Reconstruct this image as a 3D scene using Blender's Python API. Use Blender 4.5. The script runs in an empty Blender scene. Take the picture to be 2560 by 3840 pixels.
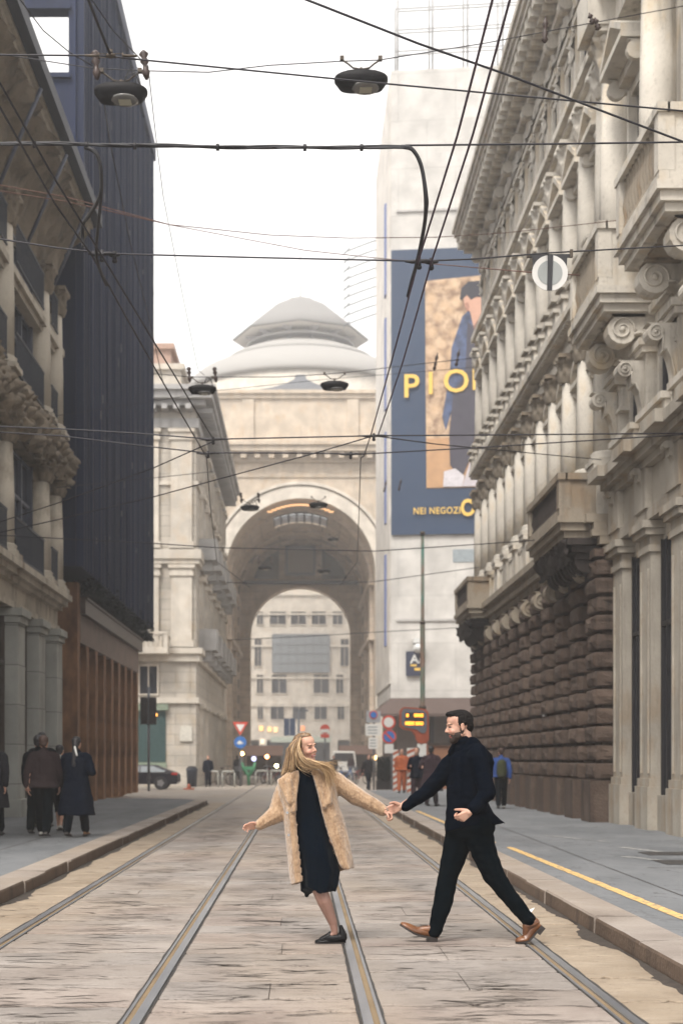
import bpy, bmesh, math, random
from mathutils import Vector, Matrix, noise as mnoise
random.seed(7)
sc = bpy.context.scene
COL = sc.collection
F, H, VX, VY = 3267.0, 1.467, 690.0, 1743.0
def W(px, py, Y): return Vector(((px-VX)*Y/F, Y, H-(py-VY)*Y/F))
def rad(a): return math.radians(a)

# ---------------------------------------------------------------- objects
OFF = {}
def tag(o, label=None, cat=None, group=None, kind=None):
    if label: o['label'] = label
    if cat: o['category'] = cat
    if group: o['group'] = group
    if kind: o['kind'] = kind
    return o
def thing(name, label, cat, loc=(0,0,0), group=None):
    o = bpy.data.objects.new(name, None); COL.objects.link(o)
    o.empty_display_size = .2
    o.location = loc; OFF[o.name] = Vector(loc)
    return tag(o, label, cat, group)
def link_mesh(name, me, parent=None):
    o = bpy.data.objects.new(name, me); COL.objects.link(o)
    if parent is not None:
        o.parent = parent; OFF[o.name] = OFF.get(parent.name, Vector((0,0,0)))
    else: OFF[o.name] = Vector((0,0,0))
    return o
def kids(o): return [c for c in bpy.data.objects if c.parent == o]
def copy_tree(o, parent=None, ch=None):
    c = o.copy(); COL.objects.link(c)
    if parent is not None: c.parent = parent
    OFF[c.name] = OFF.get(o.name, Vector((0,0,0)))
    for k in kids(o): copy_tree(k, c)
    return c
def part_copy(o, dx=0, dy=0, dz=0, sx=1, sy=1, sz=1):
    """copy of a part (with its sub-parts) beside the first, under the same thing"""
    c = o.copy(); COL.objects.link(c); c.location = o.location + Vector((dx,dy,dz))
    c.scale = (sx,sy,sz); OFF[c.name] = OFF.get(o.name, Vector((0,0,0)))
    for k in kids(o):
        if k is not c:
            d = k.copy(); COL.objects.link(d); d.parent = c
    return c

class MB:
    def __init__(s, T=None):
        s.v=[]; s.f=[]; s.m=[]; s.sm=[]; s.T=T; s.mi=0; s.smooth=False
    def add(s, vs, fs, sm=None):
        b=len(s.v)
        if s.T: vs=[s.T(*p) for p in vs]
        s.v += [tuple(p) for p in vs]
        for f in fs:
            s.f.append([b+i for i in f]); s.m.append(s.mi); s.sm.append(s.smooth if sm is None else sm)
        return s
    def box(s, x0,x1,y0,y1,z0,z1):
        return s.add([(x0,y0,z0),(x1,y0,z0),(x1,y1,z0),(x0,y1,z0),(x0,y0,z1),(x1,y0,z1),(x1,y1,z1),(x0,y1,z1)],
          [(0,3,2,1),(4,5,6,7),(0,1,5,4),(1,2,6,5),(2,3,7,6),(3,0,4,7)], False)
    def fr(s, x0,x1,y0,y1,z0,z1, dx0=0,dx1=0,dy0=0,dy1=0):
        """box whose top face is grown by d.. on each side"""
        return s.add([(x0,y0,z0),(x1,y0,z0),(x1,y1,z0),(x0,y1,z0),(x0-dx0,y0-dy0,z1),(x1+dx1,y0-dy0,z1),(x1+dx1,y1+dy1,z1),(x0-dx0,y1+dy1,z1)],
          [(0,3,2,1),(4,5,6,7),(0,1,5,4),(1,2,6,5),(2,3,7,6),(3,0,4,7)], False)
    def prism(s, poly, axis, a0, a1, sm=False):
        n=len(poly)
        def P(p,a):
            if axis=='x': return (a,p[0],p[1])
            if axis=='y': return (p[0],a,p[1])
            return (p[0],p[1],a)
        vs=[P(p,a0) for p in poly]+[P(p,a1) for p in poly]
        b=[tuple(range(n-1,-1,-1)), tuple(range(n,2*n))]
        s.add(vs, b, False); s.f_side(len(s.v)-2*n, n, sm); return s
    def f_side(s, b, n, sm):
        for i in range(n):
            j=(i+1)%n
            s.f.append([b+i,b+j,b+n+j,b+n+i]); s.m.append(s.mi); s.sm.append(sm)
    def rings(s, rings, closed=True, cap=True, sm=True):
        n=len(rings[0]); vs=[p for r in rings for p in r]; fs=[]
        for k in range(len(rings)-1):
            for i in range(n if closed else n-1):
                j=(i+1)%n
                fs.append((k*n+i,k*n+j,(k+1)*n+j,(k+1)*n+i))
        s.add(vs,fs,sm)
        if cap and closed:
            b=len(s.v)-len(vs)
            s.f.append([b+i for i in range(n-1,-1,-1)]); s.m.append(s.mi); s.sm.append(False)
            s.f.append([b+(len(rings)-1)*n+i for i in range(n)]); s.m.append(s.mi); s.sm.append(False)
        return s
    def tube(s, pts, r, n=6, sm=True):
        pts=[Vector(p) for p in pts]; m=len(pts); R=[]
        rr = r if isinstance(r,(list,tuple)) else [r]*m
        prev=None
        for i,p in enumerate(pts):
            t=(pts[min(i+1,m-1)]-pts[max(i-1,0)])
            t = t.normalized() if t.length>1e-9 else Vector((0,0,1))
            if prev is None:
                a = Vector((0,0,1)) if abs(t.z)<.9 else Vector((1,0,0))
                x=t.cross(a).normalized()
            else:
                x=(prev-t*prev.dot(t)); x = x.normalized() if x.length>1e-9 else t.orthogonal().normalized()
            prev=x; y=t.cross(x)
            R.append([tuple(p+(x*math.cos(2*math.pi*k/n)+y*math.sin(2*math.pi*k/n))*rr[i]) for k in range(n)])
        return s.rings(R, True, True, sm)
    def cyl(s, p0, p1, r, n=10, sm=True): return s.tube([p0,p1], r, n, sm)
    def lathe(s, c, prof, n=16, fn=None, ax='z', sm=True):
        R=[]
        for (r,h) in prof:
            ring=[]
            for k in range(n):
                a=2*math.pi*k/n; q=r*(fn(a,h) if fn else 1)
                d=(q*math.cos(a), q*math.sin(a), h)
                if ax=='y': d=(d[0],d[2],d[1])
                if ax=='x': d=(d[2],d[0],d[1])
                ring.append((c[0]+d[0],c[1]+d[1],c[2]+d[2]))
            R.append(ring)
        return s.rings(R,True,True,sm)
    def ell(s, c, r, M=None, n=12, m=8):
        R=[]; c=Vector(c)
        for i in range(m+1):
            th=math.pi*(i/m); z=-math.cos(th); q=max(math.sin(th),.02)
            ring=[]
            for k in range(n):
                a=2*math.pi*k/n
                p=Vector((r[0]*q*math.cos(a), r[1]*q*math.sin(a), r[2]*z))
                ring.append(tuple(c+(M@p if M else p)))
            R.append(ring)
        return s.rings(R,True,True,True)
    def cone(s, p0, p1, r0, r1, n=10):
        """sphere-swept capsule"""
        p0=Vector(p0); p1=Vector(p1); d=p1-p0; L=d.length
        t = d.normalized() if L>1e-6 else Vector((0,0,1))
        x=t.orthogonal().normalized(); y=t.cross(x); R=[]
        def ring(c,r): return [tuple(c+(x*math.cos(2*math.pi*k/n)+y*math.sin(2*math.pi*k/n))*r) for k in range(n)]
        for a in (-88,-60,-30): R.append(ring(p0+t*r0*math.sin(rad(a)), r0*math.cos(rad(a))))
        R.append(ring(p0,r0)); R.append(ring(p1,r1))
        for a in (30,60,88): R.append(ring(p1+t*r1*math.sin(rad(a)), r1*math.cos(rad(a))))
        return s.rings(R,True,True,True)
    def mesh(s, name, mats, off=Vector((0,0,0)), recalc=True):
        me=bpy.data.meshes.new(name)
        me.from_pydata([(p[0]-off[0],p[1]-off[1],p[2]-off[2]) for p in s.v],[],s.f)
        for i,m in enumerate(mats if isinstance(mats,(list,tuple)) else [mats]): me.materials.append(m)
        me.polygons.foreach_set('material_index', s.m)
        me.polygons.foreach_set('use_smooth', s.sm)
        if recalc:
            bm=bmesh.new(); bm.from_mesh(me); bmesh.ops.recalc_face_normals(bm, faces=bm.faces); bm.to_mesh(me); bm.free()
        me.update()
        return me
    def build(s, name, mats, parent=None, bevel=0, recalc=True):
        off = OFF.get(parent.name, Vector((0,0,0))) if parent is not None else Vector((0,0,0))
        o=link_mesh(name, s.mesh(name, mats, off, recalc), parent)
        if bevel:
            b=o.modifiers.new('bevel','BEVEL'); b.width=bevel; b.segments=2; b.limit_method='ANGLE'; b.angle_limit=rad(40)
        return o

def remesh(mb, name, mat, parent, vox=.01, smooth=4, disp=None, paint=None, mats=None):
    """fuse overlapping closed shells of an MB into one continuous skin"""
    off = OFF.get(parent.name, Vector((0,0,0))) if parent is not None else Vector((0,0,0))
    me=mb.mesh(name+'_src', mat, off)
    t=bpy.data.objects.new('tmp', me); COL.objects.link(t)
    r=t.modifiers.new('r','REMESH'); r.mode='VOXEL'; r.voxel_size=vox; r.use_smooth_shade=True
    if smooth:
        q=t.modifiers.new('s','SMOOTH'); q.iterations=smooth; q.factor=.5
    dg=bpy.context.evaluated_depsgraph_get(); ev=t.evaluated_get(dg)
    m2=bpy.data.meshes.new_from_object(ev)
    bpy.data.objects.remove(t); bpy.data.meshes.remove(me)
    m2.name=name; m2.materials.clear()
    for m in (mats or [mat]): m2.materials.append(m)
    if disp:
        ns=[v.normal.copy() for v in m2.vertices]
        for v,n in zip(m2.vertices,ns): v.co = v.co + n*disp(v.co+off, n)
    if paint:
        for p in m2.polygons: p.material_index = paint(p.center+off, p.normal)
    for p in m2.polygons: p.use_smooth=True
    m2.update()
    return link_mesh(name, m2, parent)

# ---------------------------------------------------------------- materials
def srgb(r,g,b):
    f=lambda c: c/12.92 if c<=.04045 else ((c+.055)/1.055)**2.4
    return (f(r/255),f(g/255),f(b/255),1)
class NT:
    def __init__(s,name):
        s.m=bpy.data.materials.new(name); s.m.use_nodes=True; s.t=s.m.node_tree; s.n=s.t.nodes; s.l=s.t.links
        s.b=s.n['Principled BSDF']; s.tc=s.n.new('ShaderNodeTexCoord').outputs['Object']
    def node(s,ty,**k):
        x=s.n.new(ty)
        for a,b in k.items(): setattr(x,a,b)
        return x
    def set(s,sock,v):
        if isinstance(v,(bpy.types.NodeSocket,)): s.l.new(v,sock)
        else: sock.default_value=v
    def noise(s,scale=5,detail=5,stretch=(1,1,1),rough=.55,dist=0):
        mp=s.node('ShaderNodeMapping'); mp.inputs['Scale'].default_value=stretch; s.l.new(s.tc,mp.inputs['Vector'])
        x=s.node('ShaderNodeTexNoise'); s.l.new(mp.outputs[0],x.inputs['Vector'])
        x.inputs['Scale'].default_value=scale; x.inputs['Detail'].default_value=detail
        x.inputs['Roughness'].default_value=rough; x.inputs['Distortion'].default_value=dist
        return x.outputs[0]
    def ramp(s,fac,a,b,ca=(0,0,0,1),cb=(1,1,1,1)):
        x=s.node('ShaderNodeValToRGB'); e=x.color_ramp.elements
        e[0].position=a; e[0].color=ca; e[1].position=b; e[1].color=cb
        s.l.new(fac,x.inputs[0]); return x.outputs[0]
    def mix(s,fac,a,b,mode='MIX'):
        x=s.node('ShaderNodeMix',data_type='RGBA',blend_type=mode)
        s.set(x.inputs[0],fac); s.set(x.inputs[6],a); s.set(x.inputs[7],b); return x.outputs[2]
    def math(s,op,a,b=0.0):
        x=s.node('ShaderNodeMath',operation=op); s.set(x.inputs[0],a); s.set(x.inputs[1],b); return x.outputs[0]
    def bump(s,h,strength=.3,dist=.02,prev=None):
        x=s.node('ShaderNodeBump'); x.inputs['Strength'].default_value=strength; x.inputs['Distance'].default_value=dist
        s.l.new(h,x.inputs['Height'])
        if prev: s.l.new(prev,x.inputs['Normal'])
        return x.outputs[0]
    def done(s,col,rough=.7,metal=0,normal=None,spec=None):
        s.set(s.b.inputs['Base Color'],col); s.set(s.b.inputs['Roughness'],rough); s.b.inputs['Metallic'].default_value=metal
        if spec is not None: s.b.inputs['Specular IOR Level'].default_value=spec
        if normal is not None: s.l.new(normal,s.b.inputs['Normal'])
        return s.m
def c4(c): return tuple(c)+(1,) if len(c)==3 else tuple(c)
def simple(name,col,rough=.6,metal=0,var=.25,nscale=6,bump=.15,bs=40,stretch=(1,1,1),spec=None,bd=.01):
    t=NT(name); col=c4(col); dark=tuple(x*(1-var) for x in col[:3])+(1,)
    c=t.mix(t.ramp(t.noise(nscale,5,stretch),.3,.7),dark,col)
    n=t.bump(t.noise(bs,4,stretch),bump,bd) if bump else None
    return t.done(c,rough,metal,n,spec)
def stone(name,col,dirt=(.09,.07,.055),amt=.5,blocks=None,streak=True,bump=.35,warm=None,rough=.85):
    """weathered masonry: broad tone drift, rain streaks, spots and optional courses"""
    t=NT(name); col=c4(col); d=c4(dirt)
    light=tuple(min(1,x*1.12) for x in col[:3])+(1,); dk=tuple(x*.8 for x in col[:3])+(1,)
    c=t.mix(t.ramp(t.noise(.9,6),.35,.68),dk,light)
    if warm: c=t.mix(t.ramp(t.noise(1.7,5,(1,1,.6)),.52,.75),c,c4(warm))
    if streak:
        k=t.ramp(t.noise(2.6,5,(1,1,.12),.6),.52,.74)
        c=t.mix(t.math('MULTIPLY',k,amt),c,d)
    c=t.mix(t.math('MULTIPLY',t.ramp(t.noise(14,4),.55,.8),amt*.45),c,d)
    h=t.noise(22,5)
    nrm=t.bump(h,bump,.02)
    if blocks:
        b=t.node('ShaderNodeTexBrick'); w,hh,mort,axis=blocks
        sp=t.node('ShaderNodeSeparateXYZ'); t.l.new(t.tc,sp.inputs[0]); cb=t.node('ShaderNodeCombineXYZ')
        t.l.new(sp.outputs[axis],cb.inputs[0]); t.l.new(sp.outputs[2],cb.inputs[1]); t.l.new(cb.outputs[0],b.inputs['Vector'])
        b.inputs['Scale'].default_value=1; b.inputs['Brick Width'].default_value=w; b.inputs['Row Height'].default_value=hh
        b.inputs['Mortar Size'].default_value=mort; b.inputs['Color1'].default_value=(1,1,1,1); k_=name=='scaffold_wrap'; b.inputs['Color2'].default_value=(.96,.96,.96,1) if k_ else (.86,.86,.86,1); b.inputs['Mortar'].default_value=(.84,.84,.84,1) if k_ else (.45,.45,.45,1)
        c=t.mix(1.0,c,b.outputs['Color'],'MULTIPLY'); nrm=t.bump(b.outputs['Fac'],-.6,.02,nrm)
    return t.done(c,rough,0,nrm,.3)
def emit(name,col,s):
    t=NT(name); t.b.inputs['Emission Color'].default_value=c4(col); t.b.inputs['Emission Strength'].default_value=s
    return t.done(c4(col),.5)
def glass(name,col,rough=.12,spec=.6):
    t=NT(name); c=t.mix(t.noise(.8,3),c4(col),tuple(x*1.7 for x in col[:3])+(1,))
    return t.done(c,rough,0,None,spec)

M={}
M['lime']=stone('pale_limestone',(.60,.555,.485),amt=.7,warm=(.50,.40,.27))
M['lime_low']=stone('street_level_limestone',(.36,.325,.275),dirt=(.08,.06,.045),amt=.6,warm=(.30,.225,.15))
M['lime_dirt_shade']=stone('soot_shade_limestone',(.30,.255,.20),amt=.85,warm=(.25,.17,.10))  # soot; on balcony soffits its dark tone also stands for shade
M['rust']=stone('rusticated_stone',(.090,.062,.048),dirt=(.016,.012,.011),amt=.9,bump=1.0,warm=(.135,.098,.075))
M['soot_shade']=stone('soot_shade_stone',(.042,.033,.030),dirt=(.018,.015,.014),amt=.6,bump=.7)  # soot plus the shade of recesses and undersides, put into the colour
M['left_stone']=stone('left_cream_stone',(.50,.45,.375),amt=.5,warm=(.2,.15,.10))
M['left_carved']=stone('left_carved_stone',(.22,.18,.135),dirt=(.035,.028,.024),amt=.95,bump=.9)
M['pier_grey']=stone('grey_green_pier_stone',(.36,.36,.33),amt=.25,blocks=(.6,.9,.01,1))
M['navy']=None
t=NT('navy_cladding')
c=t.mix(t.ramp(t.noise(3,4,(1,1,.05)),.3,.7),(.002,.007,.029,1),(.008,.017,.056,1))
M['navy']=t.done(c,.6,0,None,.22)
t=NT('corten_steel')
c=t.mix(t.ramp(t.noise(2.0,6,(1,1,.5)),.35,.7),(.10,.05,.028,1),(.32,.165,.082,1))
c=t.mix(t.math('MULTIPLY',t.ramp(t.noise(9,6,(1,1,.6)),.55,.75),.5),c,(.20,.105,.045,1))
M['corten']=t.done(c,.85,.1,t.bump(t.noise(30,5),.2,.01),.2)
M['darkmetal']=simple('dark_metal',(.035,.033,.036),.5,.6,.3,8,.1)
M['bronze']=simple('dark_bronze',(.07,.05,.04),.5,.5,.3,5,.1)
M['winblue']=glass('dusky_blue_window',(.028,.034,.052))
M['windark']=glass('dark_window',(.018,.02,.026))
M['wood']=simple('window_wood',(.06,.055,.06),.6)
M['cream']=stone('cream_render',(.50,.455,.395),amt=.25,blocks=(1.6,.55,.012,0),warm=(.45,.37,.27))
M['cream2']=stone('pale_plaster',(.56,.51,.44),amt=.2,warm=(.5,.42,.33))
M['shade_wall']=stone('shaded_plaster',(.36,.35,.34),amt=.3)  # greyer plaster copy with shade put into its colour
M['wrap']=stone('scaffold_wrap',(.56,.535,.50),dirt=(.42,.41,.39),amt=.25,blocks=(3.1,2.6,.03,0),bump=.1)  # cloth colour lightened to add to the distant haze
M['wrapw']=stone('white_wrap',(.66,.62,.57),dirt=(.4,.38,.35),amt=.15,bump=.1)
M['arch']=stone('arch_stone',(.56,.475,.38),amt=.2,warm=(.5,.38,.26))
M['archlight']=stone('arch_ring_stone',(.66,.60,.52),amt=.15)
M['vault']=stone('vault_hazed_stone',(.64,.54,.44),dirt=(.36,.29,.23),amt=.35,blocks=(1.4,.8,.02,1),warm=(.58,.45,.33))  # stone colour paled to stand in for haze inside the arch
M['slate']=simple('zinc_roof',(.22,.23,.25),.6,.1)
M['iron']=simple('painted_iron',(.035,.042,.06),.6,.3)
M['slategut']=simple('blue_grey_gutter',(.010,.014,.028),.6,0)
# ---------------------------------------------------------------- camera, light, air
cam=bpy.data.objects.new('camera',bpy.data.cameras.new('camera')); COL.objects.link(cam); sc.camera=cam
cam.location=(0,0,H); cam.rotation_euler=(rad(90),0,0)
cd=cam.data; cd.sensor_fit='VERTICAL'; cd.sensor_height=36; cd.lens=50.0*F/3266.7
cd.shift_x=(784-VX)/2352; cd.shift_y=(VY-1176)/2352
cd.clip_start=.1; cd.clip_end=3000
cd.dof.use_dof=True; cd.dof.focus_distance=11.2; cd.dof.aperture_fstop=2.4; cd.dof.aperture_blades=0
sc.view_settings.view_transform='Standard'; sc.view_settings.look='None'; sc.view_settings.gamma=1
sc.view_settings.exposure=1.46
w=bpy.data.worlds.new('World'); sc.world=w; w.use_nodes=True
nt=w.node_tree; bg=nt.nodes['Background']; bg.inputs['Strength'].default_value=.066
sky=nt.nodes.new('ShaderNodeTexSky'); sky.sky_type='NISHITA'; sky.sun_disc=False
sky.sun_elevation=rad(56); sky.sun_rotation=rad(207); sky.dust_density=3; sky.air_density=1
hs=nt.nodes.new('ShaderNodeHueSaturation'); hs.inputs['Saturation'].default_value=.12
mx=nt.nodes.new('ShaderNodeMix'); mx.data_type='RGBA'; mx.inputs[0].default_value=.62
mx.inputs[7].default_value=(12.5,12.1,11.7,1)     # the even white cloud layer
nt.links.new(sky.outputs[0],hs.inputs['Color']); nt.links.new(hs.outputs[0],mx.inputs[6]); nt.links.new(mx.outputs[2],bg.inputs['Color'])
sl=bpy.data.lights.new('sun','SUN'); sl.energy=1.5; sl.angle=rad(20); sl.color=(1,.95,.88)
so=bpy.data.objects.new('sun',sl); COL.objects.link(so)
az=rad(207); el=rad(56)   # high, behind the camera's left shoulder
dirv=Vector((math.sin(az)*math.cos(el), math.cos(az)*math.cos(el), math.sin(el)))
so.rotation_euler=dirv.to_track_quat('Z','Y').to_euler()
cy=sc.cycles
cy.use_denoising=True; cy.max_bounces=6; cy.diffuse_bounces=3; cy.glossy_bounces=2; cy.transmission_bounces=2; cy.volume_bounces=1; cy.transparent_max_bounces=8
cy.caustics_reflective=False; cy.caustics_refractive=False

hz=MB(); hz.box(-160,160,-12,330,-1.2,75)
t=bpy.data.materials.new('haze'); t.use_nodes=True; t.node_tree.nodes.clear()
pv=t.node_tree.nodes.new('ShaderNodeVolumePrincipled'); om=t.node_tree.nodes.new('ShaderNodeOutputMaterial')
pv.inputs['Color'].default_value=(.92,.94,.97,1); pv.inputs['Density'].default_value=.0018; pv.inputs['Anisotropy'].default_value=.6
t.node_tree.links.new(pv.outputs[0],om.inputs['Volume'])
tag(hz.build('haze',t),kind='stuff')

# ---------------------------------------------------------------- ground
def granite(name,a,b,crack=1.0,ochre=0):
    t=NT(name)
    c=t.mix(t.ramp(t.noise(1.1,6),.32,.7),a,b)
    c=t.mix(t.math('MULTIPLY',t.ramp(t.noise(.5,4,(1,.35,1)),.45,.7),.55+ochre),c,(.32,.25,.18,1))
    c=t.mix(t.math('MULTIPLY',t.ramp(t.noise(95,3),.5,.75),.45),c,(.13,.105,.09,1))
    c=t.mix(t.math('MULTIPLY',t.ramp(t.noise(26,6,(.8,1.4,1),.7),.5,.72),.4),c,(.15,.125,.11,1))
    c=t.mix(t.math('MULTIPLY',t.ramp(t.noise(7,5,(1,1,1)),.6,.75),.3),c,(.39,.345,.305,1))
    # split layers and cracks that run across the street
    n=t.noise(3.0,7,(.42,2.6,1),.66,.5)
    d=t.math('ABSOLUTE',t.math('SUBTRACT',n,.5))
    line=t.ramp(d,.001,.010,(1,1,1,1),(0,0,0,1))
    mask=t.ramp(t.noise(1.7,3,(1,1.2,1)),.42,.52)
    k=t.math('MULTIPLY',line,mask)
    k=t.math('MULTIPLY',k,.9*crack)
    c=t.mix(k,c,(.045,.03,.025,1))
    n1=t.bump(t.noise(16,7,(.6,2.2,1),.7),.9,.02)
    n2=t.bump(k,-.8,.012,n1)
    n3=t.bump(t.noise(120,3),.25,.004,n2)
    return t.done(c,t.ramp(t.noise(3,4),.3,.8,(.55,.55,.55,1),(.85,.85,.85,1)),0,n3,.35)
M['slab']=granite('granite_slab',(.205,.172,.150,1),(.345,.305,.275,1))
M['slab2']=granite('granite_slab_rosy',(.215,.172,.150,1),(.36,.31,.275,1),.9)
M['slab3']=granite('granite_slab_grey',(.19,.168,.152,1),(.335,.30,.275,1),1.0)
M['gutter']=granite('ochre_gutter_slab',(.24,.185,.13,1),(.38,.31,.235,1),.8,-.05)
M['kerb']=granite('kerb_granite',(.22,.185,.16,1),(.36,.315,.28,1),.15)
M['kerbface']=stone('stained_kerb_face',(.105,.073,.053),dirt=(.035,.025,.02),amt=.8,bump=.6)
M['joint']=simple('joint_dirt',(.05,.038,.03),.95,0,.5,12,.6,60)
t=NT('asphalt')
c=t.mix(t.ramp(t.noise(.9,7,(1,.5,1),.65),.35,.65),(.105,.112,.12,1),(.165,.17,.178,1))
c=t.mix(t.math('MULTIPLY',t.ramp(t.noise(7,6),.56,.7),.35),c,(.21,.205,.20,1))
cr=t.math('ABSOLUTE',t.math('SUBTRACT',t.noise(.8,6,(1,.6,1),.6,.6),.5)); c=t.mix(t.math('MULTIPLY',t.ramp(cr,.001,.006,(1,1,1,1),(0,0,0,1)),.7),c,(.05,.05,.052,1))
c=t.mix(t.math('MULTIPLY',t.ramp(t.noise(160,2),.5,.8),.5),c,(.26,.26,.26,1))
c=t.mix(t.math('MULTIPLY',t.ramp(t.noise(.45,5,(1,.3,1)),.56,.7),.35),c,(.09,.09,.095,1))
M['asphalt']=t.done(c,.85,0,t.bump(t.noise(140,3),.5,.006),.3)
M['mastic']=simple('bitumen_joint',(.04,.036,.034),.7,0,.4,20,.4)
t=NT('rail_steel'); c=t.mix(t.ramp(t.noise(3,5,(1,.15,1)),.3,.7),(.20,.21,.235,1),(.42,.42,.43,1))
M['rail']=t.done(c,.38,.75,t.bump(t.noise(30,3,(3,.1,1)),.1,.003))
t=NT('groove_dirt'); M['groove']=t.done(t.mix(t.noise(5,5,(1,.3,1)),(.10,.065,.035,1),(.26,.19,.11,1)),.9)
t=NT('yellow_paint'); k=t.ramp(t.noise(22,5),.36,.5)
M['yellow']=t.done(t.mix(k,(.16,.15,.13,1),(.62,.40,.15,1)),.7,0,None,.3)
t=NT('worn_white_paint'); k=t.ramp(t.noise(9,6),.40,.62)
M['wornwhite']=t.done(t.mix(k,(.15,.155,.16,1),(.34,.33,.31,1)),.8,0,None,.3)

tag(MB().box(-600,600,-60,900,-.6,-.03).build('ground',M['joint']),kind='structure')
# the far square beyond the sidewalks
t=granite('piazza_stone',(.25,.215,.185,1),(.37,.33,.29,1),.5)
pz=MB()
pz.add([(-60,47.4,-.012),(60,47.4,-.012),(60,300,-.012),(-60,300,-.012)],[(0,1,2,3)])
pz.add([(-3.02,-2,-.016),(2.47,-2,-.016),(2.47,47.4,-.016),(-3.02,47.4,-.016)],[(0,1,2,3)])
tag(pz.build('piazza',[t]),kind='structure')
RAILS=[-2.38,-.94,.40,1.845]
rnd=random.Random(3)
rd=MB()
def slab_strip(x0,x1,l0,l1,mats,y0=1.5,y1=47.2,split=.0,gap=.024):
    y=y0
    while y<y1:
        L=rnd.uniform(l0,l1)
        cuts=[x0,x1]
        if rnd.random()<split: cuts=[x0,x0+(x1-x0)*rnd.uniform(.35,.65),x1]
        for a,b in zip(cuts[:-1],cuts[1:]):
            rd.mi=rnd.choice(mats); n=16 if y<16 else (8 if y<26 else 3)
            dz=rnd.uniform(-.0022,.0018); tilt=rnd.uniform(-.002,.002)
            g=gap*rnd.uniform(.4,1.5); vs=[]; fs=[]
            cols=[(y+g,0),(y+L-g,1)]
            s0,s1=rnd.random()*99,rnd.random()*99
            ef=lambda i,s_: -.006+.06*max(0,mnoise.noise(Vector((i*.35,s_,0))))+.014*rnd.random()+ (.03 if rnd.random()<.05 else 0)
            e0=[ef(i*16/n,s0) for i in range(n+1)]; e1=[ef(i*16/n,s1) for i in range(n+1)]
            for i in range(n+1):
                X=a+(b-a)*i/n
                X=min(max(X,a+.003),b-.003)
                za=dz+tilt*(i/n-.5)
                ya=y+max(.004,g+e0[i]); yb=y+L-max(.004,g+e1[i])
                vs += [(X,ya-.006,-.03),(X,ya,za-.004),(X,ya+.012,za),(X,yb-.012,za),(X,yb,za-.004),(X,yb+.006,-.03)]
            for i in range(n):
                for k in range(5):
                    p=i*6+k; fs.append((p,p+6,p+7,p+1))
            fs += [(0,1,2,3,4,5),tuple(n*6+q for q in (5,4,3,2,1,0))]
            rd.add(vs,fs,False)
        y+=L
hw=.072
slab_strip(-3.0,RAILS[0]-hw,.55,1.05,[3],gap=.02)
slab_strip(RAILS[0]+hw,RAILS[1]-hw,.42,.78,[0,0,1,2],split=.15)
slab_strip(RAILS[1]+hw,RAILS[2]-hw,.42,.78,[0,1,1,2],split=.1)
slab_strip(RAILS[2]+hw,RAILS[3]-hw,.42,.78,[0,1,2,2],split=.15)
slab_strip(RAILS[3]+hw,2.44,.6,1.1,[3],gap=.022)
# short split cracks that open across the worn slabs
def crack(x,y,L,w_,ang):
    n=max(4,int(L/.035)); vs=[];fs=[]; s_=rnd.random()*50
    for i in range(n+1):
        q=i/n; k=math.sin(math.pi*q)**.6; xx=x+L*(q-.5); yy=y+ang*L*(q-.5)+.060*mnoise.noise(Vector((xx*5,s_,0)))+.022*mnoise.noise(Vector((xx*17,s_,3)))
        ww=w_*k*(.5+.9*abs(mnoise.noise(Vector((xx*11,s_,5)))))+.0006
        vs+=[(xx,yy-ww,.0042),(xx,yy+ww,.0042)]
    for i in range(n): fs.append((2*i,2*i+2,2*i+3,2*i+1))
    rd.add(vs,fs,False)
rd.mi=4
strips=[(-2.26,-1.06),(-.82,.28),(.52,1.72)]
for i in range(2100):
    a,b=rnd.choice(strips); y=6.3+30*rnd.random()**1.4; c=(a+b)/2
    x=c+rnd.gauss(0,.24) if rnd.random()<.7 else rnd.uniform(a+.1,b-.1)
    x=min(max(x,a+.08),b-.08); L=min(rnd.uniform(.08,.42),2*(min(x-a,b-x))+.05)
    crack(x,y,L,rnd.choice((.004,.005,.007,.009,.014))*(1+max(0,y-12)*.05),rnd.uniform(-.16,.16))
for i in range(90):
    s_=rnd.choice((-1,1)); x=rnd.uniform(-2.92,-2.5) if s_<0 else rnd.uniform(1.98,2.35); crack(x,rnd.uniform(6,26),rnd.uniform(.1,.3),.010,rnd.uniform(-.5,.5))
tag(rd.build('road',[M['slab'],M['slab2'],M['slab3'],M['gutter'],M['joint']]),kind='structure')
rl=MB(); 
for i,x in enumerate(RAILS):
    s=1 if i%2==0 else -1     # groove on the inner side of each track
    rl.mi=0; rl.box(x-.028-s*.024,x+.028-s*.024,1.0,130,-.03,.006)
    rl.box(x+s*.052-.009,x+s*.052+.009,1.0,130,-.03,.002)
    rl.mi=1; rl.box(min(x+s*.004,x+s*.043),max(x+s*.004,x+s*.043),1.0,130,-.03,-.006)
    rl.mi=2
    for sd in (-1,1):
        # ragged bitumen edge beside the rail
        vs=[];fs=[]; y=1.0;k=0
        while y<48:
            o=x+sd*.061; wv=.014+.012*mnoise.noise(Vector((y*3.1,x*7+sd,0)))
            vs += [(o-sd*.004,y,-.003),(o+sd*max(.004,wv),y,.0035)]; y+=.09; k+=1
        for q in range(k-1): fs.append((q*2,q*2+1,q*2+3,q*2+2))
        rl.add(vs,fs,False)
tag(rl.build('tram_rails',[M['rail'],M['groove'],M['mastic']]),kind='structure')

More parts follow.
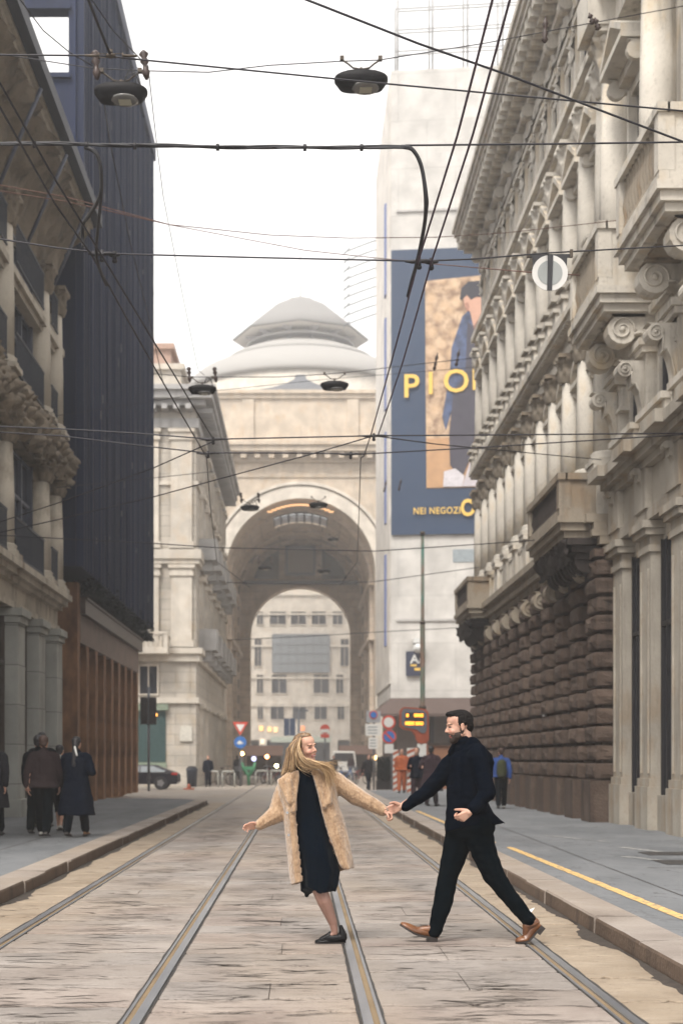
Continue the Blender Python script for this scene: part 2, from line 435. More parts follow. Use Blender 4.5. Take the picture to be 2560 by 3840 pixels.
# kerbs (each side: long granite stones with real gaps) and asphalt pavements
def kerb(xin,xout,side,y1,name):
    kb=MB(); y=2.0; r=random.Random(side+5)
    while y<y1:
        L=r.uniform(.9,1.7); dz=r.uniform(-.016,.012); j=r.uniform(-.009,.009)
        n=6; R=[]
        for i in range(n+1):
            yy=y+.010+(L-.020)*i/n
            e=.006*mnoise.noise(Vector((yy*5,side,1)))+j
            a=xin+side*0+e*1.0; zt=.15+dz+.004*mnoise.noise(Vector((yy*4,3,side)))
            R.append([(a,yy,-.04),(a-side*.004,yy,.02),(a,yy,zt-.025),(a+side*.010,yy,zt-.006),(a+side*.03,yy,zt),(xout,yy,.15),(xout,yy,-.04)])
        b0=len(kb.f); kb.rings(R,True,True,False)
        for q in range(b0,len(kb.f)):
            f_=kb.f[q]
            if len(f_)==4 and max(kb.v[i][2] for i in f_)<.147 and min(kb.v[i][2] for i in f_)<.125: kb.m[q]=1
        y+=L
    return tag(kb.build(name,[M['kerb'],M['kerbface']]),kind='structure')
kerb(-3.0,-3.36,-1,45,'left_kerb'); kerb(2.46,2.82,1,58,'right_kerb')
def corner_arc(cx,cy,r0,r1,a0,a1,z0,z1,n=14):
    R=[]
    for i in range(n+1):
        a=rad(a0+(a1-a0)*i/n); c,s=math.cos(a),math.sin(a)
        R.append([(cx+c*r1,cy+s*r1,z0),(cx+c*r1,cy+s*r1,z1),(cx+c*r0,cy+s*r0,z1),(cx+c*r0,cy+s*r0,z0)])
    return R
kc=MB(); kc.rings(corner_arc(-6.0,45,2.64,3.0,0,90,-.04,.15),True,True,False); kc.box(-40,-6,47.64,48,-.04,.15)
tag(kc.build('left_kerb_corner',M['kerb']),kind='structure')
kc=MB(); kc.rings(corner_arc(6.0,58,3.18,3.54,180,90,-.04,.15),True,True,False); kc.box(6,40,61.18,61.54,-.04,.15)
tag(kc.build('right_kerb_corner',M['kerb']),kind='structure')
pv=MB()
arc=[(-6+2.64*math.cos(rad(a)),45+2.64*math.sin(rad(a))) for a in range(0,91,10)]
pv.prism([(-3.36,-5)]+arc+[(-40,47.64),(-40,-5)],'z',-.04,.149)
tag(pv.build('left_pavement',M['asphalt']),kind='structure')
pv=MB(); arc=[(6-3.18*math.cos(rad(a)),58+3.18*math.sin(rad(a))) for a in range(0,91,10)]
pv.prism([(2.82,-5)]+arc+[(40,61.18),(40,-5)],'z',-.04,.149)
tag(pv.build('right_pavement',M['asphalt']),kind='structure')
# worn markings
mk=MB()
def ragged(x0,y0,x1,y1,wd,z=.1535):
    n=max(4,int(abs(y1-y0)/.12)); vs=[];fs=[]
    for i in range(n+1):
        q=i/n; x=x0+(x1-x0)*q; y=y0+(y1-y0)*q; e=.16*wd*mnoise.noise(Vector((y*4,x,2))); e2=.16*wd*mnoise.noise(Vector((y*4,x,8)))
        k=1 if 0<i<n else .45
        vs+=[(x-wd/2*k+e,y,z),(x+wd/2*k+e2,y,z)]
    for i in range(n): fs.append((2*i,2*i+1,2*i+3,2*i+2))
    mk.add(vs,fs,False)
ragged(3.22,4,3.10,21.2,.11); ragged(3.03,22.3,3.0,25.2,.11); ragged(2.98,27.4,2.94,36,.11)
tag(mk.build('yellow_line',M['yellow'],None,0,False),kind='structure')
mk=MB()
for (a,b,c,d) in ((4.35,19.2,5.4,16.6),(4.75,21.2,5.9,17.6),(5.25,15.3,6.1,14.6)): ragged(a,b,c,d,.16)
ragged(4.2,24.5,4.9,22.5,.10)
tag(mk.build('worn_marking',M['wornwhite'],None,0,False),kind='structure')
t=MB()
for (x0,x1,y0,y1) in ((4.55,5.35,17.7,18.5),(4.75,5.75,19.4,20.1)):
    t.add([(x0,y0,.1545),(x1,y0,.1545),(x1,y1,.1545),(x0,y1,.1545)],[(0,1,2,3)])
tag(t.build('asphalt_patch',M['mastic'],None,0,False),kind='structure')
# dirt gathered in the gutters
gd=MB(); r=random.Random(11)
for side,xk in ((-1,-2.99),(1,2.45)):
    vs=[];fs=[];y=5.0;k=0
    while y<46:
        wv=max(.004,.07+.13*mnoise.noise(Vector((y*.9,side*9,0)))+.04*mnoise.noise(Vector((y*6,side,0))))
        vs+=[(xk,y,.012),(xk-side*wv*.5,y,.007),(xk-side*wv,y,-.002)]; y+=.06;k+=1
    for q in range(k-1):
        fs+=[(q*3,q*3+1,q*3+4,q*3+3),(q*3+1,q*3+2,q*3+5,q*3+4)]
    gd.add(vs,fs,True)
tag(gd.build('gutter_dirt',M['joint'],None,0,False),kind='stuff')

ac=MB(); r=random.Random(31)
for (x0,y0,x1,y1) in ((3.6,9,3.9,30),(5.0,12,5.1,17),(-4.4,12,-4.2,40),(4.2,17.2,6.6,17.0),(-6.4,24,-3.4,23.7),(3.0,27,6.4,27.3),(-6.4,33,-3.4,33.2)):
    n=40; vs=[];fs=[]
    for i in range(n+1):
        q=i/n; x=x0+(x1-x0)*q+.02*mnoise.noise(Vector((q*9,x0,y0))); y=y0+(y1-y0)*q+.02*mnoise.noise(Vector((q*9,y0,x0))); w_=.008+.006*r.random()
        dx,dy=(w_,0) if abs(y1-y0)>abs(x1-x0) else (0,w_*1.6)
        vs+=[(x-dx,y-dy,.1512),(x+dx,y+dy,.1512)]
    for i in range(n): fs.append((2*i,2*i+2,2*i+3,2*i+1))
    ac.add(vs,fs,False)
for i in range(160):
    x=r.choice((r.uniform(3.4,6.5),r.uniform(-6.3,-3.5))); y=r.uniform(9,32); q=r.uniform(.012,.03)
    ac.add([(x+q*math.cos(a)*r.uniform(.7,1.2),y+q*1.2*math.sin(a),.1510) for a in [k*.9 for k in range(7)]],[tuple(range(7))],False)
tag(ac.build('pavement_seams',M['mastic'],None,0,False),kind='structure')
# ---------------------------------------------------------------- ornament kit (u along the wall, v out of it, z up)
def RT(u,v,z): return (6.7-v,u,z)
def LT(u,v,z): return (-6.8+v,u,z)
def rock(mb,u0,u1,v0,v1,z0,z1,seed,amp=.05,n=4):
    """rough pillow-faced block, front and both ends bulging"""
    def P(a,b):  # a around 0..1 (left end, face, right end), b height
        if a<.2: q=a/.2; u=u0; v=v0+(v1-v0)*q
        elif a>.8: q=(1-a)/.2; u=u1; v=v0+(v1-v0)*q
        else: q=(a-.2)/.6; u=u0+(u1-u0)*q; v=v1
        z=z0+(z1-z0)*b
        e=max(0,math.sin(math.pi*b))**.25
        w_=max(0,math.sin(math.pi*q))**.35 if .2<=a<=.8 else max(0,math.sin(math.pi*min(1,q)))**.5
        e*=.25+.75*w_
        f=amp*(.9*e+1.1*mnoise.noise(Vector((u*5+seed,v*5,z*6)))*e)
        if a<=.2: u-=f*.8; v-=0 if a<.2 else -f*.4
        elif a>=.8: u+=f*.8
        else: v+=f
        return (u,v,z)
    A=[0,.05,.1,.17,.2,.23]+[.2+.6*i/n for i in range(1,n)]+[.77,.8,.83,.9,1.0]
    B=[0,.08,.3,.55,.8,.93,1]
    vs=[P(a,b) for b in B for a in A]; k=len(A); fs=[]
    for j in range(len(B)-1):
        for i in range(k-1): fs.append((j*k+i,j*k+i+1,(j+1)*k+i+1,(j+1)*k+i))
    fs+= [tuple(range(k-1,-1,-1)), tuple((len(B)-1)*k+i for i in range(k))]
    mb.add(vs,fs,False)
def relief(mb,u0,u1,v,z0,z1,nu,nz,amp,sc_=3,seed=0,lean=0,curve=None):
    vs=[];fs=[]
    for j in range(nz+1):
        for i in range(nu+1):
            a=i/nu;b=j/nz;u=u0+(u1-u0)*a;z=z0+(z1-z0)*b
            p=Vector((u*sc_+seed,z*sc_,seed*2.1))
            n=abs(mnoise.noise(p))*1.6-.25+.6*mnoise.noise(p*2.3)+.35*abs(mnoise.noise(p*4.7))
            vv=v+lean*b+(curve(b) if curve else 0)+amp*n
            vs.append((u,vv,z))
    for j in range(nz):
        for i in range(nu): k=j*(nu+1)+i; fs.append((k,k+1,k+nu+2,k+nu+1))
    mb.add(vs,fs,True)
def scroll(mb,u,wd,v0,L,ztop,Hh,r=None,spiral=True,flip=False):
    """console bracket: big volute at the outer top end, slim waist, foot on the wall"""
    r=r or L*.27; c=(v0+L-r*1.05, ztop-r*1.1); pts=[(v0,ztop),(v0+L,ztop)]
    for k in range(9):
        a=rad(60-k*26); pts.append((c[0]+r*1.06*math.cos(a), c[1]+r*1.06*math.sin(a)))
    for q,(dv,dz) in enumerate(((.50,-.42),(.36,-.40),(.22,-.52),(.12,-.72),(.07,-1.0))):
        pts.append((v0+L*dv, ztop+Hh*dz))
    pts.append((v0,ztop-Hh))
    n=len(pts); 
    vs=[(u-wd/2,p[0],p[1]) for p in pts]+[(u+wd/2,p[0],p[1]) for p in pts]
    fs=[tuple(range(n-1,-1,-1)),tuple(range(n,2*n))]+[(i,(i+1)%n,n+(i+1)%n,n+i) for i in range(n)]
    mb.add(vs,fs,False)
    if spiral:
        for s in (-1,1):
            P=[];R=[]
            for k in range(26):
                a=rad(200-k*25); q=r*(.92-k*.031)
                P.append((u+s*(wd/2+.012),c[0]+q*math.cos(a),c[1]+q*math.sin(a))); R.append(r*.10*(1-k*.012))
            T=mb.T; mb.T=None
            P2=[T(*p) for p in P]; mb.tube(P2,R,5); mb.T=T
            P=[(u+s*(wd/2+.01),p[0]+.0,p[1]+.03) for p in pts[10:-1]]
            mb.T=None; mb.tube([T(*p) for p in P],r*.11,5); mb.T=T
            mb.ell((u+s*wd/2,c[0],c[1]),(.05,r*.22,r*.22),None,8,6)
def lath(mb,u,v,prof,n=14,fn=None):
    T=mb.T
    rings=[]
    for (r,z) in prof:
        rings.append([(u+r*(fn(k,z) if fn else 1)*math.cos(2*math.pi*k/n), v+r*(fn(k,z) if fn else 1)*math.sin(2*math.pi*k/n), z) for k in range(n)])
    mb.rings(rings,True,True,True)
def column(T,parent,mt,u,v,z0,z1,r,mcap=None,flute=True,name='column',capk=2.4):
    hb=r*1.1; hc=r*capk; n=28
    s=MB(T); lath(s,u,v,[(r,z0+hb),(r*1.0,z0+hb+(z1-z0)*.33),(r*.87,z1-hc)],n,(lambda k,z: 1-.075*(k%2)) if flute else None)
    o=s.build(name,mt,parent)
    b=MB(T); b.box(u-r*1.38,u+r*1.38,v-r*1.38,v+r*1.38,z0,z0+hb*.35)
    lath(b,u,v,[(r*1.32,z0+hb*.35),(r*1.36,z0+hb*.5),(r*1.15,z0+hb*.68),(r*1.24,z0+hb*.85),(r*1.02,z0+hb)],16)
    b.build('column_base',mt,o)
    c=MB(T)
    prof=[(r*.95,z1-hc),(r*1.0,z1-hc+.02)]
    for k in range(1,9):
        q=k/8; prof.append((r*(.92+.12*q+.20*abs(math.sin(q*math.pi*1.5))+.22*q*q), z1-hc+hc*.86*q))
    lath(c,u,v,prof,32,lambda k,z: 1+.16*math.cos(k*math.pi*2*8/32+ (0 if int((z-z1+hc)/hc*3)%2 else math.pi)))
    for a in (45,135,225,315):
        c.ell((u+r*1.25*math.cos(rad(a)),v+r*1.25*math.sin(rad(a)),z1-hc*.22),(r*.3,r*.3,r*.3),None,8,6)
    c.box(u-r*1.42,u+r*1.42,v-r*1.42,v+r*1.42,z1-hc*.14,z1)
    c.build('capital',mcap or mt,o)
    return o
def moulding(mb,u0,u1,steps,v0=0):
    """steps: list of (z0,z1,projection) stacked bands, each sloped a little; wraps at the ends"""
    for k,(a,b,p) in enumerate(steps):
        q = steps[k+1][2]-p if k+1<len(steps) and steps[k+1][2]>p else 0
        mb.fr(u0-p,u1+p,v0-.02,p,a,b-.004*(k%2),q*.6,q*.6,0,q*.6)
def window(T,parent,mt,mglass,u,wd,z0,z1,style='ped',proj=.22,hood=.5,frame_mat=None,con=True):
    g=MB(T); g.box(u-wd/2,u+wd/2,-.02,.035,z0,z1)
    o=g.build('window',mglass,parent)
    f=MB(T); bw=.05
    f.box(u-bw/2,u+bw/2,.03,.075,z0,z1)
    for s in (-1,1): f.box(u+s*(wd/2-bw/2)-bw/2,u+s*(wd/2-bw/2)+bw/2,.03,.08,z0,z1)
    zz=z0+(z1-z0)*.72; f.box(u-wd/2,u+wd/2,.03,.078,zz-bw/2,zz+bw/2)
    f.build('sash',frame_mat or M['wood'],o)
    s=MB(T); jw=.2
    for k in (-1,1):
        a=u+k*(wd/2+jw/2); s.box(a-jw/2,a+jw/2,-.02,proj*.7,z0,z1)
        a=u+k*(wd/2+jw*.3); s.box(a-jw*.3,a+jw*.3,proj*.7-.003,proj,z0,z1+.1)
    s.box(u-wd/2-jw,u+wd/2+jw,-.02,proj*.8,z1+.002,z1+.22)
    s.box(u-wd/2-jw-.1,u+wd/2+jw+.1,-.02,proj*1.5,z0-.16,z0-.002)
    s.box(u-wd/2-jw-.02,u+wd/2+jw+.02,-.02,proj*1.1,z0-.34,z0-.163)
    s.build('window_surround',mt,o)
    h=MB(T); zt=z1+.42; e=wd/2+jw+.16
    if style=='ped':
        h.box(u-e+.05,u+e-.05,-.02,hood*.55,z1+.225,zt-.003); h.box(u-e,u+e,-.02,hood,zt,zt+.12)
        ph=.52
        pv=hood*.5
        h.add([(u-e+.12,-.02,zt+.121),(u+e-.12,-.02,zt+.121),(u,-.02,zt+.12+ph*.85),(u-e+.12,pv,zt+.121),(u+e-.12,pv,zt+.121),(u,pv,zt+.12+ph*.85)],[(0,2,1),(3,4,5),(0,1,4,3),(1,2,5,4),(2,0,3,5)])
        for s_ in (-1,1):
            a0=(u+s_*e,zt+.121); a1=(u,zt+.12+ph); th=.13
            h.add([(a0[0],-.02,a0[1]),(a0[0],-.02,a0[1]+th),(a1[0],-.02,a1[1]+th),(a1[0],-.02,a1[1]),(a0[0],hood,a0[1]),(a0[0],hood,a0[1]+th),(a1[0],hood,a1[1]+th),(a1[0],hood,a1[1])],
                  [(0,1,2,3),(7,6,5,4),(0,4,5,1),(1,5,6,2),(2,6,7,3),(3,7,4,0)])
    elif style=='arc':
        h.box(u-e+.05,u+e-.05,-.02,hood*.55,z1+.225,zt-.003); h.box(u-e,u+e,-.02,hood,zt,zt+.12)
        n=8; pts=[(u-e+2*e*i/n, zt+.121+.42*math.sin(math.pi*i/n)) for i in range(n+1)]
        poly=pts+[(p[0],p[1]+.13) for p in reversed(pts)]
        m=len(poly); vs=[(p[0],-.02,p[1]) for p in poly]+[(p[0],hood,p[1]) for p in poly]
        fs=[(i,(i+1)%m,m+(i+1)%m,m+i) for i in range(m)]
        for i in range(n):
            j=m-1-i; fs+=[(i,i+1,j-1,j),(m+i,m+j,m+j-1,m+i+1)]
        h.add(vs,fs); h.add([(p[0],hood*.45,p[1]) for p in pts],[tuple(range(n+1))])
    else:
        h.box(u-e+.05,u+e-.05,-.02,hood*.55,z1+.225,zt-.003); h.box(u-e,u+e,-.02,hood,zt,zt+.15)
    h.build('window_hood',mt,o)
    if con:
        for s_ in (-1,1): c=MB(T); scroll(c,u+s_*(e-.12),.15,-.01,hood*.85,zt-.02,.62,spiral=False); c.build('hood_bracket',mt,o)
    return o
def balustrade(T,parent,mt,mdark,u0,u1,v0,v1,z0,z1,ends=(True,True),name='parapet'):
    """stone parapet round a balcony: rail, plinth, end panels and turned balusters along the street side"""
    p=MB(T); th=.16
    for (a,b,c,d) in ((u0,u1,v1-th,v1),)+(((u0,u0+th,v0,v1-th-.003),) if ends[0] else ())+(((u1-th,u1,v0,v1-th-.003),) if ends[1] else ()):
        p.box(a,b,c,d,z0,z0+.16)
        p.box(a-.04,b+.04,c-.0,d+.04,z1-.14,z1)
    for a in (u0,u1-.26): p.box(a,a+.26,v1-.24,v1+.015,z0+.163,z1-.143)
    if ends[0]: p.box(u0+.02,u0+.10,v0,v1-.243,z0+.163,z1-.143)
    if ends[1]: p.box(u1-.10,u1-.02,v0,v1-.243,z0+.163,z1-.143)
    o=p.build(name,mt,parent)
    b=MB(T); n=max(2,int((u1-u0-.52)/.2))
    for i in range(n):
        uu=u0+.26+(u1-u0-.52)*(i+.5)/n; h=z1-z0-.306; zz=z0+.163
        lath(b,uu,v1-.09,[(.05,zz),(.06,zz+h*.1),(.03,zz+h*.2),(.075,zz+h*.42),(.035,zz+h*.8),(.055,zz+h*.9),(.055,zz+h)],8)
    b.box(u0+.26,u1-.26,v1-.155,v1-.12,z0+.163,z1-.143) if mdark is None else None
    b.build('balusters',mdark or mt,o)
    return o
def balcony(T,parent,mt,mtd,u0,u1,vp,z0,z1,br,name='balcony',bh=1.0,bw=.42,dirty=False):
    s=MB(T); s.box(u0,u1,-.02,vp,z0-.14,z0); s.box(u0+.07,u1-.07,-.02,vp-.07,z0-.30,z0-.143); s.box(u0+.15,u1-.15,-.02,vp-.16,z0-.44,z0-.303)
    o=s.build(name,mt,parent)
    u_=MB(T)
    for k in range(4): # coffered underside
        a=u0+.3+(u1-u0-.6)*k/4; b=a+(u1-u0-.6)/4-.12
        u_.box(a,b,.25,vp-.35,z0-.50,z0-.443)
    u_.build('soffit_panel',mtd,o)  # darker stone than the slab: underside shade put into its colour
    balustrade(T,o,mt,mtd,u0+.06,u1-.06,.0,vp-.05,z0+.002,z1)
    for ub in br:
        c=MB(T); scroll(c,ub,bw,-.02,vp-.25,z0-.443,bh)
        c.box(ub-bw*.42,ub+bw*.42,-.02,.30,z0-.443-bh-.35,z0-.443-bh+.02); c.box(ub-bw*.55,ub+bw*.55,-.02,.34,z0-.443-bh-.43,z0-.443-bh-.353)
        c.build('scroll_bracket',mt,o)
    return o

# ---------------------------------------------------------------- long palace on the right
U0,U1=29.5,51.2; NB=11; B=(U1-U0-1.02)/NB
pal=thing('palace','long pale palace with a rough dark brown block base behind the man in black','building',(6.7,42,0))
w_=MB(RT); w_.box(U0+.002,U1,-9,0,0,20.4); pal_wall=w_.build('wall',M['lime'],pal)
m_=MB(RT); m_.box(U0+.003,U1+.02,-.02,.16,.10,1.0)
k=0
z=.15
crs=.385
m_.box(U0+.01,U1-.01,-.02,.05,1.0,6.2)
m_.build('base_wall',M['soot_shade'],pal)  # recess shade between the piers is in this dark stone colour
piers=[]
for i in range(NB+1):
    u=U0+.52+i*B if i else U0+.48
    if i==NB: u=U1-.5
    if i<4:
        p=MB(RT); hw_=.44 if i else .44
        p.box(u-hw_-.05,u+hw_+.05,-.02,.70,.12,1.02)
        zz=1.05; q=0
        while zz<5.35:
            big=.0 if q%2 else .05
            rock(p,u-hw_-big,u+hw_+big,-.02,.55+big*.6,zz,zz+crs-.065,i*17+q*3.1,.07)
            p.box(u-hw_+.08,u+hw_-.08,-.02,.43,zz+crs-.058,zz+crs+.003); zz+=crs; q+=1
        p.box(u-hw_-.05,u+hw_+.05,-.02,.62,zz,zz+.16)
        piers.append((p.build('rusticated_pier',M['rust'],pal),u))
    else:
        o,pu=piers[1+(i%3)]; part_copy(o,0,u-pu,0)
# rusticated recesses, dark doorways, keystones
for i in range(NB):
    u=U0+.52+B/2+i*B
    if i==NB-1: u=(U0+.52+(NB-1)*B+U1-.5)/2
    d=MB(RT); d.box(u-.38,u+.38,-.01,.075,.15,3.7)
    dd=d.build('doorway_panel',M['windark'],pal)
    s=MB(RT)
    q=0; zz=1.05
    while zz<5.2:
        for a,b in ((u-.50,u-.40),(u+.40,u+.50)):
            if zz<3.9: rock(s,a,b,-.02,.07,zz,zz+crs-.05,q+i*9,.05,2)
        if zz>=3.9: rock(s,u-.50,u+.50,-.02,.12,zz,zz+crs-.05,q+i*9,.06,3)
        zz+=crs; q+=1
    s.build('rusticated_jamb',M['soot_shade'] if i%3 else M['rust'],pal)
    c=MB(RT); scroll(c,u,.42,-.02,.78,5.75,1.35,spiral=i<5)
    c.build('keystone_bracket',M['lime_dirt_shade'],pal)
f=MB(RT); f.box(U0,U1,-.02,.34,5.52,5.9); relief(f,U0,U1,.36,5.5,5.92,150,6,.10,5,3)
f.build('carved_frieze',M['lime_dirt_shade'],pal)
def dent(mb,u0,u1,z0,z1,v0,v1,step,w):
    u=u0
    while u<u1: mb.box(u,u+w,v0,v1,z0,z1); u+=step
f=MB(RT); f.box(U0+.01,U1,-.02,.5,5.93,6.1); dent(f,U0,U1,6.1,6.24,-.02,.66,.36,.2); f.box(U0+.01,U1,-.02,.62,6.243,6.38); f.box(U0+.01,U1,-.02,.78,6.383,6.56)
f.build('base_cornice',M['lime_dirt_shade'],pal)
f=MB(RT)
for i in range(NB+1):
    u=min(U0+.52+i*B,U1-.5); f.box(u-.33,u+.33,-.02,.52,6.57,7.5); f.box(u-.4,u+.4,-.02,.60,7.5,7.62)
dent(f,U0+1,U1-.8,6.57,7.35,.30,.44,.26,.12); f.box(U0+.3,U1-.3,-.0,.46,7.36,7.48)
f.build('pedestal_course',M['lime'],pal)
for i in range(NB+1):
    u=min(U0+.52+i*B,U1-.5)
    if i<1: c0=column(RT,pal,M['lime'],u,.26,7.63,11.0,.27,M['lime_dirt_shade'])
    else: part_copy(c0,0,u-(U0+.52),0)
for i in range(NB):
    u=U0+.52+B/2+i*B
    if i<1: w0=window(RT,pal,M['lime'],M['windark'],u,.85,7.7,9.7,'arc',.16,.36)
    else: part_copy(w0,0,i*B,0)
f=MB(RT); f.box(U0+.01,U1,-.02,.40,11.0,11.22); f.box(U0+.01,U1,-.02,.34,11.223,11.5); f.box(U0+.01,U1,-.02,.50,11.503,11.6); f.box(U0+.01,U1,-.02,.66,11.603,11.76)
dent(f,U0,U1,11.5,11.6,-.02,.6,.22,.11)
f.build('entablature',M['lime'],pal)
# small shell-topped pedestals standing on the entablature
pd=MB(RT); u=U0+.9
pd.box(u-.2,u+.2,.05,.55,11.77,12.25); pd.box(u-.26,u+.26,.02,.62,12.25,12.34); pd.ell((u,.34,12.42),(.24,.26,.2)); pd.box(u-.3,u+.3,.0,.66,12.5,12.58)
o=pd.build('shell_pedestal',M['lime'],pal)
for i in range(1,21): part_copy(o,0,i*1.05,0)
for i in range(NB+1):
    u=min(U0+.52+i*B,U1-.5)
    if i<1: c1=column(RT,pal,M['lime'],u,.20,11.78,16.0,.30,M['lime'],True,'giant_pilaster',2.2)
    else: part_copy(c1,0,u-(U0+.52),0)
for i in range(NB):
    u=U0+.52+B/2+i*B
    if i<1: w1=window(RT,pal,M['lime'],M['windark'],u,.9,12.5,14.5,'ped',.2,.55)
    else: part_copy(w1,0,i*B,0)
f=MB(RT); f.box(U0+.01,U1,-.02,.32,16.0,16.3); f.box(U0+.01,U1,-.02,.44,16.303,16.42); f.box(U0+.01,U1,-.02,.58,16.423,16.6)
f.build('string_course',M['lime'],pal)
for i in range(NB+1):
    u=min(U0+.52+i*B,U1-.5)
    if i<1:
        s=MB(RT); s.box(u-.26,u+.26,-.02,.24,16.6,19.0); s.box(u-.34,u+.34,-.02,.34,16.6,16.85)
        scroll(s,u,.36,-.02,.62,19.55,.95,spiral=False); relief(s,u-.26,u+.26,.26,18.0,18.7,6,8,.12,7,2)
        p0=s.build('attic_pilaster',M['lime'],pal)
    else: part_copy(p0,0,u-(U0+.52),0)
for i in range(NB):
    u=U0+.52+B/2+i*B
    if i<1: w2=window(RT,pal,M['lime'],M['windark'],u,.8,17.0,18.3,'flat',.16,.3,None,False)
    else: part_copy(w2,0,i*B,0)
f=MB(RT); f.box(U0+.01,U1+.3,-.02,.26,19.05,19.5); relief(f,U0,U1,.28,19.05,19.5,130,5,.07,6,9)
f.box(U0+.01,U1+.2,-.02,.45,19.55,19.75); f.box(U0+.01,U1+.35,-9,1.06,20.18,20.34); f.box(U0+.01,U1+.4,-9,1.14,20.343,20.5); f.box(U0+.01,U1+.46,-9,1.22,20.503,20.68)
cor=f.build('roof_cornice',M['lime'],pal)
s=MB(RT); s.box(U0+.1,U0+.38,.40,1.02,19.9,20.17); s.box(U0+.12,U0+.36,.40,.8,19.76,19.9)
o=s.build('modillion',M['lime'],cor)
def sub_copy(o,dy,dz=0):
    c=o.copy(); COL.objects.link(c); c.location=o.location+Vector((0,dy,dz)); return c
for i in range(1,39): sub_copy(o,i*.57)
# gable end towards the square
# balconies, with shade put into the dark stone of their undersides
b3=balcony(RT,pal,M['lime_dirt_shade'],M['soot_shade'],29.7,33.9,1.34,6.55,7.45,(),'balcony')
b4=balcony(RT,pal,M['lime_dirt_shade'],M['soot_shade'],46.6,50.6,1.26,6.55,7.45,(),'balcony')
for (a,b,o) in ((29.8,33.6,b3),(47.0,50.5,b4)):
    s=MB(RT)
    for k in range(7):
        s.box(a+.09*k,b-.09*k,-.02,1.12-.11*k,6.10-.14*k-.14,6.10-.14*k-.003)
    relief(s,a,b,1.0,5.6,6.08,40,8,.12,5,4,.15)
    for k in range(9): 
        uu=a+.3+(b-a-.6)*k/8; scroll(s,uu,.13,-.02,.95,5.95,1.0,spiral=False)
    s.build('corbel_table',M['soot_shade'],o)
sg=MB(RT); sg.box(36.2,36.5,.44,.50,2.55,2.8); sg.build('wall_plate',simple('pale_plate',(.6,.6,.6),.4),pal)

# ---------------------------------------------------------------- nearer building on the right
A0,A1=14.0,29.48
nb=thing('corner_building','ornate pale stone building with two scroll bracket balconies at the right edge','building',(6.7,22,0))
w_=MB(RT); w_.box(A0,A1,-9,-.002,0,23.5); w_.build('wall',M['lime'],nb)
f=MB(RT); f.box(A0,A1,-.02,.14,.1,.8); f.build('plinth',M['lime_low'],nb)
for i,u in enumerate((29.0,26.7,24.4,22.1,19.8,17.5)):
    if i==0:
        s=MB(RT)
        s.box(u-.42,u+.42,-.02,.24,.8,5.3); s.box(u-.30,u-.24,.24,.27,1.2,5.0); s.box(u+.24,u+.30,.24,.27,1.2,5.0)
        s.box(u-.5,u+.5,-.02,.32,.12,.95); s.box(u-.46,u+.46,-.02,.28,.953,1.1)
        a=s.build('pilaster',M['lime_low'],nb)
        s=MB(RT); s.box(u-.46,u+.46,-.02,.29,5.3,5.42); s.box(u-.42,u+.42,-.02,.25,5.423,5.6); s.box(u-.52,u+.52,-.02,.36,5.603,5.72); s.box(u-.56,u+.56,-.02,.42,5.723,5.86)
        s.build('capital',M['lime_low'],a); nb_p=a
    else: part_copy(nb_p,0,u-29.0,0)
for i,u in enumerate((27.85,25.55,23.25,20.95,18.65)):
    g=MB(RT); g.box(u-.62,u+.62,-.01,.03,.15,5.5)
    o=g.build('shop_window',M['windark'],nb)
    f=MB(RT)
    for q in (-.6,-.2,.2,.6): f.box(u+q-.025,u+q+.025,.03,.08,.15,5.5)
    f.box(u-.62,u+.62,.03,.078,3.9,3.98); f.build('window_frame',M['darkmetal'],o)
f=MB(RT); f.box(A0,A1,-.02,.30,5.88,6.1); f.box(A0,A1,-.02,.22,6.103,6.85)
for u in (29.0,26.7,24.4,22.1,19.8):
    f.box(u-.45,u+.45,.22,.34,6.103,6.85); scroll(f,u,.22,.30,.22,6.9,.6,spiral=False)
f.box(A0,A1,-.02,.36,6.86,7.0); f.box(A0,A1,-.02,.50,7.003,7.14); f.box(A0,A1,-.02,.62,7.143,7.34)
for u in (29.0,26.7,24.4,22.1,19.8): f.box(u-.5,u+.5,.0,.76,7.14,7.36)
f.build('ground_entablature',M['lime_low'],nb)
for u in (27.85,25.55,23.25,20.95):
    s=MB(RT); s.box(u-.9,u+.9,-.02,.40,7.36,7.72); s.box(u-.95,u+.95,-.02,.48,7.72,7.84); s.build('parapet_block',M['lime'],nb)
for i,u in enumerate((29.0,26.7,24.4,22.1,19.8)):
    s=MB(RT); s.box(u-.32,u+.32,-.02,.30,7.36,9.4); s.box(u-.4,u+.4,-.02,.40,9.0,9.12); s.box(u-.44,u+.44,-.02,.46,9.123,9.25)
    scroll(s,u,.34,.28,.52,8.9,1.15)
    s.build('bracket_pier',M['lime'],nb)
for i,u in enumerate((27.85,25.55,23.25,20.95)):
    if i==0: w3=window(RT,nb,M['lime'],M['windark'],u,1.0,7.9,9.3,'flat',.14,.25,None,False)
    else: part_copy(w3,0,u-27.85,0)
balcony(RT,nb,M['lime'],M['lime_dirt_shade'],26.35,29.2,1.22,10.25,11.45,(26.85,28.6),'balcony',.95,.4)
balcony(RT,nb,M['lime'],M['lime_dirt_shade'],21.9,24.95,1.22,10.4,11.6,(22.4,24.4),'balcony',.95,.4)
f=MB(RT); f.box(A0,A1,-.02,.18,9.9,10.15); f.box(A0,A1,-.02,.26,10.153,10.3); f.build('string_course',M['lime'],nb)
for i,u in enumerate((29.05,25.65,21.4,18.2)):
    if i==0: c2=column(RT,nb,M['lime'],u,.24,11.0,16.2,.36,M['lime'],True,'giant_pilaster',2.3)
    else: part_copy(c2,0,u-29.05,0)
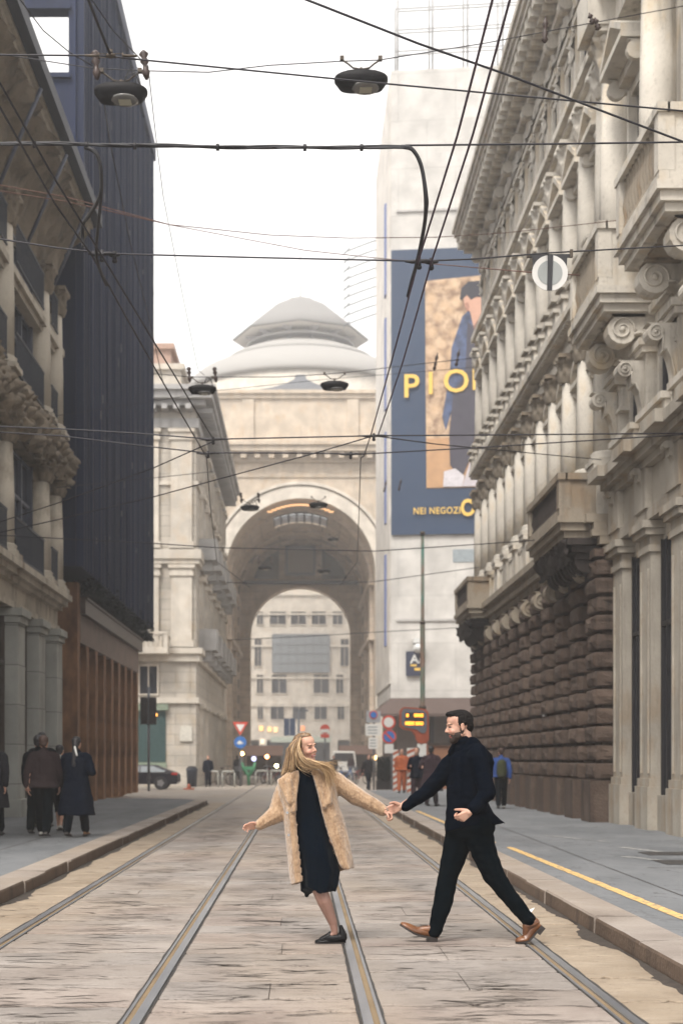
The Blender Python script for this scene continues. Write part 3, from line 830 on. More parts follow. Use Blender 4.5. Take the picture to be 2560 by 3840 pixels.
for i,u in enumerate((27.4,23.4,19.8)):
    if i==0: w4=window(RT,nb,M['lime'],M['windark'],u,1.15,11.5,14.5,'ped',.26,.75)
    else: part_copy(w4,0,u-27.4,0)
f=MB(RT); f.box(A0,A1,-.02,.4,16.2,16.7); f.box(A0,A1,-.02,.6,16.703,16.85); f.box(A0,A1,-.02,.8,16.853,17.05)
for u in (29.05,25.65,21.4): f.box(u-.55,u+.55,.0,.95,16.2,17.08)
f.build('entablature',M['lime'],nb)
for i,u in enumerate((27.4,23.4,19.8)):
    if i==0: w5=window(RT,nb,M['lime'],M['windark'],u,1.1,17.9,20.3,'arc',.24,.6)
    else: part_copy(w5,0,u-27.4,0)
for i,u in enumerate((29.05,25.65,21.4)):
    if i==0: c5=column(RT,nb,M['lime'],u,.2,17.1,21.3,.32,M['lime'],True,'upper_pilaster',2.3)
    else: part_copy(c5,0,u-29.05,0)
f=MB(RT); f.box(A0,A1,-.02,.4,21.3,21.9); f.box(A0,A1,-9,1.0,22.6,22.9); f.box(A0,A1,-9,1.15,22.903,23.2)
dent(f,A0,A1,22.2,22.6,-.02,.9,.55,.28); f.build('roof_cornice',M['lime'],nb)
# ---------------------------------------------------------------- ornate building on the left
lb=thing('ornate_building','carved stone building with tall dark blue bays and deep eaves at the left edge','building',(-6.8,32,0))
w_=MB(LT); w_.box(18,38.45,-9,-.002,0,15.9); w_.build('wall',M['left_stone'],lb)
# street level
for i,u in enumerate((37.75,35.2,32.6,28.6,24.6)):
    s=MB(LT)
    s.box(u-.42,u+.42,-.02,.42,.15,4.55); s.box(u-.48,u+.48,-.02,.5,.12,.55); s.box(u-.48,u+.48,-.02,.48,4.553,4.7); s.box(u-.53,u+.53,-.02,.54,4.703,4.88)
    s.build('stone_pier',M['pier_grey'],lb,.01)
for i,(a,b) in enumerate(((35.65,37.3),(33.05,34.75),(29.05,32.15),(25.05,28.15))):
    g=MB(LT); g.box(a,b,-.01,.03,.15,4.85); o=g.build('shop_window',M['windark'],lb)
    f=MB(LT); n=max(2,int((b-a)/.8))
    for k in range(n+1): u=a+(b-a)*k/n; f.box(u-.035,u+.035,.03,.12,.15,4.85)
    f.box(a,b,.03,.118,.15,.5); f.box(a,b,.03,.118,3.6,3.7); f.build('window_frame',M['bronze'],o)
f=MB(LT); f.box(18,38.45,-.02,.30,4.9,5.05); f.box(18,38.45,-.02,.24,5.053,5.45); f.box(18,38.45,-.02,.38,5.453,5.56); f.box(18,38.45,-.02,.52,5.563,5.70); f.box(18,38.45,-.02,.64,5.703,5.86)
f.build('ground_entablature',M['left_stone'],lb)
# two storeys of bays with iron parapets
def lbay(u0,u1,z0,z1):
    g=MB(LT); g.box(u0,u1,-.01,.03,z0,z1); o=g.build('bay_window',M['winblue'],lb)
    f=MB(LT); n=3
    for k in range(n+1): u=u0+(u1-u0)*k/n; f.box(u-.045,u+.045,.03,.17 if k in(0,n) else .12,z0,z1)
    for q in (.0,.28,.62,.97): zz=z0+(z1-z0)*q; f.box(u0,u1,.03,.10,zz,zz+.07)
    f.build('window_frame',M['navyframe'],o)
    r=MB(LT); r.box(u0-.05,u1+.05,.42,.46,z0+.95,z0+1.0); r.box(u0-.05,u1+.05,.42,.46,z0+.1,z0+.14)
    n=int((u1-u0)/.14)
    for k in range(n+1): u=u0+(u1-u0)*k/n; r.box(u-.012,u+.012,.43,.452,z0+.1,z0+.95)
    r.build('iron_railing',M['iron'],o)
M['navyframe']=simple('slate_blue_frame',(.07,.08,.115),.5,.2)
bays=((36.45,37.25),(31.9,35.25),(27.4,30.8),(23.0,26.3))
for (a,b) in bays:
    lbay(a,b,5.9,8.7); lbay(a,b,10.05,12.15); lbay(a,b,12.5,14.4)
f=MB(LT); f.box(18,38.4,-.02,.34,12.16,12.3); f.box(18,38.4,-.02,.44,12.303,12.48); f.build('sill_band',M['left_stone'],lb)
cu=(37.75,35.85,31.3,26.85)
for i,u in enumerate(cu):
    if i==0:
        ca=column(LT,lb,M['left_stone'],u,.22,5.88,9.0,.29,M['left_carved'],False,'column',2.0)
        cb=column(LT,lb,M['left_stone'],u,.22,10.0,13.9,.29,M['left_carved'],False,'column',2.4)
    else: part_copy(ca,0,u-37.75,0); part_copy(cb,0,u-37.75,0)
s=MB(LT)
relief(s,24,38.4,.40,8.75,10.0,260,26,.30,2.9,5,0,lambda b:.22*math.sin(math.pi*b))
s.box(24,38.42,-.02,.3,8.8,9.98)
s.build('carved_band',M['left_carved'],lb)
s=MB(LT)
s.box(24,38.3,.1,.40,8.95,9.8)
for k in range(9):
    u=37.75-k*1.5; q=random.Random(k)
    s.ell((u,.52,9.45+q.uniform(-.1,.1)),(.20,.2,.25),None,9,7); s.ell((u+.1,.42,9.0),(.28,.2,.32),None,9,7)
    for j in range(11): s.cone((u+q.uniform(-.6,.6),.36+q.uniform(0,.18),9.3+q.uniform(-.5,.45)),(u+q.uniform(-.6,.6),.5,9.3+q.uniform(-.5,.4)),.10,.05,6)
remesh(s,'sculpted_figures',M['left_carved'],lb,.035,1,lambda p,n: .08*mnoise.noise(p*4)+.06*mnoise.noise(p*10)-.05*abs(mnoise.noise(p*19)))
# deep coved eaves
s=MB(LT); nseg=10; n=200; vs=[];fs=[]
for j in range(nseg+1):
    b=j/nseg
    for i in range(n+1):
        u=18+20.4*i/n; bay=abs(math.sin((u-36.8)*math.pi/2.2))
        v=.15+1.0*(b**1.6); z=13.6+2.1*(b**.75)
        p=Vector((u*2.4,z*2.4,v*2)); e=abs(mnoise.noise(p))*1.5-.2+.5*mnoise.noise(p*2.7)
        vs.append((u,v+.20*e-.12*bay,z-.16*e))
for j in range(nseg):
    for i in range(n): k=j*(n+1)+i; fs.append((k,k+1,k+n+2,k+n+1))
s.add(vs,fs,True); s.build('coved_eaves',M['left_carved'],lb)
f=MB(LT); f.box(18,38.6,-9,1.10,15.70,15.84); f.box(18,38.62,-9,1.18,15.843,15.95); f.box(18,38.64,-9,1.24,15.953,16.06)
rc=f.build('roof_cornice',M['left_stone'],lb)
f=MB(LT); f.box(18,38.7,1.2,1.42,15.9,16.22); f.box(18,38.7,-9,1.3,16.063,16.2); f.build('gutter',M['slategut'] if 'slategut' in M else M['iron'],lb)
for u in (36.9,33.6,30.3):
    b=MB(); p0=Vector(LT(u,.30,13.5)); p1=Vector(LT(u-.1,1.3,15.7)); b.tube([p0,p1],.045,6); b.ell(p0,(.12,.12,.16)); b.build('eaves_strut',M['navyframe'],lb)
def finial(u,v):
    s=MB(LT); s.box(u-.16,u+.16,v-.16,v+.16,16.2,16.5); s.ell((u,v,16.72),(.20,.20,.22),None,9,7); s.ell((u,v,17.05),(.13,.13,.16),None,8,6); s.ell((u+.1,v,16.9),(.18,.1,.12),None,8,6)
    return s
f0=finial(37.9,.95).build('roof_finial',M['left_stone'],lb)
for k in range(1,9): part_copy(f0,0,-k*1.25,0)

# ---------------------------------------------------------------- rust brown base with the dark slab tower over it
tw=thing('slab_tower','tall dark navy slab tower over a rust brown colonnade on the left','building',(-6.4,48,0))
def CT(u,v,z): return (-6.4+v,u,z)
b=MB(CT); b.box(41.0,56.0,-12,-.55,.0,6.0); b.build('base_wall',M['corten_dark'] if 'corten_dark' in M else M['corten'],tw)
b=MB(CT); b.box(40.9,41.35,-12.0,0,.1,6.55); b.build('end_wall',M['corten'],tw)
for i in range(8):
    u=42.85+i*1.87
    if i==0:
        s=MB(CT); s.box(u-.26,u+.26,-.56,0,.15,4.85); o=s.build('corten_pier',M['corten'],tw,.01); 
    else: part_copy(o,0,i*1.87,0)
s=MB(CT); s.box(41.353,56.2,-.56,.01,4.852,5.68); s.build('corten_frieze',simple('rusty_grey_band',(.16,.11,.085),.8,.1,.35,2),tw)
s=MB(CT); s.box(41.353,56.3,-.56,.16,5.683,6.1); s.box(41.353,56.3,-.56,.22,6.103,6.17); s.build('dark_cornice',M['bronze'],tw)
for i in range(7):
    g=MB(CT); u=41.95+i*1.87; g.box(u-.62,u+.62,-.54,-.50,.3,4.84); g.build('bronze_window',M['bronzeglass'] if 'bronzeglass' in M else M['windark'],tw)
def TT(u,v,z): return (-6.02+v,u,z)
# slab: street face, end face with an open frame at the top, top slab
b=MB(TT); b.box(39.0,58,-7,-.002,6.75,19.6); b.box(39.4,58,-.28,-.002,19.6,25.9); b.box(39.0,58.15,-.4,.12,25.9,26.5)
b.build('slab',M['navy'],tw)
b=MB(TT)      # end face round the tall opening
b.box(39.0,39.39,-.33,-.003,19.6,25.88); b.box(39.0,39.39,-7,-1.53,19.6,25.88); b.box(39.0,39.39,-1.527,-.333,22.0,25.88); b.box(39.0,39.39,-1.527,-.333,19.603,20.25); b.box(38.9,39.0,-1.6,-.26,20.12,20.25); b.box(38.9,39.0,-1.6,-.26,22.0,22.12)
b.build('end_frame',M['navy'],tw)
b=MB(TT); r=random.Random(5); u=39.0
fins=[]
k=0
while u<58:
    d=r.choice((.03,.04,.05)) if k%4 else .09
    b.box(u,u+.07,0,d,6.75,25.88); u+=.42; k+=1
for v in (-.15,-1.75,-2.1,-2.5,-2.9,-3.3): b.box(38.9,39.0,v-.03,v+.03,6.75,25.88)
b.build('cladding_fins',M['navy'],tw)
cg=simple('clip_grey',(.07,.07,.09),.5)
for i in range(30):
    b=MB(TT); u=r.uniform(41,57.5); z=r.uniform(7,22); b.box(u,u+.06,.1,.13,z,z+r.uniform(.15,.3)); b.build('facade_clip',cg,tw)
# dark planting along the terrace
t=NT('dark_leaves'); M['darkleaf']=t.done(t.mix(t.noise(6,3),(.006,.009,.010,1),(.016,.02,.02,1)),1.0,0,None,.05)
hd=MB(); r=random.Random(21)
for i in range(3200):
    u=r.uniform(41.4,58.0); c=.55+.35*math.sin(u*2.9)+.2*math.sin(u*7.3)
    z=6.25+abs(r.gauss(0,.35))*c; x=-6.15+r.uniform(-.35,.45)*(.6+.4*c)-.15
    if z>7.5: continue
    s=r.uniform(.05,.10); a=r.uniform(0,6.28); q=Vector((math.cos(a),math.sin(a),r.uniform(-.5,.9))).normalized(); p=q.orthogonal().normalized()
    o=Vector((x,u,z)); hd.add([o-p*s*.5,o+q*s,o+p*s*.5,o-q*s],[(0,1,2,3)])
tag(hd.build('terrace_planting',M['darkleaf'],None,0,False),'dark trailing hedge along the terrace under the navy tower','hedge')
# ---------------------------------------------------------------- helper: plain facade window as part
def fwin(parent,x0,x1,y,z0,z1,mg,mf=None,d=.10,name='window',div=2):
    """window in a wall that faces the camera at depth y"""
    g=MB(); g.box(x0,x1,y-.03,y+.02,z0,z1); o=g.build(name,mg,parent)
    f=MB(); t_=.09
    f.box(x0-t_,x0,y-d,y,z0-t_,z1+t_); f.box(x1,x1+t_,y-d,y,z0-t_,z1+t_); f.box(x0,x1,y-d,y,z1,z1+t_); f.box(x0,x1,y-d,y,z0-t_,z0)
    for k in range(1,div): xx=x0+(x1-x0)*k/div; f.box(xx-.035,xx+.035,y-.07,y-.03,z0,z1)
    f.build('window_frame',mf or M['cream2'],o); return o
# ---------------------------------------------------------------- cream corner palace (left, beyond the crossing)
cp=thing('corner_palace','cream stone corner palace between the navy tower and the great arch','building',(-9,75,0))
XC,YC=-5.5,75.0
b=MB(); b.box(-22,XC,YC,104,0,20); b.build('wall',M['cream'],cp)
b=MB(); b.box(-22,XC+.5,YC-.5,104,20.0,20.3); b.box(-22,XC+.9,YC-.9,104,20.303,20.7); b.box(-22,XC+1.1,YC-1.1,104,20.703,20.95)
for k in range(26): 
    x=-21.5+k*.62; b.box(x,x+.3,YC-.85,YC,19.75,20.0)
for k in range(44): y=YC+.2+k*.64; b.box(XC,XC+.85,y,y+.3,19.75,20.0)
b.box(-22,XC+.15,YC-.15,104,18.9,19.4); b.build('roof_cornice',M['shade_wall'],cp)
b=MB(); b.box(-20,-6.4,YC+1.2,100,20.95,22.3); b.box(-20,-6.2,YC+1.0,100,22.3,22.6); b.build('attic',M['cream2'],cp)
b=MB(); b.box(-10.0,-7.2,YC+4,YC+9,22.6,24.2); b.box(-10.2,-7.0,YC+3.8,YC+9.2,24.2,24.5); b.build('chimney_block',simple('reddish_roof_block',(.42,.28,.22),.8),cp)
for (z0,z1,p) in ((12.0,12.5,.28),(11.75,12.0,.18),(7.0,7.3,.35),(6.6,7.0,.2),(4.4,4.7,.15),(15.9,16.1,.12)):
    b=MB(); b.box(-22,XC+p,YC-p,104,z0,z1); b.build('string_course',M['cream2'],cp)
def cpil(x,z0,z1,w=.55,d=.22):
    b=MB(); b.box(x-w,x+w,YC-d,YC,z0,z1-.6); b.box(x-w-.08,x+w+.08,YC-d-.08,YC,z1-.6,z1-.42); b.box(x-w-.04,x+w+.04,YC-d-.05,YC,z1-.417,z1-.2); b.box(x-w-.14,x+w+.14,YC-d-.14,YC,z1-.197,z1-.02); b.box(x-w-.1,x+w+.1,YC-d-.1,YC,z0,z0+.35)
    return b.build('pilaster',M['cream2'],cp)
for x in (-6.25,-8.0,-11.3,-14.6): cpil(x,7.35,11.7); cpil(x,12.55,18.85)
for x in (-9.7,-13.0):
    fwin(cp,x-.55,x+.55,YC,13.2,15.4,M['windark']); fwin(cp,x-.55,x+.55,YC,16.6,18.3,M['windark']); fwin(cp,x-.55,x+.55,YC,8.0,10.8,M['windark'])
fwin(cp,-8.45,-7.55,YC,4.9,6.35,M['windark'])
fwin(cp,-10.3,-9.4,YC,4.9,6.35,M['windark'])
b=MB(); b.box(-16,-6.9,YC-1.15,YC,6.95,7.15); b.box(-16,-6.95,YC-1.1,YC-.95,7.15,7.3); b.box(-16,-6.9,YC-1.15,YC-.9,7.95,8.1); b.box(-7.1,-6.9,YC-1.13,YC-.003,7.15,7.95); b.box(-9.6,-9.3,YC-1.13,YC-.92,7.3,7.95)
x=-15.8
while x<-7.2: b.box(x,x+.1,YC-1.08,YC-.98,7.3,7.95); x+=.25
b.build('balcony',M['cream2'],cp)
for x in (-8.9,-11.5): b=MB(); b.box(x-.15,x+.15,YC-1.0,YC,6.5,6.95); b.box(x-.15,x+.15,YC-.6,YC,6.1,6.5); b.build('balcony_bracket',M['cream2'],cp)
# side face: windows, balconies, hanging brackets
for i in range(6):
    y=YC+3.2+i*4.4
    for (z0,z1) in ((8.1,10.9),(13.2,15.4),(16.6,18.3),(1.0,4.0)):
        g=MB(); g.box(XC-.02,XC+.03,y-.6,y+.6,z0,z1); o=g.build('window',M['windark'],cp)
        f=MB(); f.box(XC,XC+.22,y-.8,y-.6,z0,z1+.2); f.box(XC,XC+.22,y+.6,y+.8,z0,z1+.2); f.box(XC,XC+.34,y-.95,y+.95,z1+.203,z1+.45); f.build('window_surround',M['cream2'],o)
    for z in (7.6,12.5):
        bb=MB(); bb.box(XC,XC+.95,y-1.1,y+1.1,z-.25,z); bb.box(XC+.85,XC+.95,y-1.1,y+1.1,z,z+.9); bb.box(XC,XC+.85,y-1.1,y-1.0,z,z+.9); bb.box(XC,XC+.7,y-.8,y-.5,z-.8,z-.25); bb.box(XC,XC+.7,y+.5,y+.8,z-.8,z-.25)
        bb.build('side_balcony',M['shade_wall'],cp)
# shopfront with green blind
g=MB(); g.box(-11.5,-7.1,YC-.08,YC-.01,1.3,4.0); o=g.build('shop_window',simple('green_grey_glass',(.05,.09,.09),.2),cp)
pg=simple('pale_green_panel',(.22,.27,.2),.5)
g=MB(); g.box(-11.5,-7.05,YC-.12,YC-.083,.35,1.28); g.build('shop_panel',pg,cp)
g=MB(); g.box(-11.6,-6.95,YC-.3,YC-.01,4.02,4.35); g.build('shop_hood',pg,cp)
g=MB(); g.box(-6.35,-5.7,YC-.1,YC-.003,2.4,3.2); g.build('pale_plaque',simple('pale_plaque',(.6,.57,.5),.6),cp)

# ---------------------------------------------------------------- great arch
ga=thing('arched_gateway','huge pale triumphal arch with a coffered vault rising in the haze','gateway',(0,125,0))
YA,RA,ZS=125.0,6.62,17.75
def arch_wall(y0,y1,hw,r,zs,zt,name,mt,ztop_cap=True,n=24,rz=None):
    """wall from -hw..hw with a round-headed opening of radius r springing at zs"""
    b=MB(); rz=rz or r
    b.box(-hw,-r,y0,y1,0,zs); b.box(r,hw,y0,y1,0,zs)
    pts=[(r*math.cos(math.pi*i/n), zs+rz*math.sin(math.pi*i/n)) for i in range(n+1)]
    for i in range(n):
        a,c=pts[i],pts[i+1]
        # radial strips up to the top / sides
        def out(p):
            if abs(p[0])/hw > (p[1]-zs)/(zt-zs): s_=1 if p[0]>0 else -1; return (s_*hw, zs+(p[1]-zs)*hw/abs(p[0])) if abs(p[0])>1e-6 else (p[0],zt)
            return (p[0]*(zt-zs)/(p[1]-zs), zt)
        A,C_=out(a),out(c)
        poly=[a,A]
        if (abs(A[0])==hw)!=(abs(C_[0])==hw): poly.append((hw if A[0]>0 else -hw, zt))
        poly+= [C_,c]
        m=len(poly)
        vs=[(p[0],y0,p[1]) for p in poly]+[(p[0],y1,p[1]) for p in poly]
        fs=[tuple(range(m)),tuple(range(2*m-1,m-1,-1)),(0,m-1,2*m-1,m)]
        b.add(vs,fs,False)
    b.box(-hw,hw,y0+.003,y1,zt-.5,zt)
    return b
XW=10.4
arch_wall(YA,YA+3,XW,RA,ZS,27.5,'wall',M['arch']).build('wall',M['arch'],ga)
# moulded ring
def ring(r0,r1,y0,y1,zs,name,mt,parent,rz0=None,n=40):
    R=[]
    for i in range(n+1):
        a=math.pi*i/n; c,s_=math.cos(a),math.sin(a)
        R.append([(r0*c,y0,zs+r0*s_),(r1*c,y0,zs+r1*s_),(r1*c,y1,zs+r1*s_),(r0*c,y1,zs+r0*s_)])
    b=MB(); b.rings(R,True,True,False)
    return b
rg=ring(RA-.05,RA+1.0,YA-.3,YA+.2,ZS,'',0,ga); rg.box(-RA-1.0,-RA+.05,YA-.3,YA+.2,0,ZS-.003); rg.box(RA-.05,RA+1.0,YA-.3,YA+.2,0,ZS-.003)
rg.build('arch_ring',M['archlight'],ga)
r2=ring(RA+1.15,RA+1.4,YA-.42,YA+.2,ZS,'',0,ga); r2.build('outer_moulding',M['archlight'],ga)
# vault: walls and barrel with an opening for the skylight
YV=151.0; v=MB(); RV=RA+.0
v.box(-RV-1.5,-RV,YA+3.003,YV,0,ZS); v.box(RV,RV+1.5,YA+3.003,YV,0,ZS)
n=24
for i in range(n):
    a0,a1=math.pi*i/n,math.pi*(i+1)/n
    for (ya,yb) in ((YA+3.003,131.0),(131.0,138.0),(138.0,YV)):
        if ya==131.0 and 9<=i<=14: continue
        q=[(RV*math.cos(a0),ZS+RV*math.sin(a0)),(RV*math.cos(a1),ZS+RV*math.sin(a1))]
        Q=[((RV+.6)*math.cos(a1),ZS+(RV+.6)*math.sin(a1)),((RV+.6)*math.cos(a0),ZS+(RV+.6)*math.sin(a0))]
        p=q+Q; v.add([(x,ya,z) for x,z in p]+[(x,yb,z) for x,z in p],[(0,1,2,3),(7,6,5,4),(0,4,5,1),(1,5,6,2),(2,6,7,3),(3,7,4,0)],False)
v.build('vault',M['vault'],ga)
v=MB()
for k in range(8):
    a=math.pi*(9+6*k/7)/n; c,s_=math.cos(a),math.sin(a)
    v.tube([((RV+.1)*c,131,ZS+(RV+.1)*s_),((RV+.1)*c,138,ZS+(RV+.1)*s_)],.09,4)
for y in (131.6,133,134.4,135.8,137.2):
    v.tube([((RV+.1)*math.cos(math.pi*(9+6*k/10)/n),y,ZS+(RV+.1)*math.sin(math.pi*(9+6*k/10)/n)) for k in range(11)],.10,4)
v.build('skylight_grid',M['iron'],ga)
v=MB()
for y in (129.4,141,146):
    R=ring(RV-.35,RV+.02,y,y+.8,ZS,'',0,ga); v.v+=[]; b0=len(v.v); v.v+=R.v; v.f+=[[i+b0 for i in f] for f in R.f]; v.m+=R.m; v.sm+=R.sm
    v.box(-RV,-RV+.35,y,y+.8,0,ZS-.003); v.box(RV-.35,RV,y,y+.8,0,ZS-.003)
v.box(-RV,-RV+.5,YA+3.01,YV-.01,ZS-.6,ZS-.02); v.box(RV-.5,RV,YA+3.01,YV-.01,ZS-.6,ZS-.02)
v.box(-RV,-RV+.45,YA+3.01,YV-.01,12.2,12.7); v.box(RV-.45,RV,YA+3.01,YV-.01,12.2,12.7)
v.build('vault_rib',M['vault'],ga)
v=MB(); 
for k in range(15):
    a=rad(64+52*k/14); v.box((RA-.45)*math.cos(a)-.22,(RA-.45)*math.cos(a)+.22,YA+.6,YA+.8,ZS+(RA-.45)*math.sin(a)-.06,ZS+(RA-.45)*math.sin(a)+.06)
v.build('lamp_strip',emit('warm_lamp_strip',(1,.55,.25),.45),ga)
# inner end wall with the second arch, lunette with panels
R2=5.3; Z2=14.6
e=arch_wall(YV,YV+2,8.1,R2,Z2,25.0,'',0,rz=5.1); e.build('inner_wall',M['vault'],ga)
rr=ring(R2-.05,R2+.55,YV-.25,YV,Z2,'',0,ga,); 
for i,p in enumerate(rr.v): pass
rr.build('inner_ring',M['vaultlight'] if 'vaultlight' in M else M['arch'],ga)
b=MB(); b.box(-1.6,1.6,YV-.5,YV-.01,20.9,24.0); b.build('centre_panel',simple('panel_grey',(.30,.28,.25),.7),ga)
b=MB(); 
for (x0,x1,z0,z1) in ((-1.6,-1.35,20.9,24.0),(1.35,1.6,20.9,24.0),(-1.35,1.35,23.75,24.0),(-1.35,1.35,20.9,21.15)): b.box(x0,x1,YV-.7,YV-.503,z0,z1)
b.box(-6.5,6.5,YV-.55,YV-.02,19.95,20.3); b.build('panel_frame',simple('panel_frame_blue',(.12,.14,.18),.5),ga)
for s_ in (-1,1):
    b=MB(); b.add([(s_*2.3,YV-.3,20.6),(s_*4.9,YV-.3,20.6),(s_*4.6,YV-.3,21.5),(s_*3.6,YV-.3,22.7),(s_*2.3,YV-.3,23.6),(s_*2.3,YV,20.6),(s_*4.9,YV,20.6),(s_*4.6,YV,21.5),(s_*3.6,YV,22.7),(s_*2.3,YV,23.6)],[(0,1,2,3,4),(9,8,7,6,5),(0,5,6,1),(1,6,7,2),(2,7,8,3),(3,8,9,4),(4,9,5,0)]); b.build('lunette_glass',M['windark'],ga)
# entablature and attic
b=MB()
b.box(-XW,XW,YA-.3,YA+3,27.503,28.3); b.box(-XW,XW,YA-1.2,YA+3,28.303,28.8); b.box(-XW,XW,YA-1.4,YA+3,28.803,29.1)
x=-XW+.3
while x<XW: b.box(x,x+.5,YA-1.0,YA-.303,27.75,28.29); x+=1.22
b.box(-XW,XW,YA-.12,YA,26.2,26.5)
b.build('main_entablature',M['arch'],ga)
b=MB(); b.box(-XW,XW,YA+.3,YA+5,29.103,33.2); b.box(-XW,XW,YA+.1,YA+5,33.203,33.6); b.box(-XW,XW,YA-.1,YA+5,33.603,33.9)
for x in (-8,-4.6,4.6,8): b.box(x-.5,x+.5,YA+.1,YA+.3,29.2,33.1)
b.build('attic',M['arch'],ga)
b=MB(); b.prism([(-4.2,33.9),(4.2,33.9),(2.6,34.15),(1.3,34.5),(.55,34.9),(.4,35.3),(-.4,35.3),(-.55,34.9),(-1.3,34.5),(-2.6,34.15)],'y',YA+.2,YA+1.4); b.build('crest',M['slate'],ga)
# arch piers ornaments
for s_ in (-1,1):
    b=MB(); x=s_*9.0; b.box(x-.7,x+.7,YA-.35,YA-.003,0,16.6); b.box(x-.85,x+.85,YA-.5,YA-.003,16.6,17.6); b.build('pier_pilaster',M['archlight'],ga)

# ---------------------------------------------------------------- dome behind the arch
dm=thing('glass_dome','wide pale dome with a hat-roofed lantern fading into fog above the arch','dome',(0,175,0))
YD=175.0; cx=0.0
def ring_l(parent,prof,mt,name,n=48): b=MB(); b.lathe((cx,YD,0),prof,n); return b.build(name,mt,parent)
M['dome']=simple('pale_dome_zinc',(.33,.315,.295),.8,0,.1); M['domed']=simple('dome_rib',(.42,.40,.38),.7)
M['roofd']=simple('darkened_roof',(.22,.21,.20),.8,0,.15)  # dome and roof colours darkened so lit tops stand off the sky
ring_l(dm,[(14.2,36),(14.2,45.6)],M['cream2'],'drum')
ring_l(dm,[(14.5,45.6),(14.6,46.0),(13.6,47.3),(12.4,48.3),(11.0,49.0),(9.6,49.6)],M['dome'],'lower_dome')
ring_l(dm,[(9.4,49.5),(9.6,49.7),(8.9,50.3),(7.6,50.9),(6.6,51.3),(5.6,51.55)],M['dome'],'upper_dome')
ring_l(dm,[(5.0,51.5),(5.0,53.2)],M['cream2'],'lantern_wall',32)
for i in range(12):
    a=rad(15+30*i); b=MB(); x,y=5.2*math.cos(a),YD+5.2*math.sin(a); b.tube([(x,y,51.5),(x,y,52.5),(x*1.25,YD+(y-YD)*1.25,53.4)],[.3,.35,.8],6); b.build('lantern_column',M['domed'],dm)
ring_l(dm,[(6.5,52.0),(6.6,52.15),(6.5,52.25)],M['domed'],'lantern_rail',32)
ring_l(dm,[(4.9,53.4),(8.25,52.86)],simple('lightened_soffit',(.8,.76,.7),.9,0,.05,5,0),'roof_soffit',8)  # soffit colour lightened to offset the shade under the eaves
ring_l(dm,[(8.3,52.9),(8.4,53.05),(6.2,54.8),(3.9,56.6),(2.1,57.5),(1.7,57.8),(.6,58.1)],M['roofd'],'lantern_roof',8)
b=MB(); b.tube([(0,YD,57.1),(0,YD,58.5),(0,YD,64.5)],[.4,.13,.05],6); b.build('spire',M['domed'],dm)

# ---------------------------------------------------------------- building seen through the arch
ob=thing('office_block','pale gridded office block with dark windows seen through the arch','building',(0,205,0))
YO=205.0
b=MB(); b.box(-16,16,YO,YO+14,4.2,25.0); b.box(-16,16,YO+1.2,YO+14,0,4.2); b.box(-16,16,YO+2.5,YO+13,25,28); b.build('wall',M['cream2'],ob)
for x in (-15,-10.2,-5.4,-.3,4.8,9.6): b=MB(); b.box(x-.55,x+.55,YO-.1,YO+1.2,0,4.2); b.build('street_pier',M['cream2'],ob)
rows=((5.6,8.1),(10.1,12.3),(19.2,21.4))
Wd=lambda x0,x1,z0,z1: fwin(ob,x0,x1,YO,z0,z1,M['windark'],M['cream2'],.2,'window',2)
def atz(py,Y): return H+(VY-py)*Y/F
def atx(px,Y): return (px-VX)*Y/F
for (a,b_) in ((592,604),(622,652),(672,702),(722,750),(775,790)): 
    Wd(atx(a,YO),atx(b_,YO),atz(1652,YO),atz(1618,YO))
for (a,b_) in ((624,658),(720,755),(772,788),(590,604)): Wd(atx(a,YO),atx(b_,YO),atz(1592,YO),atz(1550,YO))
for (a,b_) in ((590,604),(620,656),(668,702),(716,748),(764,786)): Wd(atx(a,YO),atx(b_,YO),atz(1434,YO),atz(1405,YO))
for (a,b_) in ((585,600),(782,800)): Wd(atx(a,YO),atx(b_,YO),atz(1530,YO),atz(1468,YO))
g=MB(); g.box(atx(626,YO),atx(756,YO),YO-.35,YO,atz(1544,YO),atz(1458,YO)); o=g.build('glass_bay',simple('bay_glass',(.24,.265,.28),.3),ob)
f=MB()
for k in range(8): x=atx(626+130*k/7,YO); f.box(x-.08,x+.08,YO-.45,YO-.353,atz(1544,YO),atz(1458,YO))
for k in range(5): z=atz(1544-86*k/4,YO); f.box(atx(626,YO),atx(756,YO),YO-.44,YO-.352,z-.07,z+.07)
f.build('mullions',M['slate'],o)
for z in (9.0,13.0,17.6,22.2,25.0): b=MB(); b.box(-16,16,YO-.25,YO-.003,z,z+.25); b.build('floor_band',M['cream2'],ob)
b=MB(); b.box(-16,16,YO+1.15,YO+1.19,0.0,4.1); b.build('shop_glass',M['windark'],ob)
b=MB(); b.box(atx(622,YO),atx(760,YO),YO-.2,YO+.1,atz(1705,YO),atz(1692,YO)); b.build('shop_fascia',simple('pale_fascia',(.45,.5,.42),.5),ob)
for px,py,c,s_ in ((600,1673,(1,.55,.2),3.5),(619,1675,(1,.6,.25),3.0),(633,1676,(1,.62,.3),3.5),(695,1673,(1,.35,.15),2),(603,1703,(1,.8,.6),2.0)):
    b=MB(); x,z=atx(px,YO),atz(py,YO); b.box(x-.28,x+.28,YO-.16,YO-.12,z-.35,z+.35); b.build('lit_pane',emit('lit_pane',c,s_*.12),ob)

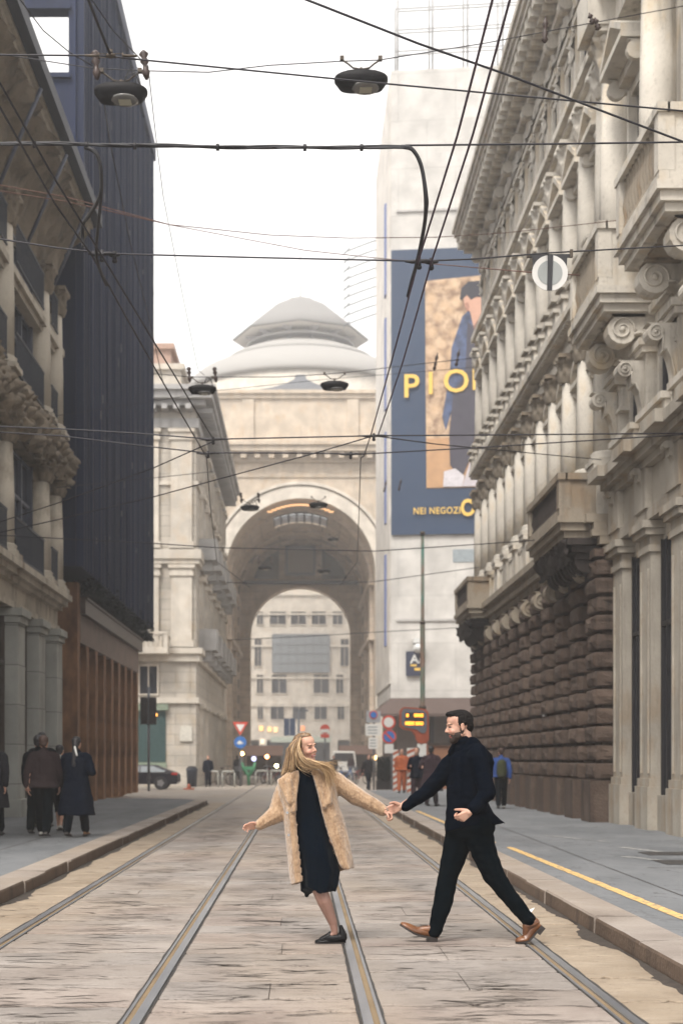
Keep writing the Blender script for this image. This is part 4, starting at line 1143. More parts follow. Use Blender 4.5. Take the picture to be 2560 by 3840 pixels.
# ---------------------------------------------------------------- wrapped building with the big advertisement
wb=thing('wrapped_building','tall building wrapped in grey scaffold cloth fading into fog behind the billboard','building',(10,80,0))
YB=78.0; XB=4.95
tiltf=lambda x: YB-(x-XB)*.105
b=MB()
def wbox(x0,x1,d0,d1,z0,z1,mb):   # slab that follows the slightly turned front
    a,c=tiltf(x0),tiltf(x1)
    mb.add([(x0,a-d1,z0),(x1,c-d1,z0),(x1,c-d0,z0),(x0,a-d0,z0),(x0,a-d1,z1),(x1,c-d1,z1),(x1,c-d0,z1),(x0,a-d0,z1)],[(0,3,2,1),(4,5,6,7),(0,1,5,4),(1,2,6,5),(2,3,7,6),(3,0,4,7)],False)
wbox(XB,26,-14,0,4.8,39.2,b); b.build('wrap_cloth',M['wrap'],wb)
b=MB(); b.box(XB-.06,XB-.003,YB+.2,YB+14.5,5.6,39.0); b.build('side_wrap',M['wrapw'],wb)
b=MB(); wbox(XB+.35,26,-14,-.5,0,4.8,b); b.build('ground_floor',simple('brown_shopfront',(.10,.075,.065),.6),wb)
for x in (7.2,8.2,9.6,11,12.4): 
    b=MB(); wbox(x-.1,x+.1,-.5,-.2,0.15,4.75,b); b.build('shopfront_post',M['darkmetal'],wb)
b=MB()
b.add([(XB-1.0,YB-1.6,3.9),(12,YB-2.3,3.9),(12,YB-.8,4.78),(XB,YB-.1,4.78),(XB-1.0,YB-1.6,3.75),(12,YB-2.3,3.75),(12,YB-.8,4.6),(XB,YB-.1,4.6)],[(0,1,2,3),(7,6,5,4),(0,4,5,1),(1,5,6,2),(2,6,7,3),(3,7,4,0)])
b.add([(XB-1.0,YB-1.6,3.9),(XB,YB-.1,4.78),(XB,YB+8,4.78),(XB-1.0,YB+8,3.9),(XB-1.0,YB-1.6,3.75),(XB,YB-.1,4.6),(XB,YB+8,4.6),(XB-1.0,YB+8,3.75)],[(0,1,2,3),(7,6,5,4),(0,4,5,1),(1,5,6,2),(2,6,7,3),(3,7,4,0)])
b.build('canopy',simple('brown_canopy',(.09,.06,.05),.8),wb)
# relief printed on the cloth: sills and dark windows at the lower right
for (z0,z1,x0,x1) in ((7.6,9.7,9.1,10.8),(12.2,12.9,8.3,10.8)):
    b=MB(); wbox(x0,x1,.003,.03,z0,z1,b); b.build('cloth_print',simple('cloth_print_blue',(.30,.34,.36),.7),wb)
for z in (9.0,31.4):
    b=MB(); wbox(XB+.3,16,.003,.10,z,z+.12,b); b.build('cloth_seam',simple('cloth_seam',(.47,.45,.43),.7),wb)
b=MB(); 
for z in (10.5,17.5,24,30.5): b.box(XB-.16,XB-.062,YB+3,YB+3.7,z-2.6,z+2.6)
b.build('side_banner',simple('blue_banner',(.16,.2,.4),.6),wb)
s=MB()
x=XB+.4
while x<15: 
    for d in (.5,2.5): s.tube([(x,tiltf(x)+d,39.2),(x,tiltf(x)+d,44.6+.8*math.sin(x*2.1))],.05,4)
    x+=1.9
for z in (40.3,41.5,42.7,43.9):
    for d in (.5,2.5): s.tube([(XB+.4,YB+d,z),(14.5,tiltf(14.5)+d,z)],.04,4)
s.build('scaffold',simple('pale_scaffold',(.30,.29,.28),.6),wb)
# curved fins of a taller neighbour
cf=thing('finned_tower','slim glass tower edge with nine curved balcony fins behind the wrap cloth','building',(6.5,100,0))
b=MB(); b.box(6.3,14,97,108,0,37.8); b.build('wall',M['wrapw'],cf)
b=MB(); b.box(6.28,14.02,96.9,108.1,37.8,38.4); b.build('roof_slab',M['wrapw'],cf)
for k in range(9):
    z=32.2+k*.62+.02*k; b=MB(); R=[]
    for i in range(9):
        q=i/8; x=3.05+3.4*q; zz=z+.62*math.sin(q*1.5)-.3; y=100-1.5*q
        R.append([(x,y-.06,zz),(x,y+.06,zz),(x,y+.06,zz+.06),(x,y-.06,zz+.06)])
    b.rings(R,True,True,False); b.add([(3.02,99.85,z-.5),(3.45,99.85,z-.02),(3.45,100.1,z+.03),(3.02,100.1,z-.45),(3.02,99.85,z-.42),(3.45,99.85,z+.10),(3.45,100.1,z+.13),(3.02,100.1,z-.35)],[(0,1,2,3),(7,6,5,4),(0,4,5,1),(1,5,6,2),(2,6,7,3),(3,7,4,0)])
    b.build('balcony_fin',simple('grey_fin',(.18,.19,.2),.5) if k==0 else bpy.data.materials['grey_fin'],cf)

# ---------------------------------------------------------------- billboard
bbx=thing('billboard','huge blue advertising sheet with yellow letters and a man by a stone wall','billboard',(XB,YB,13))
XR=11.2
b=MB(); wbox(XB+.01,XR,.10,.16,atz(1230,YB),atz(577,YB),b); b.build('blue_sheet',simple('poster_blue',(.018,.042,.092),.6,0,.12,.5,0),bbx)
def bq(poly,d,mt,name,parent=bbx):
    """flat printed shape; poly in photo pixels measured on the sheet"""
    vs=[]
    for (px,py) in poly:
        x=(px-VX)*YB/F
        for _ in range(3): x=(px-VX)*tiltf(x)/F
        vs.append((x,tiltf(x)-d,H-(py-VY)*tiltf(x)/F))
    b=MB(); m=len(vs); b.add(vs+[(v[0],v[1]+.012,v[2]) for v in vs],[tuple(range(m)),tuple(range(2*m-1,m-1,-1))]+[(i,(i+1)%m,m+(i+1)%m,m+i) for i in range(m)]); return b.build(name,mt,parent)
t=NT('printed_stone_wall'); v_=t.node('ShaderNodeTexVoronoi'); t.l.new(t.tc,v_.inputs['Vector']); v_.inputs['Scale'].default_value=1.6
c=t.mix(t.ramp(v_.outputs['Distance'],.25,.7),(.52,.35,.21,1),(.22,.13,.08,1)); c=t.mix(t.ramp(t.noise(2.2,5),.4,.7),c,(.62,.45,.30,1))
M['pwall']=t.done(c,.7)
bq([(975,648),(1130,632),(1130,1120),(978,1123)],.18,M['pwall'],'printed_picture')
bq([(978,1010),(1130,1000),(1130,1119),(979,1122)],.20,simple('printed_ground',(.50,.29,.15),.7,0,.2,2,0),'printed_ground')
M['pjk']=simple('printed_denim',(.085,.12,.23),.7,0,.7,2.2,0); M['ptr']=simple('printed_trousers',(.055,.05,.07),.7,0,.2,2,0)
bq([(1060,730),(1078,712),(1100,690),(1130,700),(1130,920),(1092,960),(1078,940),(1062,900),(1040,930),(1022,990),(1014,960),(1030,870),(1036,800)],.22,M['pjk'],'printed_jacket')
bq([(1040,900),(1062,870),(1130,900),(1130,985),(1096,960),(1080,1050),(1062,1092),(1044,1085),(1032,1070),(1030,1000)],.235,M['ptr'],'printed_trousers')
bq([(1018,1085),(1044,1078),(1065,1095),(1060,1119),(1016,1120)],.245,simple('printed_white',(.62,.58,.6),.7),'printed_shoe_white')
bq([(1060,1119),(1078,1060),(1096,1000),(1130,990),(1130,1118)],.243,simple('printed_white2',(.55,.5,.52),.7),'printed_cloth')
M['pskin']=simple('printed_skin',(.55,.31,.22),.7,0,.1,3,0)
bq([(1062,688),(1072,682),(1080,690),(1105,682),(1112,700),(1104,740),(1085,752),(1078,720),(1066,708)],.237,M['pskin'],'printed_face')
bq([(1054,690),(1058,665),(1074,650),(1100,648),(1114,662),(1112,688),(1092,684),(1080,692),(1070,680),(1060,692)],.245,simple('printed_hair',(.03,.028,.04),.7),'printed_hair')
bq([(1066,700),(1072,697),(1076,706),(1074,718),(1069,716)],.25,simple('printed_ear',(.42,.2,.14),.7),'printed_ear')
bq([(1085,752),(1096,738),(1112,728),(1112,745),(1098,760),(1088,766)],.25,simple('printed_shade',(.26,.13,.10),.7),'printed_shade')
bq([(1072,742),(1084,752),(1098,745),(1096,800),(1086,900),(1066,890)],.245,M['ptr'],'printed_shirt')
M['pyel']=simple('poster_yellow',(.78,.50,.10),.6,0,.05,1,0)
def text(s,px,py,hpx,mt,name,parent,d=.30,Y0=None,bold=.0,sxk=1.0,align='LEFT',space=1.0):
    cu=bpy.data.curves.new('t','FONT'); cu.body=s; cu.size=1; cu.offset=bold; cu.extrude=.01; cu.space_character=space; cu.resolution_u=3
    o=bpy.data.objects.new('t',cu); COL.objects.link(o); bpy.context.view_layer.update()
    me=bpy.data.meshes.new_from_object(o.evaluated_get(bpy.context.evaluated_depsgraph_get())); bpy.data.objects.remove(o)
    hh=max(v.co.y for v in me.vertices); x0=min(v.co.x for v in me.vertices)
    Y=Y0 or YB; k=hpx*Y/F/hh; off=OFF.get(parent.name,Vector((0,0,0)))
    X=(px-VX)*Y/F
    for v in me.vertices:
        x=X+(v.co.x-x0)*k*sxk
        if Y0: y=Y0-d-v.co.z
        else: y=tiltf(x)-d-v.co.z*1.0
        v.co=Vector((x,y,H-(py-VY)*Y/F+v.co.y*k))-off
    me.materials.clear(); me.materials.append(mt)
    return link_mesh(name,me,parent)
text('P',927,916,52,M['pyel'],'letter',bbx,bold=.012,sxk=1.0)
text('I',982,910,50,M['pyel'],'letter',bbx,bold=.012)
text('O',1016,907,52,M['pyel'],'letter',bbx,bold=.012,sxk=1.0)
text('N',1081,903,52,M['pyel'],'letter',bbx,bold=.012)
text('NEI NEGOZI',948,1184,15,M['pyel'],'lettering',bbx,bold=.012,space=1.10,sxk=.84)
text('OV',1054,1189,38,M['pyel'],'lettering',bbx,bold=.03,sxk=.78)
# small hanging poster
ps=thing('wall_poster','small dark blue poster with white slanted letters on the grey cloth','poster',(XB+1,YB,6))
b=MB(); wbox(atx(931,YB),atx(966,YB),.12,.2,atz(1553,YB),atz(1497,YB),b); b.build('poster_sheet',simple('poster_navy',(.028,.035,.07),.5),ps)
text('A/',940,1524,20,simple('poster_white',(.75,.75,.72),.6),'lettering',ps,d=.22,bold=.02)
b=MB(); wbox(atx(941,YB),atx(955,YB),.205,.225,atz(1531,YB),atz(1527,YB),b); wbox(atx(950,YB),atx(965,YB),.205,.225,atz(1541,YB),atz(1535,YB),b); b.build('printed_stripe',M['pyel'],ps)
cm=MB(); x=atx(957,YB); cm.box(x-.25,x+.25,YB-.9,YB-.1,7.75,8.0); cm.ell((x,YB-.7,7.5),(.28,.28,.28)); tag(cm.build('security_camera',simple('camera_white',(.7,.7,.68),.4)),'white dome security camera above the small dark poster','camera')
# far backdrop: terraces of fog-faded houses right and left of the arch so that the square has ends
for i,(x,y,hh,wd) in enumerate(((-22,112,18,11),(24,112,22,13))):
    o=thing('far_house',['pale plain house left behind the cream corner palace','pale plain house right of the arch behind the wrapped building'][i],'building',(x,y,0))
    b=MB(); b.box(x-wd,x+wd,y,y+12,0,hh); b.build('wall',M['cream2'],o); b=MB(); b.box(x-wd-.3,x+wd+.3,y-.5,y+12,hh,hh+.7); b.build('roof_cornice',M['slate'],o)
    for k in range(5):
        for j in range(4): fwin(o,x-wd+2+k*4,x-wd+3.2+k*4,y,2+j*4.2,4.2+j*4.2,M['windark'])
# ---------------------------------------------------------------- overhead line
M['wire']=simple('tarred_wire',(.022,.02,.026),.5,.3,.2,5,0)
M['wirep']=simple('purple_brown_wire',(.05,.022,.045),.5,.3,.2,5,0)
M['wirer']=simple('rusty_wire',(.11,.05,.035),.7,.2,.2,5,0)
M['cable']=simple('rubber_cable',(.016,.015,.018),.6,0,.2,5,0)
M['insul']=simple('brown_insulator',(.045,.022,.016),.45,0,.4,15,0)
M['brass']=simple('aged_brass_clamp',(.075,.055,.038),.6,.2,.3,20,0)
def wire(name,pts,r,mt,label,cat='wire',sag=0,n=10,grp=None):
    """pts: (px,py,depth) nodes joined by slightly sagging spans"""
    P=[]; V=[W(*p) for p in pts]
    for a,b in zip(V[:-1],V[1:]):
        for i in range(n):
            q=i/n; p=a.lerp(b,q); p.z-=sag*(b-a).length*4*q*(1-q); P.append(p)
    P.append(V[-1]); b=MB(); b.tube(P,r,5); o=b.build(name,mt); return tag(o,label,cat,grp)
# contact wires
cw=[((-60,120,9.3),(0,190,9.6),(120,400,10.7),(250,612,12.2),(400,860,16.2),(490,1008,18.6)),
    ((-60,150,9.0),(0,245,9.6),(125,465,11.2),(215,592,12.2),(350,835,16),(470,1042,19.4)),
    ((1150,-60,7.2),(1130,0,7.7),(1050,310,9.5),(960,600,11.9),(900,825,15),(851,1000,18.6)),
    ((1190,-60,7.3),(1170,0,7.8),(1085,310,9.6),(990,602,12.0),(925,830,15.2),(868,1000,18.7))]
cl=['upper tram contact wire slanting down the left side across the navy tower','lower tram contact wire slanting down the left side with feeder cables clamped to it',
    'inner tram contact wire falling steeply past the left edge of the blue billboard','outer tram contact wire falling steeply over the yellow billboard letters']
for i,(p,l) in enumerate(zip(cw,cl)): wire('contact_wire',p,.0085,M['wirep'] if i>1 else M['wire'],l,'wire',.001,5,'tram contact wires')
wire('contact_wire',((851,1000,18.6),(835,1048,19.6),(828,1052,19.8),(825,1150,24),(820,1290,33),(780,1345,36)),.008,M['wire'],'thin contact wire dropping in front of the right rim of the great arch','wire',.0)
wire('contact_wire',((470,1042,19.4),(475,1052,19.8),(482,1150,24),(498,1290,33),(575,1350,36)),.008,M['wire'],'thin contact wire dropping in front of the left rim of the great arch','wire',.0)
# cross spans
S=[('top span wire above the left lamp sloping down to the right edge',((-40,126,12),(250,128,12),(290,134,12),(860,190,12.4),(1600,258,12.5)),.008,.0),
 ('thin lamp cable rising from the first lamp to the upper right corner',((-40,118,17.6),(215,157,17.5),(345,163,17.5),(480,166,17.5),(620,150,17.5),(780,141,17.5),(870,138,17.6),(1120,98,19),(1330,58,21),(1600,8,24)),.0075,.0),
 ('long wire from the top centre sloping down to the upper right edge',((680,-10,10),(960,100,10.2),(1165,172,10.5),(1400,262,11),(1600,338,11.5)),.009,.0),
 ('straight span wire from the thick cable to the right edge',((930,334,11.2),(1250,331,11.4),(1600,326,11.6)),.008,.0),
 ('cross span at billboard top height that carries the round sign',((-40,543,12.2),(130,569,12.2),(250,583,12.2),(600,592,12.2),(960,600,12.1),(1090,595,12.6),(1260,581,13.4),(1600,562,14.5)),.0078,.0),
 ('upper of two thin rusty wires sagging across the navy tower',((-40,418,20),(150,452,20),(390,516,20),(620,540,21),(800,547,22),(1000,545,23),(1160,535,25),(1600,486,27)),.007,.0),
 ('lower of two thin rusty wires that ends at the round sign',((-40,432,20),(150,462,20),(390,516.5,20),(700,575,20),(980,605,18),(1220,626,14),(1330,632,14)),.0062,.0),
 ('upper cross span above the arch cornice',((-40,978,18.8),(140,985,18.8),(310,995,18.7),(490,1009,18.6),(860,1001,18.7),(1150,999,18.9),(1600,995,19.2)),.010,.0),
 ('lower cross span above the arch cornice',((-40,990,19.8),(140,1001,19.8),(300,1021,19.8),(470,1040,19.8),(700,1041,19.8),(830,1043,19.8),(1100,1028,20),(1600,996,20.5)),.0095,.0),
 ('diagonal bracing wire from the right wire pair to the far left',((-40,1232,24),(150,1190,23),(350,1142,22),(560,1085,20.5),(720,1042,19.6),(851,1003,18.7)),.009,.0),
 ('short diagonal wire from the left wire pair down across the navy tower',((-40,1212,25),(150,1150,23),(350,1076,20.5),(490,1014,18.7)),.0085,.0),
 ('wire falling right from the wire pair to the stone column',((866,1002,18.7),(1000,1020,21),(1200,1039,25),(1380,1056,29)),.009,.0),
 ('thin wire carrying the second pair of lamps',((350,858,33),(440,866,33),(500,866,33),(640,866,33),(740,860,33),(800,855,33),(1000,832,36),(1110,820,38)),.010,.0),
 ('thin stay wire below the second pair of lamps',((130,955,33),(350,922,33),(500,897,33),(740,872,34),(1110,842,36)),.006,.0),
 ('cross span in front of the arch at its springing height',((-20,1228,30),(190,1240,30),(350,1248,30),(500,1258,31),(860,1266,31),(1100,1250,32),(1300,1236,33)),.011,.0),
 ('faint wire before the upper cream palace windows',((130,1120,30),(350,1098,32),(490,1083,34)),.008,.0),
 ('low cross span halfway down the arch opening',((520,1338,45),(700,1342,45),(860,1336,45),(1100,1303,45)),.013,.0),
 ('lowest cross span inside the arch opening',((520,1470,62),(700,1462,62),(860,1452,62),(1090,1440,62)),.016,.0),
 ('thin drop wire between the navy tower and the second lamp',((340,150,18),(360,330,22),(375,450,25),(420,680,30),(455,850,34),(470,862,34)),.0075,.0),
 ('thin drop wire crossing the navy tower from the first lamp',((236,215,17.6),(252,320,20),(300,560,24),(345,740,28),(375,880,32)),.0085,.0),
 ('suspension wire from the top edge to the left corner of the first lamp',((40,-10,16),(100,70,16.5),(160,120,17),(215,152,17.5)),.0075,.0),
 ('suspension wire from the top edge to the right corner of the first lamp',((205,-10,16),(260,70,16.8),(335,148,17.5)),.0075,.0),
 ('taut brown wire from the top edge to the brass joint left of centre',((199,-12,11.2),(228,62,11.6),(254,126,12)),.012,.0)]
for l,p,r,sg in S: wire('span_wire',p,r,M['wirer'] if 'rusty' in l else M['wire'],l,'wire',sg,4,'overhead span wires')
# thick feeder cable with its two hanging ends
fc=thing('feeder_cable','thick black bundled cable across the street with a looped end on each side','cable',W(0,332,11.2))
r=random.Random(4)
for k in range(4):
    P=[]
    for i in range(46):
        q=i/45; px=-60+(938+60)*q; py=329+9*min(1,max(0,(px-60)/500))+1.8*math.sin(q*25+k*1.9)+k*.9-1
        P.append(W(px,py,11.2-.015*math.sin(q*31+k*2)))
    b=MB(); b.tube(P,.0085 if k else .010,6); b.build('cable_strand',M['cable'],fc)
b=MB()
for px in (80,200,310,500,700,830): p=W(px,332+7*min(1,max(0,(px-60)/500)),11.2); b.tube([p-Vector((.012,0,0)),p+Vector((.012,0,0))],.028,8)
b.build('cable_tie',M['darkmetal'],fc)
def smooth(pts,n=8):
    out=[]; V=[W(*p) for p in pts]; V=[V[0]]+V+[V[-1]]
    for i in range(1,len(V)-2):
        a,b,c,d=V[i-1:i+3]
        for k in range(n):
            t_=k/n; out.append(.5*((2*b)+(c-a)*t_+(2*a-5*b+4*c-d)*t_*t_+(3*b-a-3*c+d)*t_**3))
    out.append(V[-2]); return out
for pts,rr in ((((195,338,11.2),(222,352,11.2),(233,400,11.3),(230,450,11.4),(205,495,11.8),(191,515,12),(190,545,12.1),(193,566,12.1)),.016),
               (((200,339,11.2),(226,360,11.2),(234,420,11.3),(228,500,11.6),(222,560,12),(224,600,12.2),(234,630,12.6),(245,655,13)),.014),
               (((920,337,11.2),(945,342,11.2),(966,378,11.25),(976,440,11.3),(976,500,11.5),(966,560,11.8),(955,610,12),(945,645,12.6),(936,680,13)),.016),
               (((925,338,11.2),(950,347,11.2),(969,390,11.25),(979,450,11.3),(979,480,11.4),(970,545,11.7),(957,598,12)),.014)):
    b=MB(); b.tube(smooth(pts),rr,7); b.build('hanging_cable',M['cable'],fc)
# clamps and turnbuckles
def clamp(px,py,Y,label,w_=.12):
    c=W(px,py,Y); b=MB(); b.tube([c-Vector((w_,0,0)),c-Vector((w_*.5,0,.004)),c+Vector((w_*.5,0,.004)),c+Vector((w_,0,0))],[.009,.017,.017,.009],7); b.tube([c+Vector((0,0,.03)),c-Vector((0,.01,.045))],.018,7); b.ell(c-Vector((0,.0,.05)),(.024,.024,.022),None,8,6)
    tag(b.build('wire_clamp',M['darkmetal']),label,'clamp','wire clamps')
clamp(235,583,12.15,'iron clamp where the left contact wires meet the sign span'); clamp(264,586,12.2,'second iron clamp right beside the left crossing',.05)
clamp(962,600,12.05,'iron clamp at the inner right wire crossing over the billboard'); clamp(990,602,12.1,'iron clamp at the outer right wire crossing over the billboard',.06)
clamp(490,1009,18.6,'small turnbuckle clamp over the cream palace cornice',.16); clamp(478,1041,19.7,'lower turnbuckle clamp over the cream palace cornice',.16)
clamp(858,1001,18.7,'turnbuckle clamp just left of the billboard on the upper span',.2); clamp(805,1043,19.8,'turnbuckle clamp over the arch cornice on the lower span',.16)
b=MB(); c=W(255,128,12)
b.ell(c,(.045,.03,.02),None,10,6); b.tube([c+Vector((0,0,.01)),c+Vector((-.004,0,.05))],.02,7)
for s_ in (-1,1):
    for z in (-.017,.017): b.tube([c+Vector((s_*.03,0,z)),c+Vector((s_*.1,0,z))],.004,5)
    b.tube([c+Vector((s_*.1,0,-.025)),c+Vector((s_*.1,0,.025))],.008,6); b.tube([c+Vector((s_*.1,0,0)),c+Vector((s_*.22,0,-.003*s_))],[.014,.009],7)
tag(b.build('wire_joint',M['brass']),'brass insulated joint where three top wires meet above the first lamp','wire joint')
# strain insulators
def insul(px,py,Y,ang,L,parent=None,label=None,name='insulator'):
    c=W(px,py,Y); d=Vector((math.sin(ang),0,math.cos(ang))); b=MB(); n=9
    pts=[c+d*L*(i/(n-1)-.5) for i in range(n)]
    b.tube(pts,[.018,.05,.026,.045,.02,.024,.045,.03,.012],10)
    b.cone(c+d*L*.5,c+d*L*.56,.014,.012,6)
    o=b.build(name,M['insul'],parent)
    if label: tag(o,label,'insulator','strain insulators')
    return o
insul(1251,70,19.6,.04,.34,None,'dark brown upright insulator on the wire left of the pale columns')
insul(1357,44,21,-.35,.16,None,'upper of two small brown insulators at the upper right'); insul(1370,56,21,-.3,.17,None,'lower of two small brown insulators at the upper right')
for px,py,Y,l in ((1000,832,36,'insulator hanging over the printed stone wall left of the man'),(1050,823,37,'insulator hanging over the printed jacket of the billboard'),
                  (884,1118,52,'small insulator before the side banner'),(918,1114,52,'small insulator before the lower blue sheet')): insul(px,py,Y,.2,.42,None,l)
# street lamps hung over the tracks
M['lampbody']=simple('lamp_housing',(.010,.009,.010),.6,0,.2,8,0,spec=.15); M['lamplens']=simple('lamp_lens',(.17,.165,.155),.15,0,.2,4,0); M['led']=simple('led_board',(.42,.40,.30),.4,0,.1,9,0)
lamps=[]
def lamp(px,py,Y,label,ins):
    c=W(px,py,Y); L=.33
    t_=thing('street_lamp',label,'street lamp',c,'street lamps hung over the tramway')
    b=MB(); R=[]
    for (q,zz,wy) in ((1.0,.015,.17),(1.0,-.015,.17),(.80,-.105,.14),(.62,-.118,.10)):
        R.append([(c.x+L*q*math.copysign(abs(math.cos(a))**.6,math.cos(a)),c.y+wy*math.copysign(abs(math.sin(a))**.75,math.sin(a)),c.z+zz+ (.045*(1-abs(math.cos(a))) if zz>0 else 0)) for a in [2*math.pi*k/20 for k in range(20)]])
    R.insert(0,[(c.x+(p[0]-c.x)*.55,c.y+(p[1]-c.y)*.6,c.z+.075) for p in R[0]])
    b.rings(R,True,True,True); b.build('lamp_housing',M['lampbody'],t_)
    g=MB(); g.lathe((c.x+.05,c.y-.02,c.z),[(.17,-.10),(.17,-.117),(.13,-.128)],16); o=g.build('lamp_lens',M['lamplens'],t_)
    g=MB(); g.box(c.x-.02,c.x+.13,c.y-.09,c.y+.06,c.z-.134,c.z-.1285); g.build('led_board',M['led'],o)
    b=MB(); tz=c.z+.27
    b.tube([(c.x,c.y,c.z+.07),(c.x,c.y,c.z+.15)],.022,7)
    for s_ in (-1,1): b.tube([(c.x,c.y,c.z+.13),(c.x+s_*.10,c.y,c.z+.15),(c.x+s_*.16,c.y,c.z+.20),(c.x+s_*.235,c.y,tz-.02)],.012,6); b.box(c.x+s_*.235-.025,c.x+s_*.235+.025,c.y-.03,c.y+.03,tz-.03,tz+.02)
    b.build('hanger_arm',M['brass'],t_)
    if ins:
        for s_,a in ((-1,-.08),(1,-.12)):
            k=MB(); cc=Vector((c.x+s_*.3,c.y-.03,tz+.05)); d=Vector((math.sin(a),0,math.cos(a))); n=9
            k.tube([cc+d*.36*(.5-i/(n-1)) for i in range(n)],[.02,.06,.03,.056,.026,.032,.052,.038,.016],10); k.build('insulator',M['insul'],t_)
        P=[]
        k=MB()
        for j in range(3):
            k.tube([Vector((c.x+.05+.17*q,c.y-.05,c.z+.1+.16*math.sin(q*3.1)+.03*j*math.sin(q*6+j))) for q in [i/10 for i in range(16)]],.006,5)
        k.build('lamp_cable',M['cable'],t_)
    return t_
LP=[(278,212,17.5,'large street lamp nearest on the left hung between two brown insulators',1),(829,184,17.5,'large street lamp nearest at top centre with bare bracket arms',0),
    (465,893,33,'smaller street lamp before the cream palace roof with two insulators',1),(768,884,33,'smaller street lamp in front of the pale dome',0),
    (574,1165,49,'small lamp at the upper left rim of the arch opening',1),(731,1159,49.5,'small lamp under the warm light strip of the arch',0),
    (609,1303,66,'tiny lamp left of the panel inside the vault',1),(744,1311,67,'tiny lamp right of the panel inside the vault',0),
    (765,1238,82,'faint tiny lamp high on the right inside the vault',0)]
for a in LP: lamp(*a)
# round tram sign on its span wire
sg=thing('round_sign','round white and grey hanging sign with a black vertical bar','sign',W(1262,626,13.4))
c=W(1262,627,13.4); s_=13.4/F
b=MB(); b.prism([(c.x-47*s_,c.z+44*s_),(c.x+47*s_,c.z+44*s_),(c.x+47*s_,c.z+36*s_),(c.x+40*s_,c.z+36*s_),(c.x+38*s_,c.z),(c.x-38*s_,c.z),(c.x-40*s_,c.z+36*s_),(c.x-47*s_,c.z+36*s_)],'y',c.y+.004,c.y+.016); b.build('back_plate',M['cable'],sg)
b=MB(); b.lathe((c.x,c.y,c.z),[(41*s_,-.004),(41*s_,.0035)],40,ax='y'); b.build('white_disc',simple('sign_white',(.58,.56,.53),.5,0,.1,4,0),sg)
b=MB(); b.lathe((c.x,c.y-.006,c.z),[(28.5*s_,-.001),(28.5*s_,.0015)],36,ax='y'); b.build('grey_disc',simple('sign_grey',(.28,.29,.28),.5,0,.1,4,0),sg)
b=MB(); b.prism([(c.x-7*s_,c.z-41*s_),(c.x+4*s_,c.z-41*s_),(c.x+7*s_,c.z+41*s_),(c.x-5*s_,c.z+41*s_)],'y',c.y-.014,c.y-.0085); b.build('black_bar',M['cable'],sg)
b=MB()
for q in (-1,1): x=c.x+q*49*s_; b.box(x-.013,x+.013,c.y-.02,c.y+.02,c.z+36*s_,c.z+53*s_)
b.build('sign_clip',M['brass'],sg)
# ---------------------------------------------------------------- things along the far street
def post(mb,x,y,z0,z1,r=.035): mb.tube([(x,y,z0),(x,y,z1)],r,8)
def disc(c,r,d0,d1,mt,name,parent,n=28): b=MB(); b.lathe((c[0],c[1],c[2]),[(r,-d0),(r,-d1)],n,ax='y'); return b.build(name,mt,parent)
M['sred']=simple('sign_red',(.55,.06,.035),.4,0,.1,5,0); M['sblue']=simple('sign_blue',(.03,.14,.42),.4,0,.1,5,0); M['swhite']=simple('enamel_white',(.66,.65,.62),.4,0,.1,5,0)
M['post']=simple('grey_post',(.16,.17,.19),.5,.4); M['sback']=simple('sign_back_blue',(.07,.10,.17),.5,.1)
# traffic light seen from behind
Y=58; g0=.15; x=atx(342,Y)
o=thing('traffic_light','dark double traffic light seen from behind at the left pavement end','traffic light',(x,Y,g0))
b=MB(); post(b,x,Y,g0,atz(1578,Y),.055); b.build('pole',M['post'],o)
for dx in (-.2,.17): b=MB(); b.box(x+dx-.14,x+dx+.14,Y-.12,Y+.14,atz(1664,Y),atz(1602,Y)); b.build('signal_box',M['cable'],o,.02)
b=MB(); b.ell((x+.30,Y-.02,atz(1642,Y)),(.06,.06,.07),None,8,6); b.build('amber_glint',emit('amber_signal',(1,.42,.08),1.2),o)
# yield + blue arrow signs on one post
Y=76; x=atx(552,Y)
o=thing('sign_post','red and white yield triangle above a round blue arrow sign','sign',(x,Y,0))
b=MB(); post(b,x,Y,0,atz(1656,Y),.05); b.build('post',M['post'],o)
def tri(cx_,cz,w_,y0,y1,mt,name): b=MB(); b.prism([(cx_-w_/2,cz+w_*.43),(cx_+w_/2,cz+w_*.43),(cx_,cz-w_*.43)],'y',y0,y1); return b.build(name,mt,o)
cz=atz(1674,Y); tri(x,cz,36*Y/F,Y-.09,Y-.06,M['sred'],'red_triangle'); tri(x,cz+.03,21*Y/F,Y-.10,Y-.093,M['swhite'],'white_triangle')
disc((x,Y,atz(1705,Y)),14*Y/F,.06,.09,M['sblue'],'blue_disc',o)
b=MB(); z=atz(1705,Y); b.add([(x-.18,Y-.1,z-.03),(x-.02,Y-.1,z+.12),(x+.05,Y-.1,z+.02),(x+.2,Y-.1,z-.06),(x-.1,Y-.1,z-.12)],[(0,1,2,3,4)]); b.build('white_arrow',M['swhite'],o,0,False)
# warm lights in the distance
for px,py,Yl,rr,c,s_,l in ((556,1731,80,.10,(1,.55,.18),11,'amber warning light under the blue round sign'),(613,1738,110,.14,(1,.38,.12),9,'orange light glowing in the arch shade'),
                      (635,1759,90,.11,(1,.92,.45),10,'yellow headlight glowing low left of the woman'),(860,1740,98,.15,(1,.55,.2),3.5,'amber shop light behind the far walker'),
                      (583,1743,120,.2,(.6,.6,1),1.0,'dim violet light left of the orange one')):
    b=MB(); c_=W(px,py,Yl); b.ell(c_,(rr,rr*.6,rr),None,12,8); m=emit('glow_lamp_%d'%px,c,s_); o=b.build('lamp_head',m)
    q=thing('signal_lamp',l,'lamp',(c_.x,c_.y,0)); o.parent=q; o.location=-Vector((c_.x,c_.y,0)); b=MB(); post(b,c_.x,c_.y,0,c_.z-.05,.03); b.build('lamp_post',M['post'],q)
